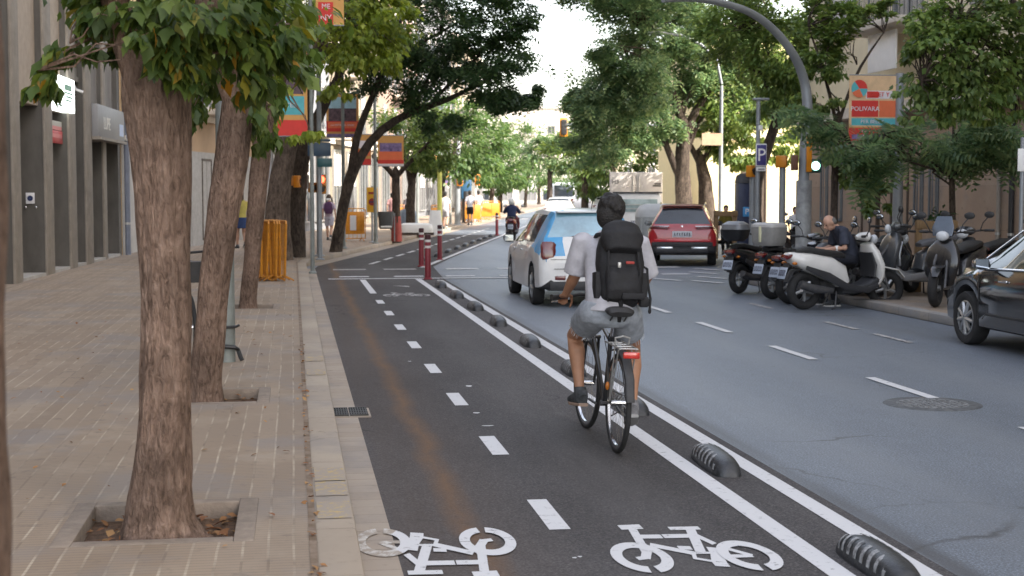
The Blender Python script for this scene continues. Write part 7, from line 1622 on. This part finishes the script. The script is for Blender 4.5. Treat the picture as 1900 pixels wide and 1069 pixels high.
# yellow no parking board, wc sign etc on left
c = ground(691, 450, Z1); r = thing('no_parking_board', 'yellow board with a dark round no-parking mark on a short pole', 'street sign', c); b = MB(); b.tube([(0, 0, 0), (0, 0, 1.85)], .035, 10); b.lathe([(.12, 0), (.12, .02), (.04, .05)], 12); b.build('pole', m_pole, r)
b = MB(); b.box((0, -.04, 1.40), (.36, .02, .82), 0, 0, .006); o = b.build('board', pmat('board_yellow', (.70, .38, .02), .5, var=.05), r)
M = Matrix.Translation((0, -.055, 1.33)) @ Matrix.Rotation(math.pi / 2, 4, 'X'); b = MB(); b.lathe([(.005, 0), (.12, 0), (.12, .006)], 24, 0, M); b.box((0, -.055, 1.62), (.24, .008, .07)); b.build('round_mark', pmat('mark_red', (.32, .03, .02), .5), o)
b = MB(); b.box((0, -.064, 1.33), (.20, .006, .035)); b.build('bar', m_navy, o)
c = ground(716, 448, Z1); r = thing('litter_bin', 'dark grey litter bin on a thin stand beside the red-based trunk', 'litter bin', c)
b = MB(); b.sweep([(0, .42, .20, .16), (0, .5, .24, .19), (0, 1.0, .27, .21)], 16, 4); b.build('bin', pmat('bin_grey', (.07, .075, .08), .5), r); b = MB()
for s in (-1, 1): b.tube([(s * .29, 0, 0), (s * .29, 0, .95)], .02, 8)
b.tube([(-.29, 0, .9), (.29, 0, .9)], .02, 6); b.build('stand', m_pole, r); b = MB(); b.box((0, -.2, .5), (.36, .01, .05)); b.build('strip', m_white, r)
c = ground(816, 434, Z1); r = pole_thing('lime_pole', 'lime yellow pole behind the burgundy bollards', 'post', c, 2.6, .10, .09, pmat('lime_paint', (.66, .66, .16), .5)); 
c = ground(808, 436, Z1); r = thing('white_barrier_block', 'white plastic barrier block at the kerb behind the bollards', 'barrier', c); b = MB(); b.sweep([(0, 0, .30, .2), (0, .3, .28, .18), (0, .8, .22, .1), (0, .95, .2, .08)], 14, 5); b.build('block', m_white, r)
for px, py, w_, h, l in ((772, 436, 1.3, .45, 'white covered pallet of building material behind the red-based trunk'), (757, 432, .7, .95, 'pale blue wrapped stack behind the white covered pallet')):
    c = ground(px, py, Z1); r = thing('covered_stack', l, 'covered stack', c); b = MB(); b.sweep([(0, .1, w_ * .48, .5), (0, h * .5, w_ * .5, .52), (0, h * .9, w_ * .46, .48), (0, h, w_ * .36, .4)], 18, 5); b.build('cover', m_white if 'white cov' in l and 'pale' not in l else pmat('pale_blue_wrap', (.20, .25, .32), .5, var=.2), r); b = MB(); b.box((0, 0, .05), (w_, .9, .1)); b.build('pallet', m_dwood, r)
# far left poles
for px, py, yt, r0, m, l in ((849, 418, 262, .15, m_pole, 'thick grey post with a yellow signal far down the left sidewalk'), (882, 412, 350, .05, m_white, 'thin white post by the far yellow fence'), (865, 414, 355, .22, m_dark, 'dark advertising column with a blue head far on the left')):
    c = ground(px, py, Z1); zt_ = at(px, yt, c.y).z - Z1; r = pole_thing('far_post', l, 'post', c, zt_, r0, None, m)
    if 'yellow' in l: signal_head(r, .1, -.2, at(px, 334, c.y).z - Z1, 0, None, .6, .3)
    if 'blue' in l: b = MB(); b.box((0, 0, zt_ + .1), (.55, .3, 1.0), 0, 0, .03); b.build('blue_panel', pmat('panel_blue2', (.02, .08, .16), .5), r)
# arched lamp-signal mast on the right
Y = 27.3; c = at(1490, 470, Y); r = thing('arched_mast', 'tall grey mast curving over the road with a lit signal', 'lamp mast', (c.x, Y, Z1))
pts = [(0, 0, 0)] + [at(px, py, Y - dy) - Vector((c.x, Y, Z1)) for px, py, dy in ((1489, 400, 0), (1491, 330, 0), (1495, 250, 0), (1498, 195, 0), (1492, 150, 0), (1474, 105, .2), (1440, 60, .5), (1395, 25, .9), (1340, 6, 1.4), (1285, -2, 1.9), (1230, 0, 2.4))]
sm = []
for i in range(len(pts) - 1):
    p0, p1, p2, p3 = [Vector(pts[max(0, min(len(pts) - 1, i + k_))]) for k_ in (-1, 0, 1, 2)]
    for j in range(6): t = j / 6; sm.append(.5 * ((2 * p1) + (p2 - p0) * t + (2 * p0 - 5 * p1 + 4 * p2 - p3) * t * t + (3 * p1 - p0 - 3 * p2 + p3) * t ** 3))
sm.append(Vector(pts[-1]))
b = MB(); b.tube(sm, [max(.045, .105 - .06 * min(1, max(0, (i - 20) / (len(sm) - 20)))) for i in range(len(sm))], 16); b.lathe([(.24, 0), (.24, .03), (.12, .08)], 16); b.build('mast', m_pole, r)
b = MB(); zz = at(1491, 335, Y).z - Z1; b.tube([(0, 0, 0), (0, 0, zz)], .155, 18); b.build('base_sleeve', pmat('sleeve_grey', (.33, .345, .36), .5, .2, var=.3, scale=5), r)
b = MB(); b.box((.05, -.13, at(1494, 285, Y).z - Z1), (.11, .04, .72), 0, 0, .01); b.build('yellow_panel', m_orange, r)
zc = at(1510, 308, Y).z - Z1; xs = at(1510, 308, Y).x - c.x
b = MB(); b.box((xs, 0, zc), (.26, .18, .27), 0, 0, .03); b.box((xs - .1, 0, zc + .1), (.25, .04, .03)); b.build('signal_head', pmat('signal_green_body', (.02, .06, .05), .5), r)
b = MB(); b.lathe([(.004, 0), (.085, 0), (.085, .012)], 24, 0, Matrix.Translation((xs, -.098, zc)) @ Matrix.Rotation(math.pi / 2, 4, 'X')); b.build('green_lens', m_green_on, r)
b = MB(); b.box((-.19, .02, at(1482, 302, Y).z - Z1), (.09, .22, .30), 0, 0, .02); b.build('side_signal', pmat('brown_signal', (.16, .07, .04), .5), r)
# second lamp arm far in the right crown
Y = 50; c = at(1336, 440, Y); r = thing('street_lamp', 'slim grey lamp post with a pale arm in the right-hand crowns', 'street lamp', (c.x, Y, Z1)); b = MB(); b.tube([(0, 0, 0), (0, 0, at(1336, 165, Y).z)], [.09, .06], 12); b.tube([(0, 0, at(1336, 120, Y).z - .8)] + [tuple(at(px, py, Y) - Vector((c.x, Y, Z1))) for px, py in ((1330, 110), (1300, 82), (1265, 66), (1232, 62))], .05, 10); b.build('pole', m_pole, r); q = at(1228, 62, Y) - Vector((c.x, Y, Z1)); b = MB(); b.sweep([(-.1, 0, .1, .06), (.1, .0, .16, .08), (.5, 0, .12, .05)], 12, 3, 0, Matrix.Translation(q) @ Matrix.Rotation(rad(90), 4, 'Z')); b.build('lamp_head', m_pole, r)
b = MB(); b.box((.0 - .35, -.1, at(1316, 265, Y).z), (.75, .03, .42)); b.build('faded_panel', pmat('faded_orange', (.45, .30, .20), .7), r)
# parking sign
Y = 31; c = at(1404, 480, Y); r = pole_thing('parking_sign', 'blue P parking sign on a grey pole with a flat lamp head', 'street sign', Vector((c.x, Y, Z1)), at(1413, 182, Y).z - Z1, .055, .045, None, foot=True)
zt = lambda py: at(1404, py, Y).z - Z1
b = MB(); b.box((.05, -.08, (zt(267) + zt(309)) / 2), (.245, .03, zt(267) - zt(309)), 0, 0, .015); o = b.build('sign_border', m_white, r); b = MB(); b.box((.05, -.098, (zt(267) + zt(309)) / 2), (.215, .01, zt(267) - zt(309) - .05), 0, 0, .01); b.build('blue_face', pmat('sign_blue', (.055, .05, .20), .5), o); b = MB(); text(b, 'P', .40, frame3((.05, -.107, (zt(267) + zt(309)) / 2 - .01), (1, 0, 0), (0, 0, 1))); b.build('lettering', m_white, o)
b = MB(); b.box((.05, -.08, zt(314)), (.22, .02, .09), 0, 0, .008); o = b.build('sub_plate', m_white, r); b = MB(); b.box((.05, -.092, zt(314)), (.14, .006, .02)); b.build('print', m_navy, o)
b = MB(); b.box((.06, 0, zt(184)), (.36, .12, .05), 0, 0, .015); b.build('lamp_head', m_pole, r); b = MB(); b.box((.04, -.02, zt(238)), (.10, .10, .12), 0, 0, .02); b.build('sensor', m_white, r)
for px, y0, l, Y in ((1391, 318, 'orange pedestrian signal on the grey pole left of the parking sign', 31.5), (1446, 300, 'orange pedestrian signal on the grey pole right of the parking sign', 30.5)):
    c = at(px + 4, 480, Y); r = pole_thing('traffic_signal', l, 'traffic light', Vector((c.x, Y, Z1)), at(px, y0 + 8, Y).z - Z1, .075, .07); signal_head(r, -.03, -.02, at(px, y0, Y).z - Z1, rad(35 if px < 1400 else 150), None, .26, .23, False)
Y = 38; c = at(1379, 480, Y); r = thing('parking_machine', 'dark blue parking machine with a light blue symbol', 'parking machine', (c.x, Y, Z1)); b = MB(); b.box((0, 0, .95), (.42, .36, 1.9), 0, 0, .03); b.build('cabinet', pmat('machine_blue', (.025, .035, .075), .4, var=.2), r); zz = at(1382, 393, Y).z - Z1
b = MB(); b.box((.03, -.185, zz), (.22, .012, .26), 0, 0, .01); o = b.build('blue_panel', pmat('panel_light_blue', (.05, .26, .55), .4), r); b = MB(); text(b, 'P', .22, frame3((.03, -.196, zz), (1, 0, 0), (0, 0, 1))); b.build('lettering', m_white, o); b = MB(); b.sweep([(.0, 1.9, .24, .2), (0, 2.1, .2, .14), (0, 2.16, .1, .06)], 12, 4); b.build('hood', m_dark, r)
# timber tree guard
m_timber = pmat('timber', (.22, .14, .07), .85, var=.25, scale=6, stretch=(4, 4, .6))
def guard(px, py, l, w_=.42, z_=None, Y=None):
    c = ground(px, py, Z1) if Y is None else at(px, py, Y); c.z = Z1; r = thing('tree_guard', l, 'tree guard', c, group='timber guards round young trees')
    for s in (-1, 1): b = MB(); b.box((s * w_, 0, .6), (.10, .10, 1.2), 0, 0, .012); b.build('stake', m_timber, r)
    b = MB(); b.box((0, -.06, 1.12), (w_ * 2 + .12, .04, .13), 0, 0, .008); b.build('crossbar', m_timber, r); return r
guard(1345, 480, 'timber tree guard right of the red car', .24)
guard(1735, 470, 'timber tree guard hidden among the scooters near the black car', .30, None, 23.0)
Y = 24; c = at(1742, 432, Y); r = thing('potted_plant', 'small dark green plant on the timber guard among the scooters', 'plant', (c.x, Y, Z1)); P_ = RNG.normal(0, .09, (60, 3)) + np.array((0, 0, 1.22)); cr = leaves_mesh('foliage', P_, .16, SIMPLE, lf_dark); cr.parent = r; b = MB(); b.tube([(0, 0, .0), (.02, 0, .7), (0, 0, 1.2)], .012, 6); b.build('stem', m_timber, r)
# right edge: no parking plate, pale pipe, dark pipe
Y = 18.5; c = at(1893, 480, Y); r = pole_thing('no_parking_sign', 'white plate with a round no-parking mark at the right edge', 'street sign', Vector((c.x, Y, Z1)), at(1893, 255, Y).z - Z1, .03, .03); zt = lambda py: at(1893, py, Y).z - Z1
b = MB(); b.box((.06, -.04, (zt(276) + zt(318)) / 2), (.30, .012, zt(276) - zt(318)), 0, 0, .004); o = b.build('plate', m_white, r); M = Matrix.Translation((.09, -.049, zt(291))) @ Matrix.Rotation(math.pi / 2, 4, 'X'); b = MB(); b.lathe([(.004, 0), (.055, 0), (.055, .004)], 20, 0, M); b.build('round_mark', pmat('mark_red', (1, 0, 0)), o); b = MB(); b.lathe([(.004, 0), (.040, 0), (.040, .006)], 20, 0, M); b.build('blue_disc', MATS['sign_blue'], o)
for px, r0, m, l in ((1852, .045, m_pil, 'pale thin pipe on the stone wall'), (1876, .055, m_dark, 'dark pipe on the stone wall near the right edge')):
    d = ray(px, 400); Yp = d.y * (XR - .12) / d.x; r = thing('wall_pipe', l, 'pipe', (XR - .12, Yp, Z1)); b = MB(); b.tube([(0, 0, 0), (0, 0, 3.45)], r0, 10); b.build('pipe', m, r)
    for z in (.8, 2.2): b = MB(); b.lathe([(r0 + .01, z), (r0 + .01, z + .05)], 12); b.build('clamp', m_alu, r)
# hanging traffic signal over the far street
Y = 78; c = at(1240, 400, Y); r = thing('hanging_signal', 'dark traffic signal hanging from a long arm over the far street', 'traffic light', (c.x, Y, Z1)); q = at(1046, 236, Y) - Vector((c.x, Y, Z1)); b = MB(); b.tube([(0, 0, 0), (0, 0, q.z + .3), (-.5, 0, q.z + .15), (q.x, 0, q.z + .15)], [.12, .1, .08, .06], 10); b.build('mast', m_pole, r)
b = MB(); b.box((q.x, -.1, q.z), (.30, .22, .82), 0, 0, .03); o = b.build('signal_head', m_dark, r); b = MB(); b.box((q.x, .04, q.z), (.44, .02, 1.0), 0, 0, .02); b.build('back_plate', m_orange, o)
for i in range(3): b = MB(); b.lathe([(.004, 0), (.1, 0), (.1, .015)], 16, 0, Matrix.Translation((q.x, -.215, q.z + .26 - .26 * i)) @ Matrix.Rotation(math.pi / 2, 4, 'X')); b.build('lens', m_black, o)
# blue parking plates on the left wall
sign_box('blue_wall_sign', 'small blue sign on the wall beyond the purple backpack', .9, 1.35, .02, .06, 2.0, 2.6, pmat('sign_royal', (.03, .10, .42), .5), 'sign', Face(p0, d0 := (p1 - p0), Vector((d0.y, -d0.x, 0))))
# fallen leaves on the sidewalk
for px, py, l in ((965, 1030, None),): pass
N = 170; P_ = np.stack([RNG.uniform(-3.6, .1, N), RNG.uniform(6.2, 20, N) ** 1.0, np.full(N, Z1 + .012)], 1)
keep = ~((P_[:, 0] > -1.25) & (P_[:, 0] < -.15) & (((P_[:, 1] > 7.0) & (P_[:, 1] < 8.1)) | ((P_[:, 1] > 11.6) & (P_[:, 1] < 12.7)))); P_ = P_[keep]
P2 = np.stack([RNG.normal(.08, .012, 60), RNG.uniform(6.2, 16, 60), np.full(60, Z1 + .012)], 1)
o = leaves_mesh('fallen_leaves_litter', np.concatenate([P_, P2]), .045, BROAD, m_dead, flat=True); o['kind'] = 'stuff'
